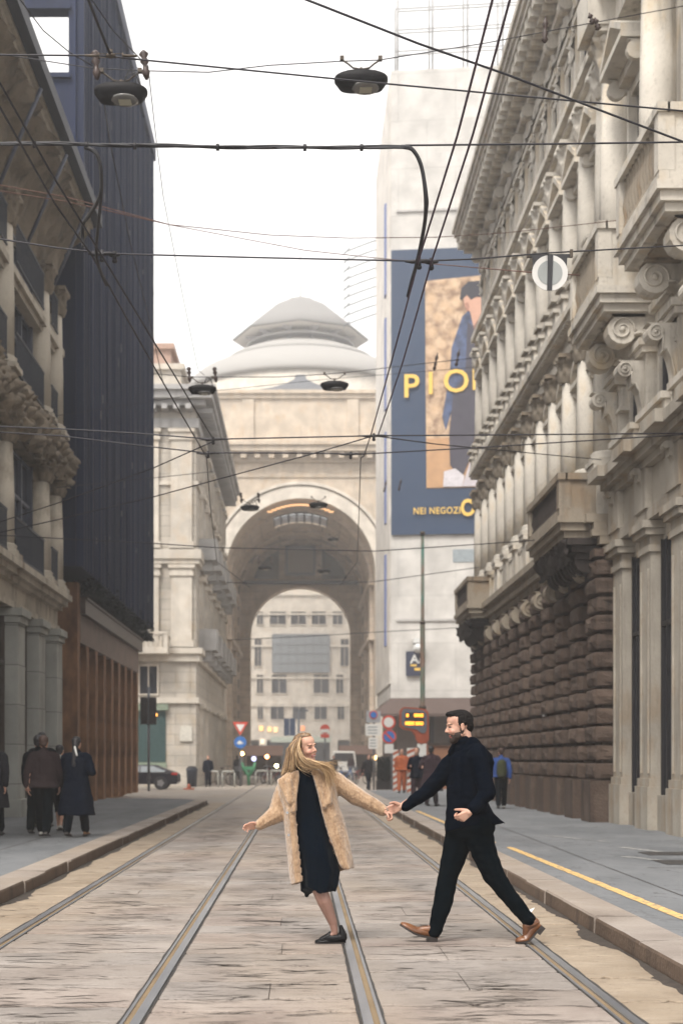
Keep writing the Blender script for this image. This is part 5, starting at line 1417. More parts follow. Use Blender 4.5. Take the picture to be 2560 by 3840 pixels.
# blue sign backs
Y=84; x=atx(686,Y)
o=thing('sign_post','pair of dark blue rectangular sign backs on a tall post','sign',(x,Y,0))
b=MB(); post(b,x,Y,0,atz(1632,Y),.06); b.box(x-.25,x+.55,Y-.05,Y+.05,atz(1634,Y),atz(1630,Y)); b.build('post',M['post'],o)
for a,c in ((652,664.5),(665.5,678)): b=MB(); b.box(atx(a,Y),atx(c,Y),Y-.1,Y-.07,atz(1690,Y),atz(1650,Y)); b.build('blue_panel',M['sback'],o)
# no entry
Y=90; x=atx(746,Y)
o=thing('no_entry_sign','red no entry sign with white bar on a thin pole behind the woman','sign',(x,Y,0))
b=MB(); post(b,x,Y,0,atz(1664,Y),.05); b.build('post',M['post'],o); z=atz(1682,Y)
disc((x,Y,z+.2),.30,.06,.09,M['sred'],'red_disc',o); b=MB(); b.box(x-.26,x+.26,Y-.1,Y-.093,z-.02,z+.2); b.build('white_bar',M['swhite'],o)
b=MB(); b.box(x-.27,x+.27,Y-.09,Y-.06,z-.35,z-.12); b.build('red_plate',M['sred'],o)
# sign cluster on the right pavement
Y=64; x=atx(857,Y)
o=thing('sign_post','grey post with a small blue round sign over stacked white panels','sign',(x,Y,0))
b=MB(); post(b,x+.02,Y,0,atz(1634,Y),.045); b.build('post',M['post'],o)
b=MB(); b.box(x-.32,x+.32,Y-.09,Y-.06,atz(1660,Y),atz(1633,Y)); b.build('grey_panel',simple('grey_panel',(.33,.34,.36),.5),o)
disc((x,Y-.04,atz(1642,Y)),.19,.06,.075,M['sred'],'red_ring',o); disc((x,Y-.04,atz(1642,Y)),.145,.077,.09,M['sblue'],'blue_disc',o)
for a,c,w_ in ((1690,1663,.36),(1720,1694,.22)):
    b=MB(); b.box(x-w_,x+w_*.9,Y-.09,Y-.06,atz(a,Y),atz(c,Y)); b.build('white_panel',M['swhite'],o)
    b=MB(); 
    for k in range(3): b.box(x-w_*.7,x+w_*.5,Y-.094,Y-.0905,atz(a-5-k*7,Y),atz(a-7-k*7,Y))
    b.build('printed_line',simple('print_grey',(.2,.24,.26),.6),o)
Y=60; x=atx(893,Y)
o=thing('sign_post','post with a red ringed sign above a blue and red no parking disc','sign',(x,Y,.0))
b=MB(); post(b,x+.12,Y,0,atz(1645,Y),.04); b.build('post',M['post'],o)
disc((x-.02,Y,atz(1659,Y)),.29,.06,.08,M['sred'],'red_ring',o); disc((x-.02,Y,atz(1659,Y)),.21,.082,.09,M['swhite'],'white_disc',o)
disc((x,Y,atz(1692,Y)),.30,.06,.08,M['sred'],'red_ring',o); disc((x,Y,atz(1692,Y)),.23,.082,.09,M['sblue'],'blue_disc',o)
b=MB(); z=atz(1692,Y); b.add([(x-.2,Y-.094,z+.14),(x-.14,Y-.094,z+.2),(x+.2,Y-.094,z-.14),(x+.14,Y-.094,z-.2)],[(0,1,2,3)]); b.build('red_bar',M['sred'],o,0,False)
b=MB(); b.box(x-.2,x+.18,Y-.09,Y-.06,atz(1730,Y),atz(1709,Y)); b.build('white_panel',M['swhite'],o)
# tram stop display with orange surround
Y=50.; x=atx(948,Y)
o=thing('stop_display','orange framed tram stop display with glowing amber lines','display',(x,Y,.15))
def dp(pts,y0,y1,mt,name,par=None): b=MB(); b.prism([(atx(p[0],Y),atz(p[1],Y)) for p in pts],'y',y0,y1); return b.build(name,mt,par or o)
M['dorange']=simple('display_orange',(.33,.07,.03),.5)
dp([(917,1634),(921,1627),(928,1624),(955,1626),(976,1629),(983,1636),(984,1700),(966,1712),(955,1700),(953,1690),(945,1679),(925,1675),(917,1668)],Y-.1,Y+.16,M['dorange'],'orange_frame')
dp([(921,1637),(925,1629),(932,1628),(955,1630),(973,1633),(979,1640),(979,1676),(974,1684),(967,1684),(955,1675),(928,1670),(921,1664)],Y-.13,Y-.103,simple('display_grey',(.12,.13,.155),.35),'grey_bezel')
sc_=dp([(929,1637),(973,1637),(973,1666),(929,1666)],Y-.145,Y-.133,M['cable'],'screen')
am=emit('amber_led',(1,.36,.03),1.3)
for (a,c,z0,z1) in ((932,937,1647,1640),(950,953,1647,1639.5),(954.5,958,1647,1639.5),(959.5,963,1647,1639.5),(964.5,970.5,1647,1639.5),
                 (929.5,934,1665,1658),(935,939,1665.5,1657.5),(940,944,1665.5,1657.5),(945,949.5,1665.5,1657.5),(953,957,1665.5,1658),(958,962,1665.5,1658),(963,970.5,1665.5,1658)):
    b=MB(); X0,X1,Z0,Z1=atx(a,Y),atx(c,Y),atz(z0,Y),atz(z1,Y); t_=.022
    b.box(X0,X1,Y-.152,Y-.147,Z0,Z0+t_); b.box(X0,X1,Y-.152,Y-.147,Z1-t_,Z1); b.box(X0,X0+t_,Y-.1515,Y-.147,Z0,Z1); b.box(X1-t_,X1,Y-.1515,Y-.147,Z0,Z1); b.box(X0,X1,Y-.151,Y-.147,(Z0+Z1)/2-t_*.5,(Z0+Z1)/2+t_*.5)
    b.build('amber_digit',am,sc_)
b=MB(); b.box(atx(958,Y),atx(980,Y),Y-.08,Y+.1,.15,atz(1700,Y)); b.build('display_post',M['dorange'],o)
b=MB(); b.box(atx(957,Y),atx(978,Y),Y-.1,Y-.083,atz(1770,Y),atz(1708,Y)); b.build('timetable_sheet',M['swhite'],o)
# tall green catenary pole
Y=54; x=atx(970,Y)
o=thing('catenary_pole','tall green and rust tram pole rising behind the stop display','pole',(x,Y,.15))
t=NT('green_rusty_paint'); gp=t.done(t.mix(t.ramp(t.noise(1.4,5,(1,1,.5)),.42,.58),(.035,.12,.09,1),(.13,.075,.05,1)),.6)
b=MB(); b.tube([(x,Y,.1),(x,Y,3.4),(x,Y,3.45),(x,Y,6.6),(x,Y,6.65),(x,Y,atz(1220,Y))],[.125,.125,.095,.095,.07,.06],12); b.build('shaft',gp,o)
b=MB()
for z in (3.42,6.63,atz(1225,Y)): b.tube([(x,Y,z-.06),(x,Y,z+.06)],.14 if z<5 else .1,12)
b.build('pole_collar',M['bronze'],o)
# red and white barriers, with the orange box between them
def stripebar(px0,px1,y0p,y1p,Y,label):
    x0,x1=atx(px0,Y),atx(px1,Y); z0,z1=.16,atz(y0p,Y)
    o=thing('striped_barrier',label,'barrier',((x0+x1)/2,Y,.15),'red and white work barriers')
    b=MB(); b.box(x0,x1,Y-.05,Y+.05,z0,z1); b.build('white_board',M['swhite'],o)
    b=MB(); n=7; w_=x1-x0; hh=(z1-z0)/n
    for k in range(n):
        a=z0+hh*k; s=1 if (k%2)==0 else 1
        b.add([(x0,Y-.056,a),(x1,Y-.056,a+hh*.5),(x1,Y-.056,a+hh*.98),(x0,Y-.056,a+hh*.48)],[(0,1,2,3)])
    b.build('orange_stripes',M['swork'],o,0,False)
M['swork']=simple('barrier_orange_red',(.45,.12,.06),.6)
stripebar(902,915,1722,1800,57,'left red and white striped barrier beside the orange worker')
stripebar(934,951,1718,1805,55,'right red and white striped barrier by the stop display')
# orange brown kiosk behind the man
Y=62; o=thing('kiosk','orange brown kiosk box behind the dark haired man','kiosk',(atx(1020,Y),Y,.15))
b=MB(); b.box(atx(984,Y),atx(1090,Y),Y,Y+2,.15,atz(1712,Y)); b.build('kiosk_body',simple('orange_brown_panel',(.25,.11,.055),.6),o)
b=MB(); b.box(atx(980,Y),atx(1094,Y),Y-.1,Y+2.1,atz(1712,Y),atz(1707,Y)); b.build('kiosk_roof',M['bronze'],o)
# dark clipped planter at the right
Y=66; hb=MB(); r=random.Random(2)
o=thing('planter_hedge','dark clipped hedge in a planter by the right building corner','hedge',(atx(877,Y),Y,0))
b=MB(); b.box(atx(864,Y),atx(897,Y),Y-.35,Y+.6,0,.45); b.build('planter',M['darkmetal'],o)
for i in range(1500):
    p=Vector((r.uniform(atx(866,Y),atx(896,Y)),Y+r.uniform(-.3,.5),.45+r.uniform(0,1.0)+.14*math.sin(i))); q=Vector((r.uniform(-1,1),r.uniform(-1,1),r.uniform(-1,1))).normalized(); k=q.orthogonal()*.03; hb.add([p-k,p+q*.08,p+k,p-q*.05],[(0,1,2,3)])
hb.build('foliage',M['darkleaf'],o,0,False)
# litter by the right kerb
b=MB(); c=Vector(((1211-VX)*13.2/F,13.2,.01)); b.add([c+Vector((-.07,0,.0)),c+Vector((-.02,.05,.03)),c+Vector((.07,.03,.07)),c+Vector((.02,-.03,.02))],[(0,1,2,3)],False); 
o=b.build('paper_scrap',M['swhite'],None,0,False); m=o.modifiers.new('s','SOLIDIFY'); m.thickness=.004; tag(o,'crumpled white paper scrap lying by the right kerb','litter')
# ---------------------------------------------------------------- dark estate car at the crossing
def car(cx,cy,L,label,mt,taillight=True,h=1.30):
    o=thing('parked_car',label,'car',(cx,cy,0)); xr=cx+L/2; xl=cx-L/2; k=h/1.42
    prof=[(xl,.32),(xl+.02,.70),(xl+.25,.84),(xl+1.15,.95),(xl+1.9,1.36),(xl+2.5,1.42),(xr-1.1,1.40),(xr-.45,1.12),(xr-.12,.98),(xr-.02,.86),(xr,.45),(xr-.08,.30)]
    low=[(p[0],p[1]*k) for p in prof]
    def sec(w_,top): # crowned body: three layers
        return low
    b=MB(); R=[]
    for (yy,sc1,sh) in ((-.86,.90,.0),(-.90,1.0,.0),(-.62,1.0,1),(.62,1.0,1),(.90,1.0,.0),(.86,.9,.0)):
        ring=[]
        for (x,z) in low:
            z2=z if z<=.96*k else .96*k+(z-.96*k)*(.0 if sh==0 else 1)
            ring.append((x,cy+yy,z2 if sc1==1.0 else .3*k+(z2-.3*k)*.92))
        R.append(ring)
    b.rings(R,True,True,False); b.build('body',mt,o,.03)
    g=MB()
    for s in (-1,):
        ys=cy+s*.80
        for q in ([(xl+1.42,1.0),(xl+2.0,1.30),(xl+2.55,1.34),(xl+2.55,1.0)],[(xl+2.62,1.0),(xl+2.62,1.34),(xr-1.15,1.33),(xr-.62,1.08),(xr-.62,1.0)]):
            m=len(q); vs=[]
            for (x,z) in q: t1=(z-.96)/(1.42-.96); vs.append((x,cy-.905+.28*t1-.012,z*k))
            g.add(vs,[tuple(range(m))],False)
    g.build('side_window',simple('car_glass',(.22,.24,.25),.08),o,0,False)
    for x in (xl+.78,xr-.82):
        for s in (-1,1):
            w_=MB(); w_.lathe((x,cy+s*.80,.31),[(.31,-.1),(.325,-.06),(.325,.06),(.31,.1)],20,ax='y'); wo=w_.build('wheel',M['cable'],o)
            w_=MB(); w_.lathe((x,cy+s*.80+s*.102,.31),[(.2,-.004),(.2,.004)],14,lambda a,h_: .8+.2*math.cos(a*5),ax='y'); w_.build('rim',simple('rim_grey',(.35,.35,.36),.35,.6),wo)
    b=MB(); b.box(xr-.30,xr-.02,cy-.90,cy-.7,.84*k,.97*k); b.build('tail_light',simple('tail_red',(.45,.02,.02),.2),o)
    b=MB(); b.box(xl-.0,xl+.2,cy-.88,cy-.66,.62*k,.74*k); b.build('headlight',M['swhite'],o)
    return o
M['carpaint']=simple('dark_car_paint',(.018,.018,.028),.22,.3,.1,2,0)
car(atx(412,69)-2.2,69,4.4,'dark estate car half hidden behind the rust brown colonnade',M['carpaint'],True,1.18)
b=MB(); x=atx(434,68); b.lathe((x,68,0),[(.28,0),(.26,.06)],10); b.lathe((x,68,0),[(.13,.06),(.03,.28)],10); tag(b.build('traffic_cone',M['swork']),'low orange cone lying beside the dark car','cone')
# bins, bicycles, racks and bollards before the arch
Y=72
for px,w_,l in ((441,13,'dark grey litter bin by the cream palace corner'),):
    x=atx(px,Y); o=thing('litter_bin',l,'bin',(x,Y,0)); b=MB(); b.lathe((x,Y,0),[(.24,.05),(.28,.85),(.30,.9),(.30,.98)],14); b.build('bin_body',M['iron'],o); b=MB(); b.lathe((x,Y,0),[(.27,.985),(.20,1.08),(.05,1.1)],14); b.build('bin_lid',M['cable'],o)
def bike(x,y,ang,label,cm,basket=None):
    o=thing('bicycle',label,'bicycle',(x,y,0),'bicycles parked before the arch'); ca,sa=math.cos(ang),math.sin(ang)
    P=lambda u,z,v=0: (x+u*ca-v*sa,y+u*sa+v*ca,z)
    for u in (-.52,.52):
        b=MB(); b.tube([P(u+.33*math.cos(a),.34+.33*math.sin(a)) for a in [2*math.pi*k/18 for k in range(19)]],.022,5); w_=b.build('wheel',M['cable'],o)
        b=MB(); 
        for k in range(8): a=math.pi*k/8; b.tube([P(u-.31*math.cos(a),.34-.31*math.sin(a)),P(u+.31*math.cos(a),.34+.31*math.sin(a))],.004,3)
        b.build('spokes',M['post'],w_)
    b=MB()
    for a,c in (((-.52,.34),(-.18,.82)),((-.52,.34),(-.05,.34)),((-.05,.34),(-.18,.82)),((-.05,.34),(.36,.78)),((-.18,.76),(.36,.80)),((.52,.34),(.34,.95))): b.tube([P(*a),P(*c)],.022,5)
    b.build('frame',cm,o)
    b=MB(); b.tube([P(-.2,.82),P(-.2,.92)],.018,5); b.ell(P(-.2,.95),(.12,.08,.04),None,8,5); b.build('saddle',M['cable'],o)
    b=MB(); b.tube([P(.34,.94),P(.33,1.04)],.016,5); b.tube([P(.28,1.04,-.26),P(.36,1.04,0),P(.28,1.04,.26)],.016,5); b.build('handlebar',M['post'],o)
    if basket: b=MB(); c=P(.55,.9); b.fr(c[0]-.15,c[0]+.15,c[1]-.15,c[1]+.15,.78,1.0,.05,.05,.05,.05); b.build('basket',basket,o)
gr=simple('bike_green',(.06,.26,.13),.6); rd_=simple('bike_red',(.30,.05,.05),.4); bl=simple('bike_blue',(.06,.12,.28),.4); gy=simple('bike_grey',(.25,.26,.27),.4)
for (px,Y,a,l,cm,bk) in ((515,80,1.0,'grey bicycle left of the yield sign post',gy,None),(540,78,1.3,'dark bicycle at the foot of the yield sign',M['cable'],M['post']),(600,82,.4,'grey bicycle right of the green frame',gy,None),
      (612,84,1.2,'red bicycle under the orange light',rd_,None),(630,85,.2,'red framed bicycle nearest the woman on the left',rd_,M['post']),(648,86,1.1,'blue bicycle behind the blonde hair on the left',bl,None),
      (776,80,.9,'grey bicycle right of the woman',gy,None),(790,78,.3,'blue bicycle right of the woman before the white van',bl,None),(806,79,1.2,'white framed bicycle by the far walker',M['swhite'],M['post']),(826,82,.5,'red bicycle under the far walker hand',rd_,None)):
    bike(atx(px,Y),Y,a,l,cm,bk)
Y=79; x=atx(571,Y); o=thing('green_frame','bright green forked stand among the bicycles','stand',(x,Y,0))
b=MB(); b.tube([(x,Y,0),(x,Y,.55),(x-.3,Y,.95),(x-.38,Y,1.28)],[.07,.1,.1,.06],7); b.tube([(x,Y,.5),(x+.28,Y,.95),(x+.36,Y,1.28)],[.1,.1,.06],7); b.box(x-.25,x+.25,Y-.1,Y+.1,.85,1.05); b.build('fork',gr,o)
for i,(px,Y) in enumerate(((492,74),(520,74),(605,78),(632,78))):
    x=atx(px,Y); o=thing('bike_rack',['pale hoop rack by the cream palace corner','pale hoop rack under the bicycles left of the green stand','pale hoop rack right of the green stand','pale hoop rack left of the woman'][i],'rack',(x,Y,0),'pale hoop racks')
    b=MB(); b.tube([(x-.42,Y,0),(x-.42,Y,.72),(x-.34,Y,.80),(x+.34,Y,.80),(x+.42,Y,.72),(x+.42,Y,0)],.045,6); b.build('hoop',simple('pale_rack',(.5,.5,.46),.4) if i==0 else bpy.data.materials['pale_rack'],o); b=MB(); b.box(x-.4,x+.4,Y-.08,Y+.08,.80,.86); b.build('top_bar',bpy.data.materials['pale_rack'],o)
# white van far behind
Y=118; x=atx(790,Y); o=thing('delivery_van','small white van in the shade of the arch right of the woman','van',(x,Y,0))
b=MB(); b.prism([(x-1,.35),(x+1,.35),(x+1,1.2),(x+.88,2.1),(x-.88,2.1),(x-1,1.2)],'y',Y,Y+4.5); b.build('body',M['swhite'],o,.06)
b=MB(); b.add([(x-.85,Y-.01,1.25),(x+.85,Y-.01,1.25),(x+.76,Y-.01,1.95),(x-.76,Y-.01,1.95)],[(0,1,2,3)]); b.build('windscreen',M['windark'],o,0,False)
for s in (-1,1): b=MB(); b.lathe((x+s*.85,Y+.8,.34),[(.34,-.1),(.34,.1)],14,ax='x'); b.build('wheel',M['cable'],o)
# awnings inside the arch
for i,(px0,px1,py0,py1,Y,l) in enumerate(((560,650,1712,1735,122,'brown cafe awning inside the arch on the left'),(778,862,1712,1732,122,'brown cafe awning inside the arch on the right'))):
    o=thing('awning',l,'awning',(atx((px0+px1)/2,Y),Y,0)); x0,x1=atx(px0,Y),atx(px1,Y); z0,z1=atz(py1,Y),atz(py0,Y)
    b=MB(); b.add([(x0,Y-1.5,z0),(x1,Y-1.5,z0),(x1,Y+1,z1),(x0,Y+1,z1),(x0,Y-1.5,z0-.06),(x1,Y-1.5,z0-.06),(x1,Y+1,z1-.06),(x0,Y+1,z1-.06)],[(0,1,2,3),(7,6,5,4),(0,4,5,1),(1,5,6,2),(2,6,7,3),(3,7,4,0)]); b.build('canvas',simple('awning_brown',(.10,.055,.04),.8) if i==0 else bpy.data.materials['awning_brown'],o)
    for xx in (x0+.1,x1-.1): b=MB(); post(b,xx,Y-1.4,0,z0-.06,.05); b.build('awning_post',M['darkmetal'],o)
    g=MB(); g.box(x0+.2,x1-.2,Y+1.1,Y+2.5,0,z0); g.build('dark_shopfront',M['bronze'],o)
# ---------------------------------------------------------------- people
def skin_mat(name,col,red):
    t=NT(name); c=t.mix(t.ramp(t.noise(14,4),.35,.7),c4(col),c4(red)); m=t.done(c,.5,0,t.bump(t.noise(180,3),.12,.002),.35)
    t.b.inputs['Subsurface Weight'].default_value=.12; t.b.inputs['Subsurface Radius'].default_value=(.6,.25,.15); t.b.inputs['Subsurface Scale'].default_value=.02
    return m
M['skin']=skin_mat('skin',(.50,.305,.225),(.44,.225,.16)); M['skinw']=skin_mat('skin_fair',(.53,.32,.235),(.46,.24,.17))
M['lip']=simple('lips',(.36,.10,.085),.4,0,.1,20,0); M['eye']=simple('eye_lash_dark',(.03,.02,.018),.4,0,.1,20,0); M['brow']=simple('brow_hair',(.10,.06,.035),.8,0,.1,20,0); M['teeth']=simple('teeth',(.6,.56,.5),.3,0,.05,9,0); M['blush']=simple('rosy_skin',(.50,.23,.17),.5,0,.15,12,0)
def cloth(name,col,var=.35,sc_=5,weave=260,rough=.9,sheen=0,b=.2):
    t=NT(name); col=c4(col); c=t.mix(t.ramp(t.noise(sc_,5),.3,.7),tuple(x*(1-var) for x in col[:3])+(1,),col)
    c=t.mix(t.math('MULTIPLY',t.ramp(t.noise(weave,2),.5,.75),.35),c,tuple(min(1,x*1.8+.001) for x in col[:3])+(1,))
    m=t.done(c,rough,0,t.bump(t.noise(weave,3),b,.003),.03)
    if sheen: t.b.inputs['Sheen Weight'].default_value=sheen
    return m
M['navycoat']=cloth('navy_wool',(.0012,.0030,.0068)); M['blacktr']=cloth('black_trousers',(.0012,.0035,.0055)); M['blackdress']=cloth('midnight_velvet',(.0008,.004,.009),.4,7,200,.9,.05)
t=NT('camel_fur'); c=t.mix(t.ramp(t.noise(22,6,(1,1,.45),.7),.35,.65),(.21,.125,.07,1),(.43,.29,.18,1)); c=t.mix(t.math('MULTIPLY',t.ramp(t.noise(130,4,(1,1,.4)),.45,.7),.55),c,(.52,.37,.24,1)); c=t.mix(t.math('MULTIPLY',t.ramp(t.noise(6,4),.5,.75),.4),c,(.24,.14,.075,1))
M['fur']=t.done(c,.95,0,t.bump(t.noise(110,5,(1,1,.5)),.8,.008,t.bump(t.noise(26,4,(1,1,.5)),.7,.02)),.1); t.b.inputs['Sheen Weight'].default_value=.5
t=NT('blonde_hair'); sp=t.ramp(t.noise(90,4,(1,1,.5)),.38,.62); c=t.mix(sp,(.20,.105,.04,1),(.62,.42,.21,1)); M['blonde']=t.done(c,.42,0,None,.5)
t=NT('brown_hair_roots'); c=t.mix(t.ramp(t.noise(60,4,(1,1,.3)),.3,.7),(.06,.033,.017,1),(.25,.15,.075,1)); M['roots']=t.done(c,.42,0,None,.5)
M['darkhair']=simple('dark_brown_hair',(.010,.008,.008),.75,0,.5,60,.6,160,(1,1,1),.15); M['beard']=simple('brown_beard',(.032,.017,.011),.8,0,.5,70,.6,200)
t=NT('tan_leather'); M['tan']=t.done(t.mix(t.ramp(t.noise(16,5),.3,.7),(.055,.02,.009,1),(.20,.078,.028,1)),.34,0,t.bump(t.noise(80,3),.15,.002),.5)
M['blackleather']=simple('black_leather',(.004,.004,.005),.4,0,.3,10,.1,120,(1,1,1),.18); M['sole']=simple('dark_sole',(.02,.014,.012),.6,0,.2,10,.1)
M['tights']=simple('sheer_tights',(.27,.15,.115),.45,0,.25,5,.05)
Y0=11.35
def Z(x,y,Y=Y0): return W(551.25+x*.46875,1561.9+y*.46875,Y)
class Frame:
    def __init__(s,c,f,u,k=1.0):
        s.c=Vector(c); s.f=Vector(f).normalized(); u=Vector(u); s.s=u.cross(s.f).normalized(); s.u=s.f.cross(s.s).normalized(); s.k=k
    def P(s,f,l,u): return s.c+(s.f*f+s.s*l+s.u*u)*s.k
    def L(s,p): d=(p-s.c)/s.k; return (d.dot(s.f),d.dot(s.s),d.dot(s.u))
    def M(s): return Matrix((s.f,s.s,s.u)).transposed()
def head(mb,F_,male=True):
    P,k,R=F_.P,F_.k,F_.M()
    E=lambda c,r: mb.ell(P(*c),tuple(x*k for x in r),R,16,12)
    C=lambda a,b,r0,r1: mb.cone(P(*a),P(*b),r0*k,r1*k)
    E((-.012,0,.035),(.098,.076,.088)); E((.035,0,-.02),(.062,.062,.088)); E((.03,0,.05),(.065,.066,.06))
    E((.028,0,-.078),(.052,.054,.038)); C((.062,-.012,-.105),(.062,.012,-.105),.022 if male else .018,.022 if male else .018)
    C((-.01,.052,-.06),(.05,.026,-.10),.020,.016); C((-.01,-.052,-.06),(.05,-.026,-.10),.020,.016)
    E((.058,.036,-.034),(.03,.026,.026)); E((.058,-.036,-.034),(.03,.026,.026))
    C((.080,.03,.020),(.086,-.03,.020),.013,.013); C((.080,-.03,.020),(.086,.03,.020),.013,.013)
    C((.088,0,.010),(.112,0,-.030),.0075,.011); C((.101,.009,-.033),(.101,-.009,-.033),.0085,.0085)
    C((.080,-.016,-.066),(.084,.016,-.066),.011,.011); C((.080,-.012,-.078),(.082,.012,-.078),.010,.010)
    for s_ in (-1,1):
        E((-.010,s_*.077,-.008),(.017,.007,.030)); C((-.006,s_*.074,.012),(-.016,s_*.084,.014),.006,.006); C((-.004,s_*.075,-.032),(-.01,s_*.078,-.028),.008,.006)
def face_disp(F_):
    def d(p,n):
        f,l,u=F_.L(p)
        if f<.03 or abs(l)>.07 or abs(u)>.12: return 0
        g=lambda cl,cu,w,h: math.exp(-(((abs(l)-cl)/w)**2+((u-cu)/h)**2))
        return (-.0075*g(.031,.000,.013,.009)+.002*g(.031,-.001,.008,.005)-.003*g(.0,-.0725,.022,.0028)+.003*g(.036,-.04,.012,.010)-.002*g(.0,-.09,.02,.005))*F_.k
    return d
def face_paint(F_,extra=None):
    def q(p,n):
        f,l,u=F_.L(p)
        if f>.045 and abs(u)<.12:
            a=abs(l)
            if ((a-.031)/.0135)**2+((u+.001)/.0050)**2<1: return 2
            if .013<a<.047 and abs(u-(.0215-.12*max(0,a-.034)))<.0040: return 3
            if a<.021 and -.0750<u<-.0708 and f>.07: return 4
            if a<.025 and -.083<u<-.0615 and f>.076: return 1
            if ((a-.038)/.015)**2+((u+.036)/.013)**2<1: return 5
        return extra(p,n,(f,l,u)) if extra else 0
    return q
def hand(mb,wr,d,back,thumb,k=1.0,curl=(50,60,40),spread=1.0,tc=35):
    """palm, four jointed fingers of unequal length and a thumb from the side of the palm"""
    wr=Vector(wr); d=Vector(d).normalized(); t_=Vector(thumb); t_=(t_-d*t_.dot(d)).normalized(); b=Vector(back); b=(b-d*b.dot(d)-t_*b.dot(t_)).normalized()
    L=(.024,.008,-.008,-.024); ml=(.088,.092,.087,.078); seg=((.040,.025,.018),(.045,.028,.019),(.041,.026,.018),(.032,.020,.016))
    mb.cone(wr-d*.03*k,wr+d*.015*k,.025*k,.024*k)
    for i in range(4):
        kn=wr+(d*ml[i]+t_*L[i]*1.1)*k
        mb.cone(wr+(d*.018+t_*L[i]*.6)*k,kn,.016*k,.0125*k)
        p=kn; a=0
        for j in range(3):
            a+=curl[j]*(1+.08*(i-1.5)); dd=(d*math.cos(rad(a))-b*math.sin(rad(a))+t_*L[i]*spread*1.5).normalized()
            q=p+dd*seg[i][j]*k; mb.cone(p,q,(.0098-.0008*j)*k,(.0090-.0008*j)*k,8); p=q
    th=wr+(d*.022+t_*.022-b*.006)*k; k1=th+(d*.030+t_*.026-b*.012)*k; mb.cone(th,k1,.0165*k,.0125*k)
    d2=(d*math.cos(rad(tc))+t_*.25-b*math.sin(rad(tc))).normalized(); k2=k1+d2*.030*k; mb.cone(k1,k2,.0115*k,.010*k); k3=k2+(d2-b*.35-t_*.15).normalized()*.024*k; mb.cone(k2,k3,.0100*k,.0085*k)
def shoe(parent,heel,ball,toe,up,k,mt,loafer=False,W_=1.0):
    """shoe swept along heel-ball-toe on the sole line"""
    heel,ball,toe=Vector(heel),Vector(ball),Vector(toe); up=Vector(up)
    Lh=(ball-heel).length; Lt=(toe-ball).length
    def path(x):
        if x<=Lh: return heel+(ball-heel)*(x/Lh),(ball-heel).normalized()
        return ball+(toe-ball)*((x-Lh)/Lt),(toe-ball).normalized()
    T_=Lh+Lt
    sec=[(0,.020,.055),(.02,.030,.070),(.10,.034,.082),(.22,.034,.084),(.34,.034,.076),(.46,.038,.060),(.60,.043,.048),(.74,.045,.042),(.86,.038,.036),(.95,.024,.028),(1.0,.008,.018)]
    R=[];S=[]
    for (q,w_,h) in sec:
        p,d=path(q*T_); s_=d.cross(up).normalized(); u=s_.cross(d).normalized(); w_*=W_*k; h*=k
        if loafer and q<.4: h*=.92
        ring=[]
        for j in range(12):
            a=2*math.pi*j/12; z=math.sin(a); ring.append(p+s_*w_*math.cos(a)*(1 if z<=0 else (1-.35*z))+u*((.012 if z<=0 else .012+(h-.012)*z)*k if False else (.006*k if z<0 else .006*k+(h)*z)))
        R.append([tuple(v) for v in ring])
        S.append([tuple(p+s_*w_*1.08*c+u*z*k) for (c,z) in ((-1,-.004),(1,-.004),(1.0,.010),(-1.0,.010))])
    b=MB(); b.rings(R,True,True,True); o=b.build('shoe',mt,parent)
    b=MB(); b.rings(S,True,True,False)
    H_=[]
    for q in (0,.26):
        p,d=path(q*T_); s_=d.cross(up).normalized(); u=s_.cross(d).normalized(); w_=(.030 if q==0 else .036)*W_*k
        H_.append([tuple(p+s_*w_*c+u*z*k) for (c,z) in ((-1,-.028),(1,-.028),(1,-.0045),(-1,-.0045))])
    b.rings(H_,True,True,False); b.build('sole',M['sole'],o)
    return o,path,T_

# ----------------------------- the man
g=Z(1110,1290); man=thing('person','bearded man in a dark navy coat and tan shoes striding left','person',(g.x,Y0,0))
FM=Frame(Z(1073,226,11.33),(-1,-.10,-.13),(-.06,0,1),1.0)
b=MB(); head(b,FM,True)
b.cone(FM.P(-.03,0,-.05),Z(1105,330,11.33),.056,.062)
b.cone(Z(1150,352,11.2),Z(1050,385,11.46),.062,.062); b.cone(Z(1120,420,11.33),Z(1125,640,11.33),.14,.13); b.cone(Z(1095,730,11.36),Z(1155,730,11.32),.085,.085)
b.cone(Z(1060,780,11.40),Z(1019,950,11.41),.085,.058); b.cone(Z(1019,950,11.41),Z(950,1205,11.41),.056,.038); b.cone(Z(955,1210,11.41),Z(930,1236,11.41),.032,.020)
b.cone(Z(1190,790,11.28),Z(1240,950,11.28),.085,.058); b.cone(Z(1240,950,11.28),Z(1410,1172,11.29),.056,.036); b.cone(Z(1420,1180,11.29),Z(1420,1220,11.29),.032,.020)
b.cone(Z(1160,370,11.15),Z(1215,560,11.08),.05,.042); b.cone(Z(1215,560,11.08),Z(1133,640,11.0),.040,.028)
b.cone(Z(1035,405,11.46),Z(925,537,11.44),.05,.042); b.cone(Z(925,537,11.44),Z(795,617,11.38),.040,.028)
hand(b,Z(1128,645,10.99),(-.80,-.05,-.52),(.1,-1,.35),(-.45,-.25,.8),1.04,(58,78,45),.6,50)
hand(b,Z(794,618,11.38),(-.93,-.02,-.30),(.05,.95,.45),(-.2,-.1,.95),1.06,(32,48,30),.7,45)
fd=face_disp(FM)
remesh(b,'body',M['skin'],man,.0045,3,lambda p,n: fd(p,n) if p.z>1.5 else 0, face_paint(FM), [M['skin'],M['lip'],M['eye'],M['brow'],M['lip'],M['blush']])
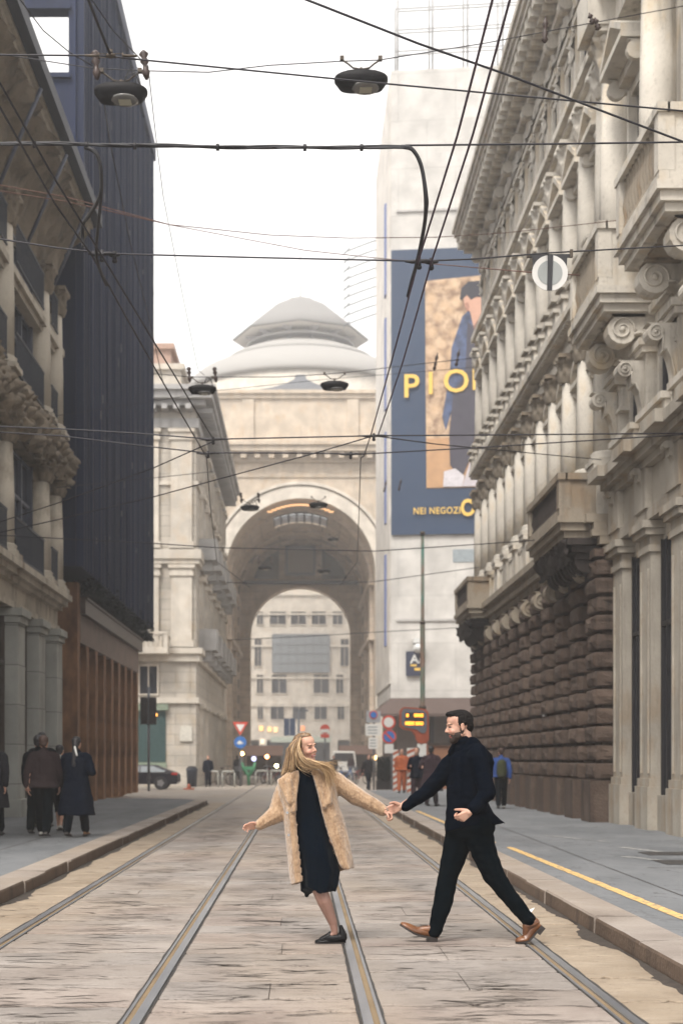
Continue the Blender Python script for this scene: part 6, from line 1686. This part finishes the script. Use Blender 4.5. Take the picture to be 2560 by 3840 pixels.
# beard and moustache
b=MB(); R_=FM.M()
for (c,r) in (((.030,.050,-.072),(.034,.014,.030)),((.030,-.050,-.072),(.034,.014,.030)),((.058,0,-.112),(.032,.030,.022)),((.048,.028,-.100),(.036,.022,.024)),((.048,-.028,-.100),(.036,.022,.024)),((-.004,.062,-.035),(.014,.010,.036)),((-.004,-.062,-.035),(.014,.010,.036)),((.070,0,-.098),(.022,.020,.014)),((.03,0,-.108),(.05,.04,.02))): b.ell(FM.P(*c),r,R_)
for s_ in (-1,1): b.cone(FM.P(.090,s_*.003,-.056),FM.P(.070,s_*.034,-.068),.008,.009); b.cone(FM.P(.070,s_*.034,-.068),FM.P(.055,s_*.042,-.095),.010,.012)
remesh(b,'beard',M['beard'],man,.004,2,lambda p,n: .0035*mnoise.noise(p*150)+.002)
# hair: short, wavy, swept forward over the brow
b=MB()
for (c,r) in (((-.030,0,.045),(.090,.080,.080)),((-.01,0,.085),(.088,.070,.046)),((.035,0,.100),(.058,.058,.028)),((.068,0,.104),(.030,.050,.020)),((-.07,0,.0),(.045,.068,.065)),((-.012,.066,.035),(.038,.014,.045)),((-.012,-.066,.035),(.038,.014,.045)),((.006,.066,.03),(.014,.010,.035)),((.006,-.066,.03),(.014,.010,.035))): b.ell(FM.P(*c),r,R_,14,10)
r=random.Random(9)
for i in range(70):
    l=r.uniform(-.05,.05); f=r.uniform(-.08,.075); zt=.112-.09*(l/.085)**2-.12*max(0,-f-.02)**1.2*3
    a=FM.P(f,l,zt); b.cone(a,a+(FM.f*r.uniform(-.0,.022)+FM.s*r.uniform(-.012,.012)+FM.u*r.uniform(.006,.018)),.009,.004,6)
remesh(b,'hair',M['darkhair'],man,.004,1,lambda p,n: .004*mnoise.noise(p*95)+.002*mnoise.noise(p*210))
# trousers
wr=lambda p,n: .007*mnoise.noise(Vector((p.x*9,p.y*9,p.z*19)))+.004*abs(mnoise.noise(Vector((p.x*16,p.y*12,p.z*38))))
b=MB()
b.cone(Z(1088,715,11.36),Z(1168,715,11.29),.145,.135); b.cone(Z(1072,760,11.39),Z(1055,835,11.40),.118,.108); b.cone(Z(1055,835,11.40),Z(1020,950,11.41),.108,.085)
b.cone(Z(1020,950,11.41),Z(992,1090,11.41),.083,.080); b.cone(Z(992,1090,11.41),Z(955,1222,11.41),.078,.056); b.cone(Z(958,1222,11.41),Z(948,1238,11.41),.060,.056)
b.cone(Z(1170,760,11.30),Z(1195,850,11.28),.118,.105); b.cone(Z(1195,850,11.28),Z(1240,955,11.28),.105,.088); b.cone(Z(1240,955,11.28),Z(1318,1062,11.28),.084,.068); b.cone(Z(1318,1062,11.28),Z(1405,1168,11.29),.068,.056); b.cone(Z(1408,1172,11.29),Z(1416,1182,11.29),.060,.054)
remesh(b,'trousers',M['blacktr'],man,.011,4,wr)
# coat
b=MB()
b.cone(Z(1162,358,11.17),Z(1045,392,11.46),.082,.075); b.cone(Z(1145,410,11.22),Z(1140,600,11.24),.125,.125); b.cone(Z(1075,425,11.43),Z(1075,600,11.41),.105,.108); b.cone(Z(1110,420,11.3),Z(1110,600,11.3),.14,.14)
b.cone(Z(1170,400,11.24),Z(1165,560,11.25),.12,.10); b.cone(Z(1135,330,11.30),Z(1120,370,11.32),.085,.11)
b.cone(Z(1160,368,11.14),Z(1212,555,11.07),.080,.068); b.cone(Z(1212,555,11.07),Z(1140,632,11.0),.066,.048)
b.cone(Z(1035,410,11.46),Z(925,540,11.44),.082,.066); b.cone(Z(925,540,11.44),Z(812,618,11.38),.064,.044)
rows=[(520,520,1012,1190),(600,600,1010,1215),(660,650,1007,1240),(720,682,1005,1275),(748,702,1004,1303)]
R=[]
for (yl,yr,xl,xr) in rows:
    ring=[]
    for j in range(24):
        a=2*math.pi*j/24; q=.5+.5*math.cos(a); x=xl+(xr-xl)*q; y=yl+(yr-yl)*q-12*math.sin(math.pi*q)*(1 if yl>700 else 0)
        e=math.copysign(abs(math.sin(a))**.8,math.sin(a)); ring.append(tuple(Z(x,y,11.32+e*.155*(.8+.2*math.sin(math.pi*q)) )))
    R.append(ring)
b.rings(R,True,True,True)
remesh(b,'coat',M['navycoat'],man,.009,3,lambda p,n: .008*mnoise.noise(Vector((p.x*7,p.y*7,p.z*12)))+.004*mnoise.noise(Vector((p.x*20,p.y*14,p.z*30))))
b=MB()
for a,c,r0,r1 in ((( 1112,318),(1100,345),.072,.085),((1095,290),(1112,325),.062,.070)): b.cone(Z(*a,11.33),Z(*c,11.33),r0,r1)
b.ell(Z(1097,300,11.33),(.075,.075,.040),Frame((0,0,0),(1,0,.35),(-.3,0,1)).M()); b.cone(Z(1060,325,11.36),Z(1040,355,11.40),.045,.040)
remesh(b,'turtleneck',M['navycoat'],man,.008,2,lambda p,n:.003*mnoise.noise(p*40))
shoe(man,Z(966,1270,11.41),Z(858,1246,11.41),Z(782,1200,11.41),(-.3,0,1),1.12,M['tan'])
shoe(man,Z(1477,1203,11.29),Z(1410,1280,11.29),Z(1348,1289,11.29),(.35,0,1),1.12,M['tan'])
for a_,c_,d_ in (((955,1240,11.41),(930,1222,11.41),(885,1222,11.41)),((1440,1190,11.29),(1405,1205,11.29),(1398,1245,11.29))):
    b=MB(); b.cone(Z(*a_),Z(*c_),.044,.040); b.cone(Z(*c_),Z(*d_),.038,.026); remesh(b,'shoe_upper',M['tan'],man,.005,2)
    b=MB()
    for k_ in range(4):
        p=Z(*c_).lerp(Z(*d_),.25+.2*k_)+Vector((-.004,0,.033 if c_[0]<1000 else .0)); b.tube([p+Vector((-.002,-.022,0)),p+Vector((-.012,0,.004)),p+Vector((-.002,.022,0))],.0022,4)
    b.build('shoe_lace',M['blackleather'],man)

# ----------------------------- the woman
g=Z(440,1290); wom=thing('person','long haired blonde woman in a camel fur coat and dark dress stepping left','person',(g.x,Y0,0))
FW=Frame(Z(319,333,11.32),(.74,-.66,.06),(-.20,-.02,1),.93)
b=MB(); head(b,FW,False)
b.cone(FW.P(-.025,0,-.05),Z(325,440,11.34),.046,.048)
b.cone(Z(250,505,11.38),Z(405,500,11.38),.045,.045); b.cone(Z(330,520,11.35),Z(345,640,11.35),.085,.085); b.cone(Z(345,640,11.35),Z(365,780,11.35),.10,.13); b.cone(Z(335,800,11.35),Z(400,800,11.35),.10,.10)
b.cone(Z(380,830,11.33),Z(372,985,11.30),.085,.062); b.cone(Z(372,985,11.30),Z(415,1090,11.30),.062,.058); b.cone(Z(415,1090,11.30),Z(455,1190,11.31),.057,.036); b.cone(Z(455,1190,11.31),Z(464,1235,11.31),.034,.027); b.cone(Z(464,1240,11.31),Z(425,1262,11.31),.026,.018)
b.cone(Z(345,830,11.38),Z(338,950,11.33),.085,.06); b.cone(Z(338,950,11.33),Z(365,930,11.62),.055,.038); b.cone(Z(365,930,11.62),Z(385,960,11.70),.034,.025)
b.cone(Z(235,500,11.36),Z(185,652,11.34),.04,.034); b.cone(Z(185,652,11.34),Z(92,714,11.30),.033,.023)
b.cone(Z(430,490,11.36),Z(570,572,11.37),.04,.034); b.cone(Z(570,572,11.37),Z(703,641,11.36),.033,.023)
hand(b,Z(94,714,11.30),(-.93,-.05,-.05),(.1,.8,.5),(.0,-.45,.85),.86,(26,36,26),1.3,25)
hand(b,Z(698,640,11.35),(.78,-.1,-.38),(-.1,.35,.9),(.3,-.95,.1),.82,(55,70,40),.5,40)
fw=face_disp(FW)
def legp(p,n,L_): return 6 if p.z<.60 and p.x<g.x+.4 else 0
remesh(b,'body',M['skinw'],wom,.0042,3,lambda p,n: fw(p,n) if p.z>1.4 else 0, face_paint(FW,legp), [M['skinw'],M['lip'],M['eye'],M['brow'],M['teeth'],M['blush'],M['tights']])
# dress
rows=[(432,288,352,.058),(447,282,360,.07),(480,255,395,.10),(560,250,402,.125),(660,252,425,.12),(760,262,446,.135),(860,275,470,.15),(940,288,488,.15),(1000,297,482,.145),(1040,300,470,.14)]
R=[]
for k_,(y,xl,xr,dp_) in enumerate(rows):
    ring=[]
    for j in range(40):
        a=2*math.pi*j/40; q=.5+.5*math.cos(a); x=xl+(xr-xl)*q
        fold=1+ (.045*math.sin(a*7+y*.01)+.03*math.sin(a*11))*max(0,(y-600)/440)
        yy=y
        if k_==len(rows)-1:
            yy = 1024-14*math.sin(q*9)+20*q if math.sin(a)<0 else 1030+34*math.exp(-((q-.18)/.14)**2)+8*math.sin(q*14)
        ring.append(tuple(Z(x+(x-(xl+xr)/2)*(fold-1),yy,Y0+.0+dp_*fold*math.sin(a))))
    R.append(ring)
b=MB(); b.rings(R,True,True,True)
b.cone(Z(321,436,11.335),Z(328,490,11.34),.062,.075); b.cone(Z(262,492,11.35),Z(398,488,11.35),.075,.075); b.cone(Z(330,500,11.34),Z(335,600,11.34),.125,.115)
remesh(b,'dress',M['blackdress'],wom,.007,2,lambda p,n:.004*mnoise.noise(Vector((p.x*14,p.y*14,p.z*6)))+.002*mnoise.noise(p*30))
# coat
prof=[((240,455),(286,440),(352,438),(425,445)),((182,488),(284,490),(364,485),(462,492)),((188,560),(273,575),(381,548),(474,548)),((208,640),(270,665),(406,645),(488,618)),((222,760),(276,775),(434,745),(512,702)),((229,850),(287,862),(466,838),(535,790)),((236,940),(296,942),(493,908),(556,885)),((247,1003),(301,990),(514,932),(558,922))]
b=MB(); R=[]
for (lo,li,ri,ro) in prof:
    mid=((lo[0]+ro[0])/2,(lo[1]+ro[1])/2)
    q=[(li,-.150),(((li[0]*.55+lo[0]*.45),(li[1]*.55+lo[1]*.45)),-.160),((lo[0]+8,lo[1]),-.09),((lo[0],lo[1]),.0),((lo[0]+14,lo[1]),.10),(((lo[0]*.7+mid[0]*.3),(lo[1]*.7+mid[1]*.3)),.165),(mid,.185),(((ro[0]*.7+mid[0]*.3),(ro[1]*.7+mid[1]*.3)),.165),((ro[0]-14,ro[1]),.10),(ro,.0),((ro[0]-8,ro[1]),-.09),(((ri[0]*.55+ro[0]*.45),(ri[1]*.55+ro[1]*.45)),-.160),(ri,-.150)]
    # resample smoothly
    P=[Z(p[0],p[1],Y0+d) for p,d in q]; S=[]
    for i in range(len(P)-1):
        a_,b_,c_,d_=P[max(i-1,0)],P[i],P[i+1],P[min(i+2,len(P)-1)]
        for k_ in range(4):
            t_=k_/4; S.append(.5*((2*b_)+(c_-a_)*t_+(2*a_-5*b_+4*c_-d_)*t_*t_+(3*b_-a_-3*c_+d_)*t_**3))
    S.append(P[-1]); cen=Z(mid[0],mid[1],Y0+.02)
    inner=[]
    for p in S:
        v=cen-p; v.z=0; inner.append(p+v.normalized()*.030)
    R.append([tuple(p) for p in S]+[tuple(p) for p in reversed(inner)])
b.rings(R,True,True,True)
b.cone(Z(235,505,11.36),Z(200,585,11.35),.075,.072); b.cone(Z(200,585,11.35),Z(180,655,11.33),.070,.072); b.cone(Z(180,655,11.33),Z(97,711,11.30),.076,.044)
b.cone(Z(425,490,11.36),Z(470,500,11.36),.080,.080); b.cone(Z(470,500,11.36),Z(575,572,11.37),.080,.076); b.cone(Z(575,572,11.37),Z(695,637,11.36),.074,.046)
# wide lapels
b.cone(Z(262,455,11.24),Z(200,500,11.22),.030,.028); b.cone(Z(200,500,11.22),Z(245,600,11.18),.028,.022); b.cone(Z(278,470,11.22),Z(262,640,11.18),.024,.018); b.cone(Z(240,500,11.2),Z(255,590,11.18),.034,.024)
b.cone(Z(366,455,11.22),Z(430,480,11.24),.030,.034); b.cone(Z(374,480,11.2),Z(412,620,11.18),.026,.018); b.cone(Z(430,500,11.22),Z(432,600,11.19),.032,.024)
remesh(b,'fur_coat',M['fur'],wom,.0075,3,lambda p,n: .008*mnoise.noise(Vector((p.x*10,p.y*10,p.z*4)))+.0015*mnoise.noise(p*40)+.0025*mnoise.noise(p*110))
for (x,y) in ((232,650),(238,760)):
    s=MB(); c=Z(x,y,Y0-.172); s.lathe((c.x,c.y,c.z),[(.010,-.004),(.012,.0),(.010,.004),(.004,.006)],12,ax='y'); s.build('snap_button',simple('snap_metal',(.5,.5,.5),.2,.8) if y==650 else bpy.data.materials['snap_metal'],wom)
# hair: scalp cap and wind blown locks
b=MB(); R_=FW.M(); kk=.93
for (c,r) in (((-.025,0,.045),(.094,.082,.086)),((-.055,0,-.02),(.060,.076,.085)),((-.005,.058,.03),(.048,.024,.060)),((-.005,-.056,.045),(.045,.024,.050)),((.0,0,.10),(.075,.055,.035))): b.ell(FW.P(*c),tuple(x*kk for x in r),R_,14,10)
b.cone(FW.P(-.06,.03,-.02),Z(228,462,11.36),.062,.030); b.cone(FW.P(-.02,-.03,-.05),Z(300,440,11.40),.055,.045); b.cone(Z(250,350,11.36),Z(212,478,11.34),.045,.014)
remesh(b,'hair',M['roots'],wom,.006,3,lambda p,n: .004*mnoise.noise(Vector((p.x*80,p.y*80,p.z*14))))
r=random.Random(12)
def lock(paths,n,r0,jit,mt,name,tail=.25):
    b=MB()
    for i in range(n):
        # blend two guide strands
        a,c=paths[r.randrange(len(paths))],paths[r.randrange(len(paths))]; q=r.random()
        P=[]; m=len(a); jx,jy,jz=r.gauss(0,jit),r.gauss(0,jit*1.2),r.gauss(0,jit)
        ph=r.uniform(0,6.28); L_=r.uniform(1-tail,1)
        for k_ in range(m):
            p=Z(*a[k_]).lerp(Z(*c[k_]),q); w_=k_/(m-1)
            p+=Vector((jx*w_+.006*math.sin(ph+w_*6),jy*(.25+w_),jz*w_+.006*math.cos(ph+w_*5))); P.append(p)
        Q=[]; PP=[P[0]]+P+[P[-1]]
        for k_ in range(1,len(PP)-2):
            A,B_,C_,D_=PP[k_-1:k_+3]
            for j in range(4):
                t_=j/4; Q.append(.5*((2*B_)+(C_-A)*t_+(2*A-5*B_+4*C_-D_)*t_*t_+(3*B_-A-3*C_+D_)*t_**3))
        Q=Q[:max(6,int(len(Q)*L_))]; nn=len(Q); rr=r0*r.uniform(.6,1.25)
        b.mi=r.choice((0,0,1,1,2)) if isinstance(mt,list) else 0
        b.tube(Q,[rr*(1-.72*(x/(nn-1))**1.5) for x in range(nn)],4)
    return b.build(name,mt,wom)
hm=lambda n,c: simple(n,c,.4,0,.15,12,0)
BL=[hm('hair_gold',(.46,.30,.15)),hm('hair_honey',(.30,.18,.085)),hm('hair_pale_gold',(.66,.48,.28))]
RO=[hm('hair_chestnut',(.10,.056,.030)),hm('hair_brown',(.17,.10,.052)),hm('hair_light_brown',(.30,.19,.10))]
back=[[(295,282,11.30),(250,315,11.28),(236,380,11.27),(225,440,11.27),(206,482,11.26)],[(305,280,11.33),(262,330,11.24),(255,400,11.22),(246,440,11.22),(232,472,11.22)],[(285,290,11.38),(246,340,11.40),(228,400,11.38),(214,450,11.36),(203,478,11.34)],[(298,284,11.28),(262,330,11.22),(262,390,11.20),(262,430,11.20),(255,462,11.20)]]
lock(back,240,.0042,.006,RO,'hair_lock',.18)
lock(back,120,.0028,.011,BL,'hair_lock',.12)
sweep=[[(296,284,11.25),(284,340,11.22),(308,398,11.19),(370,432,11.17),(462,430,11.18)],[(294,286,11.25),(288,345,11.21),(322,408,11.18),(395,428,11.15),(480,412,11.16)],[(292,290,11.25),(276,350,11.21),(290,412,11.19),(350,440,11.17),(430,446,11.2)],[(298,284,11.24),(290,336,11.21),(326,396,11.16),(400,418,11.14),(470,424,11.18)]]
lock(sweep,64,.0024,.017,BL,'hair_lock',.35)
lock(sweep,40,.0024,.013,RO,'hair_lock',.4)
lock(sweep,40,.0018,.030,BL,'hair_lock',.15)
fall=[[(340,390,11.15),(385,415,11.14),(425,440,11.16),(445,480,11.17),(480,535,11.16)],[(330,385,11.16),(375,420,11.14),(415,455,11.15),(430,500,11.16),(450,540,11.16)],[(350,395,11.15),(400,412,11.14),(440,425,11.16),(468,465,11.18),(482,500,11.18)]]
lock(fall,90,.0026,.016,BL,'hair_lock',.3)
fly=[[(350,395,11.17),(390,412,11.15),(430,408,11.15),(465,402,11.16),(505,398,11.16)],[(340,400,11.17),(385,420,11.15),(425,424,11.15),(460,420,11.15),(498,428,11.14)],[(372,420,11.16),(420,440,11.14),(455,470,11.14),(470,500,11.12),(498,520,11.12)]]
lock(fly,46,.0017,.012,BL,'hair_lock',.45)
lock(fall,30,.0018,.032,BL,'hair_lock',.1)
shoe(wom,Z(518,1288,11.31),Z(430,1291,11.31),Z(366,1290,11.31),(0,0,1),.86,M['blackleather'],True)
shoe(wom,Z(372,935,11.66),Z(400,975,11.76),Z(405,1005,11.80),(-.2,.8,.2),.84,M['blackleather'],True)
b=MB(); b.cone(Z(470,1268,11.31),Z(503,1262,11.31),.034,.036); b.cone(Z(503,1250,11.31),Z(494,1208,11.31),.034,.016); b.cone(Z(400,1275,11.31),Z(432,1258,11.31),.028,.030); b.cone(Z(432,1258,11.31),Z(440,1240,11.31),.028,.016); b.cone(Z(432,1266,11.31),Z(480,1266,11.31),.034,.038); remesh(b,'shoe_quarter',M['blackleather'],wom,.006,2)

# ----------------------------- passers-by
M['shoe_w']=simple('pale_trainer',(.5,.48,.44),.6,0,.2,10,0); M['shoe_b']=simple('dark_shoe',(.02,.018,.02),.5,0,.2,10,0); M['shoe_t']=simple('amber_boot',(.22,.09,.02),.5,0,.2,10,0)
M['hairb']=simple('black_hair',(.012,.010,.013),.6,0,.3,20,0); M['hairc']=simple('auburn_hair',(.05,.022,.014),.6,0,.3,20,0)
def person(px,py,Y,h,head_,label,coat,legs,hair=None,clen=.5,shoes=None,stride=.25,gz=.15,arm=0,skirt=False,group=None,bag=None,longhair=False,bulk=1.0,vox=.016,ph=1):
    x=atx(px,Y); a=rad(head_); f=Vector((math.sin(a),math.cos(a),0)); s=Vector((math.cos(a),-math.sin(a),0)); k=h/1.75
    o=thing('person',label,'person',(x,Y,gz),group); P=lambda F2,S,U: Vector((x,Y,gz))+(f*F2+s*S)*k+Vector((0,0,U*k))
    FR=Frame(P(.02,0,1.62),tuple(f),(0,0,1),.96*k)
    b=MB(); head(b,FR,True); b.cone(P(0,0,1.40),P(.01,0,1.56),.055*k,.05*k); b.cone(P(0,-.14,1.38),P(0,.14,1.38),.06*k,.06*k); b.cone(P(0,0,1.30),P(0,0,.98),.13*k,.12*k)
    for sd in (-1,1):
        st=stride*sd*ph
        b.cone(P(0,sd*.09,.92),P(st*.45,sd*.09,.50),.08*k,.055*k); b.cone(P(st*.45,sd*.09,.50),P(st if st>0 else st*1.1,sd*.09,.09 if st>=0 else .13),.05*k,.035*k)
        ax=-st*.6; hz=.80
        if arm and sd==arm: b.cone(P(0,sd*.19,1.36),P(-.05,sd*.27,1.12),.045*k,.04*k); b.cone(P(-.05,sd*.27,1.12),P(.18,sd*.14,1.16),.035*k,.028*k); hp=P(.18,sd*.14,1.16)
        else: b.cone(P(0,sd*.19,1.36),P(ax*.5-.03,sd*.24,1.08),.045*k,.04*k); b.cone(P(ax*.5-.03,sd*.24,1.08),P(ax,sd*.24,.86),.035*k,.028*k); hp=P(ax,sd*.24,.86)
        hand(b,hp,(f*.2-Vector((0,0,1))) if not arm==sd else f,s*sd,f if arm!=sd else Vector((0,0,1)),.95*k,(20,25,18),.6,20)
    remesh(b,'body',M['skin'],o,.012,2)
    b=MB()
    for sd in (-1,1):
        st=stride*sd*ph
        if not skirt: b.cone(P(0,sd*.085,.95),P(st*.45,sd*.09,.50),.115*k,.088*k); b.cone(P(st*.45,sd*.09,.50),P(st if st>0 else st*1.05,sd*.09,.13),.085*k,.075*k)
        else: b.cone(P(0,sd*.085,.95),P(st*.45,sd*.09,.50),.10*k,.06*k); b.cone(P(st*.45,sd*.09,.50),P(st,sd*.09,.14),.058*k,.042*k)
    b.cone(P(0,-.06,.98),P(0,.06,.98),.12*k,.12*k)
    remesh(b,'trousers' if not skirt else 'tights',legs,o,vox,3,lambda p,n:.008*mnoise.noise(p*11))
    b=MB(); w_=bulk
    b.cone(P(0,-.15*w_,1.38),P(0,.15*w_,1.38),.085*k*w_,.085*k*w_); b.cone(P(0,-.07*w_,1.28),P(0,-.07*w_,1.0),.135*k*w_,.13*k*w_); b.cone(P(0,.07*w_,1.28),P(0,.07*w_,1.0),.135*k*w_,.13*k*w_); b.cone(P(-.01,0,1.42),P(0,0,1.5),.08*k,.065*k); b.cone(P(0,0,1.34),P(0,0,1.0),.15*k*w_,.145*k*w_)
    z1=1.0-clen; R=[]
    for (u,ww) in ((1.05,.20),(.95,.21),((.95+z1)/2,.23+.06*clen),(z1,.235+.12*clen)):
        R.append([tuple(P(ww*.72*w_*math.sin(t2)+(.03 if u<.9 else 0)*-1,ww*w_*math.cos(t2)*(1+.05*math.sin(5*t2)*(u<.9)),u)) for t2 in [2*math.pi*j/20 for j in range(20)]])
    b.rings(R,True,True,True)
    for sd in (-1,1):
        ax=-stride*sd*ph*.6
        if arm and sd==arm: b.cone(P(0,sd*.19*w_,1.37),P(-.05,sd*.28*w_,1.12),.078*k,.068*k); b.cone(P(-.05,sd*.28*w_,1.12),P(.15,sd*.16,1.15),.064*k,.052*k)
        else: b.cone(P(0,sd*.19*w_,1.37),P(ax*.5-.03,sd*.25*w_,1.08),.078*k,.065*k); b.cone(P(ax*.5-.03,sd*.25*w_,1.08),P(ax,sd*.25*w_,.89),.062*k,.052*k)
    remesh(b,'coat',coat,o,vox,3,lambda p,n:.010*mnoise.noise(p*9)+.005*mnoise.noise(p*24))
    b=MB(); RM=FR.M()
    for (c,r) in (((-.03,0,.045),(.092,.084,.088)),((-.02,0,.09),(.082,.068,.042)),((-.065,0,-.01),(.045,.072,.068))): b.ell(FR.P(*c),tuple(q*k for q in r),RM)
    if longhair: b.cone(FR.P(-.08,0,.0),P(-.15,0,1.25),.06*k,.035*k)
    remesh(b,'hair',hair or M['hairb'],o,.010,1,lambda p,n:.006*mnoise.noise(p*40))
    for sd in (-1,1):
        st=stride*sd*ph; hl=P(st-.05 if st>0 else st*1.1-.05,sd*.09,.03 if st>0 else .09); tl=P((st if st>0 else st*1.1)+.20,sd*.09,.03 if st>=0 else .02); bl_=P((st if st>0 else st*1.1)+.11,sd*.09,.028)
        shoe(o,hl,bl_,tl,(0,0,1),k*1.0,shoes or M['shoe_b'],False,1.1)
    return o,P,k
cb=M['cb']=cloth('black_wool',(.004,.006,.009),.3,5,90); cn=cloth('dark_navy_wool',(.004,.007,.015),.3,5,90); cm=cloth('brown_plum_tweed',(.030,.021,.022),.3,5,90); cw=cloth('pale_grey_shirt',(.38,.37,.34),.2,5,90); ck=cloth('charcoal_wool',(.02,.02,.024),.3,5,90); cbl=cloth('bright_blue_shell',(.035,.07,.22),.3,5,90)
cor_=cloth('hi_vis_orange',(.42,.12,.055),.2,5,90); cbr=cloth('dark_plum_coat',(.035,.022,.028),.3,5,90)
GL='people walking away on the left pavement'
# feet lines measured on the photo: depth from the ground contact
person(88,0,24.8,1.74,4,'man in black jacket and white trainers, leftmost of the walking group',cb,M['blacktr'],M['hairb'],.12,M['shoe_w'],.16,.15,0,False,GL,ph=1)
o,P,k=person(101,0,24.0,1.72,2,'man in plum brown jacket and beige shoes at the front of the group',cm,M['blacktr'],M['hairc'],.16,M['shoe_w'],.22,.15,0,False,GL,bulk=1.08,ph=-1)
person(97,0,27.0,1.83,3,'tall dark haired walker mostly hidden behind the plum brown jacket',cb,M['blacktr'],M['hairb'],.2,M['shoe_b'],.2,.15,0,False,GL)
o,P,k=person(138,0,25.8,1.58,6,'short haired walker in a pale shirt between two dark coats',cw,M['cb'],M['hairb'],.05,M['shoe_w'],.25,.15,0,True,GL,ph=-1)
bg_=MB(); bg_.cone(P(-.05,.26,.98),P(-.02,.26,.68),.10,.13); remesh(bg_,'shoulder_bag',cw,o,.02,3)
o,P,k=person(176,0,24.0,1.70,8,'woman in a long black coat with a ponytail and amber boots',cn,M['cb'],M['hairb'],.62,M['shoe_t'],.24,.15,1,False,GL,longhair=True,bulk=1.08,ph=1)
b=MB(); b.cone(P(-.13,.01,1.56),P(-.17,.06,1.42),.018,.014); b.build('hair_ribbon',M['swhite'],o)
person(-16,0,24.2,1.72,0,'dark coated walker cut by the left picture edge',ck,M['cb'],M['hairb'],.5,M['shoe_b'],.2,.15,0,False,GL,ph=1)
# right side
o,P,k=person(1150,0,37.5,1.62,4,'walker in a bright blue jacket with an olive backpack by the dark wall',cbl,M['cb'],M['hairc'],.10,M['shoe_w'],.16,.15,0)
b=MB(); b.cone(P(-.2,0,1.28),P(-.22,0,1.0),.13,.14); bp=remesh(b,'backpack',cloth('olive_pack',(.05,.055,.03),.4,9,80),o,.02,3)
person(957,0,41,1.66,200,'person in a navy jacket facing us left of the dark pair',cn,cbr,M['hairc'],.2,M['shoe_b'],.1,.15,1)
person(990,0,39.5,1.68,30,'heavily built person in a dark plum coat behind the reaching arm',cbr,cbr,M['hairb'],.55,M['shoe_b'],.12,.15,-1,bulk=1.2)
o,P,k=person(922,0,55,1.72,190,'worker in bright orange overalls between the striped barriers',cor_,cor_,M['hairc'],.1,M['shoe_b'],.12,.15,0)
person(846,0,66,1.68,160,'dark walker on the far crossing beside the grey sign post',ck,cn,M['hairb'],.15,M['shoe_b'],.3,0,0,bulk=1.05)
person(478,0,74,1.66,180,'dark figure standing by the cream palace corner',cn,cn,M['hairb'],.2,M['shoe_b'],.05,0,0)
person(766,0,92,1.7,170,'dark figure among the bicycles right of the woman',ck,cb,M['hairb'],.2,M['shoe_b'],.1,0,0)
person(545,0,100,1.7,10,'far figure under the brown awning on the left',ck,cb,M['hairb'],.2,M['shoe_b'],.2,0,0)
person(806,0,104,1.7,10,'far figure under the brown awning on the right',cbr,cb,M['hairb'],.2,M['shoe_b'],.2,0,0)
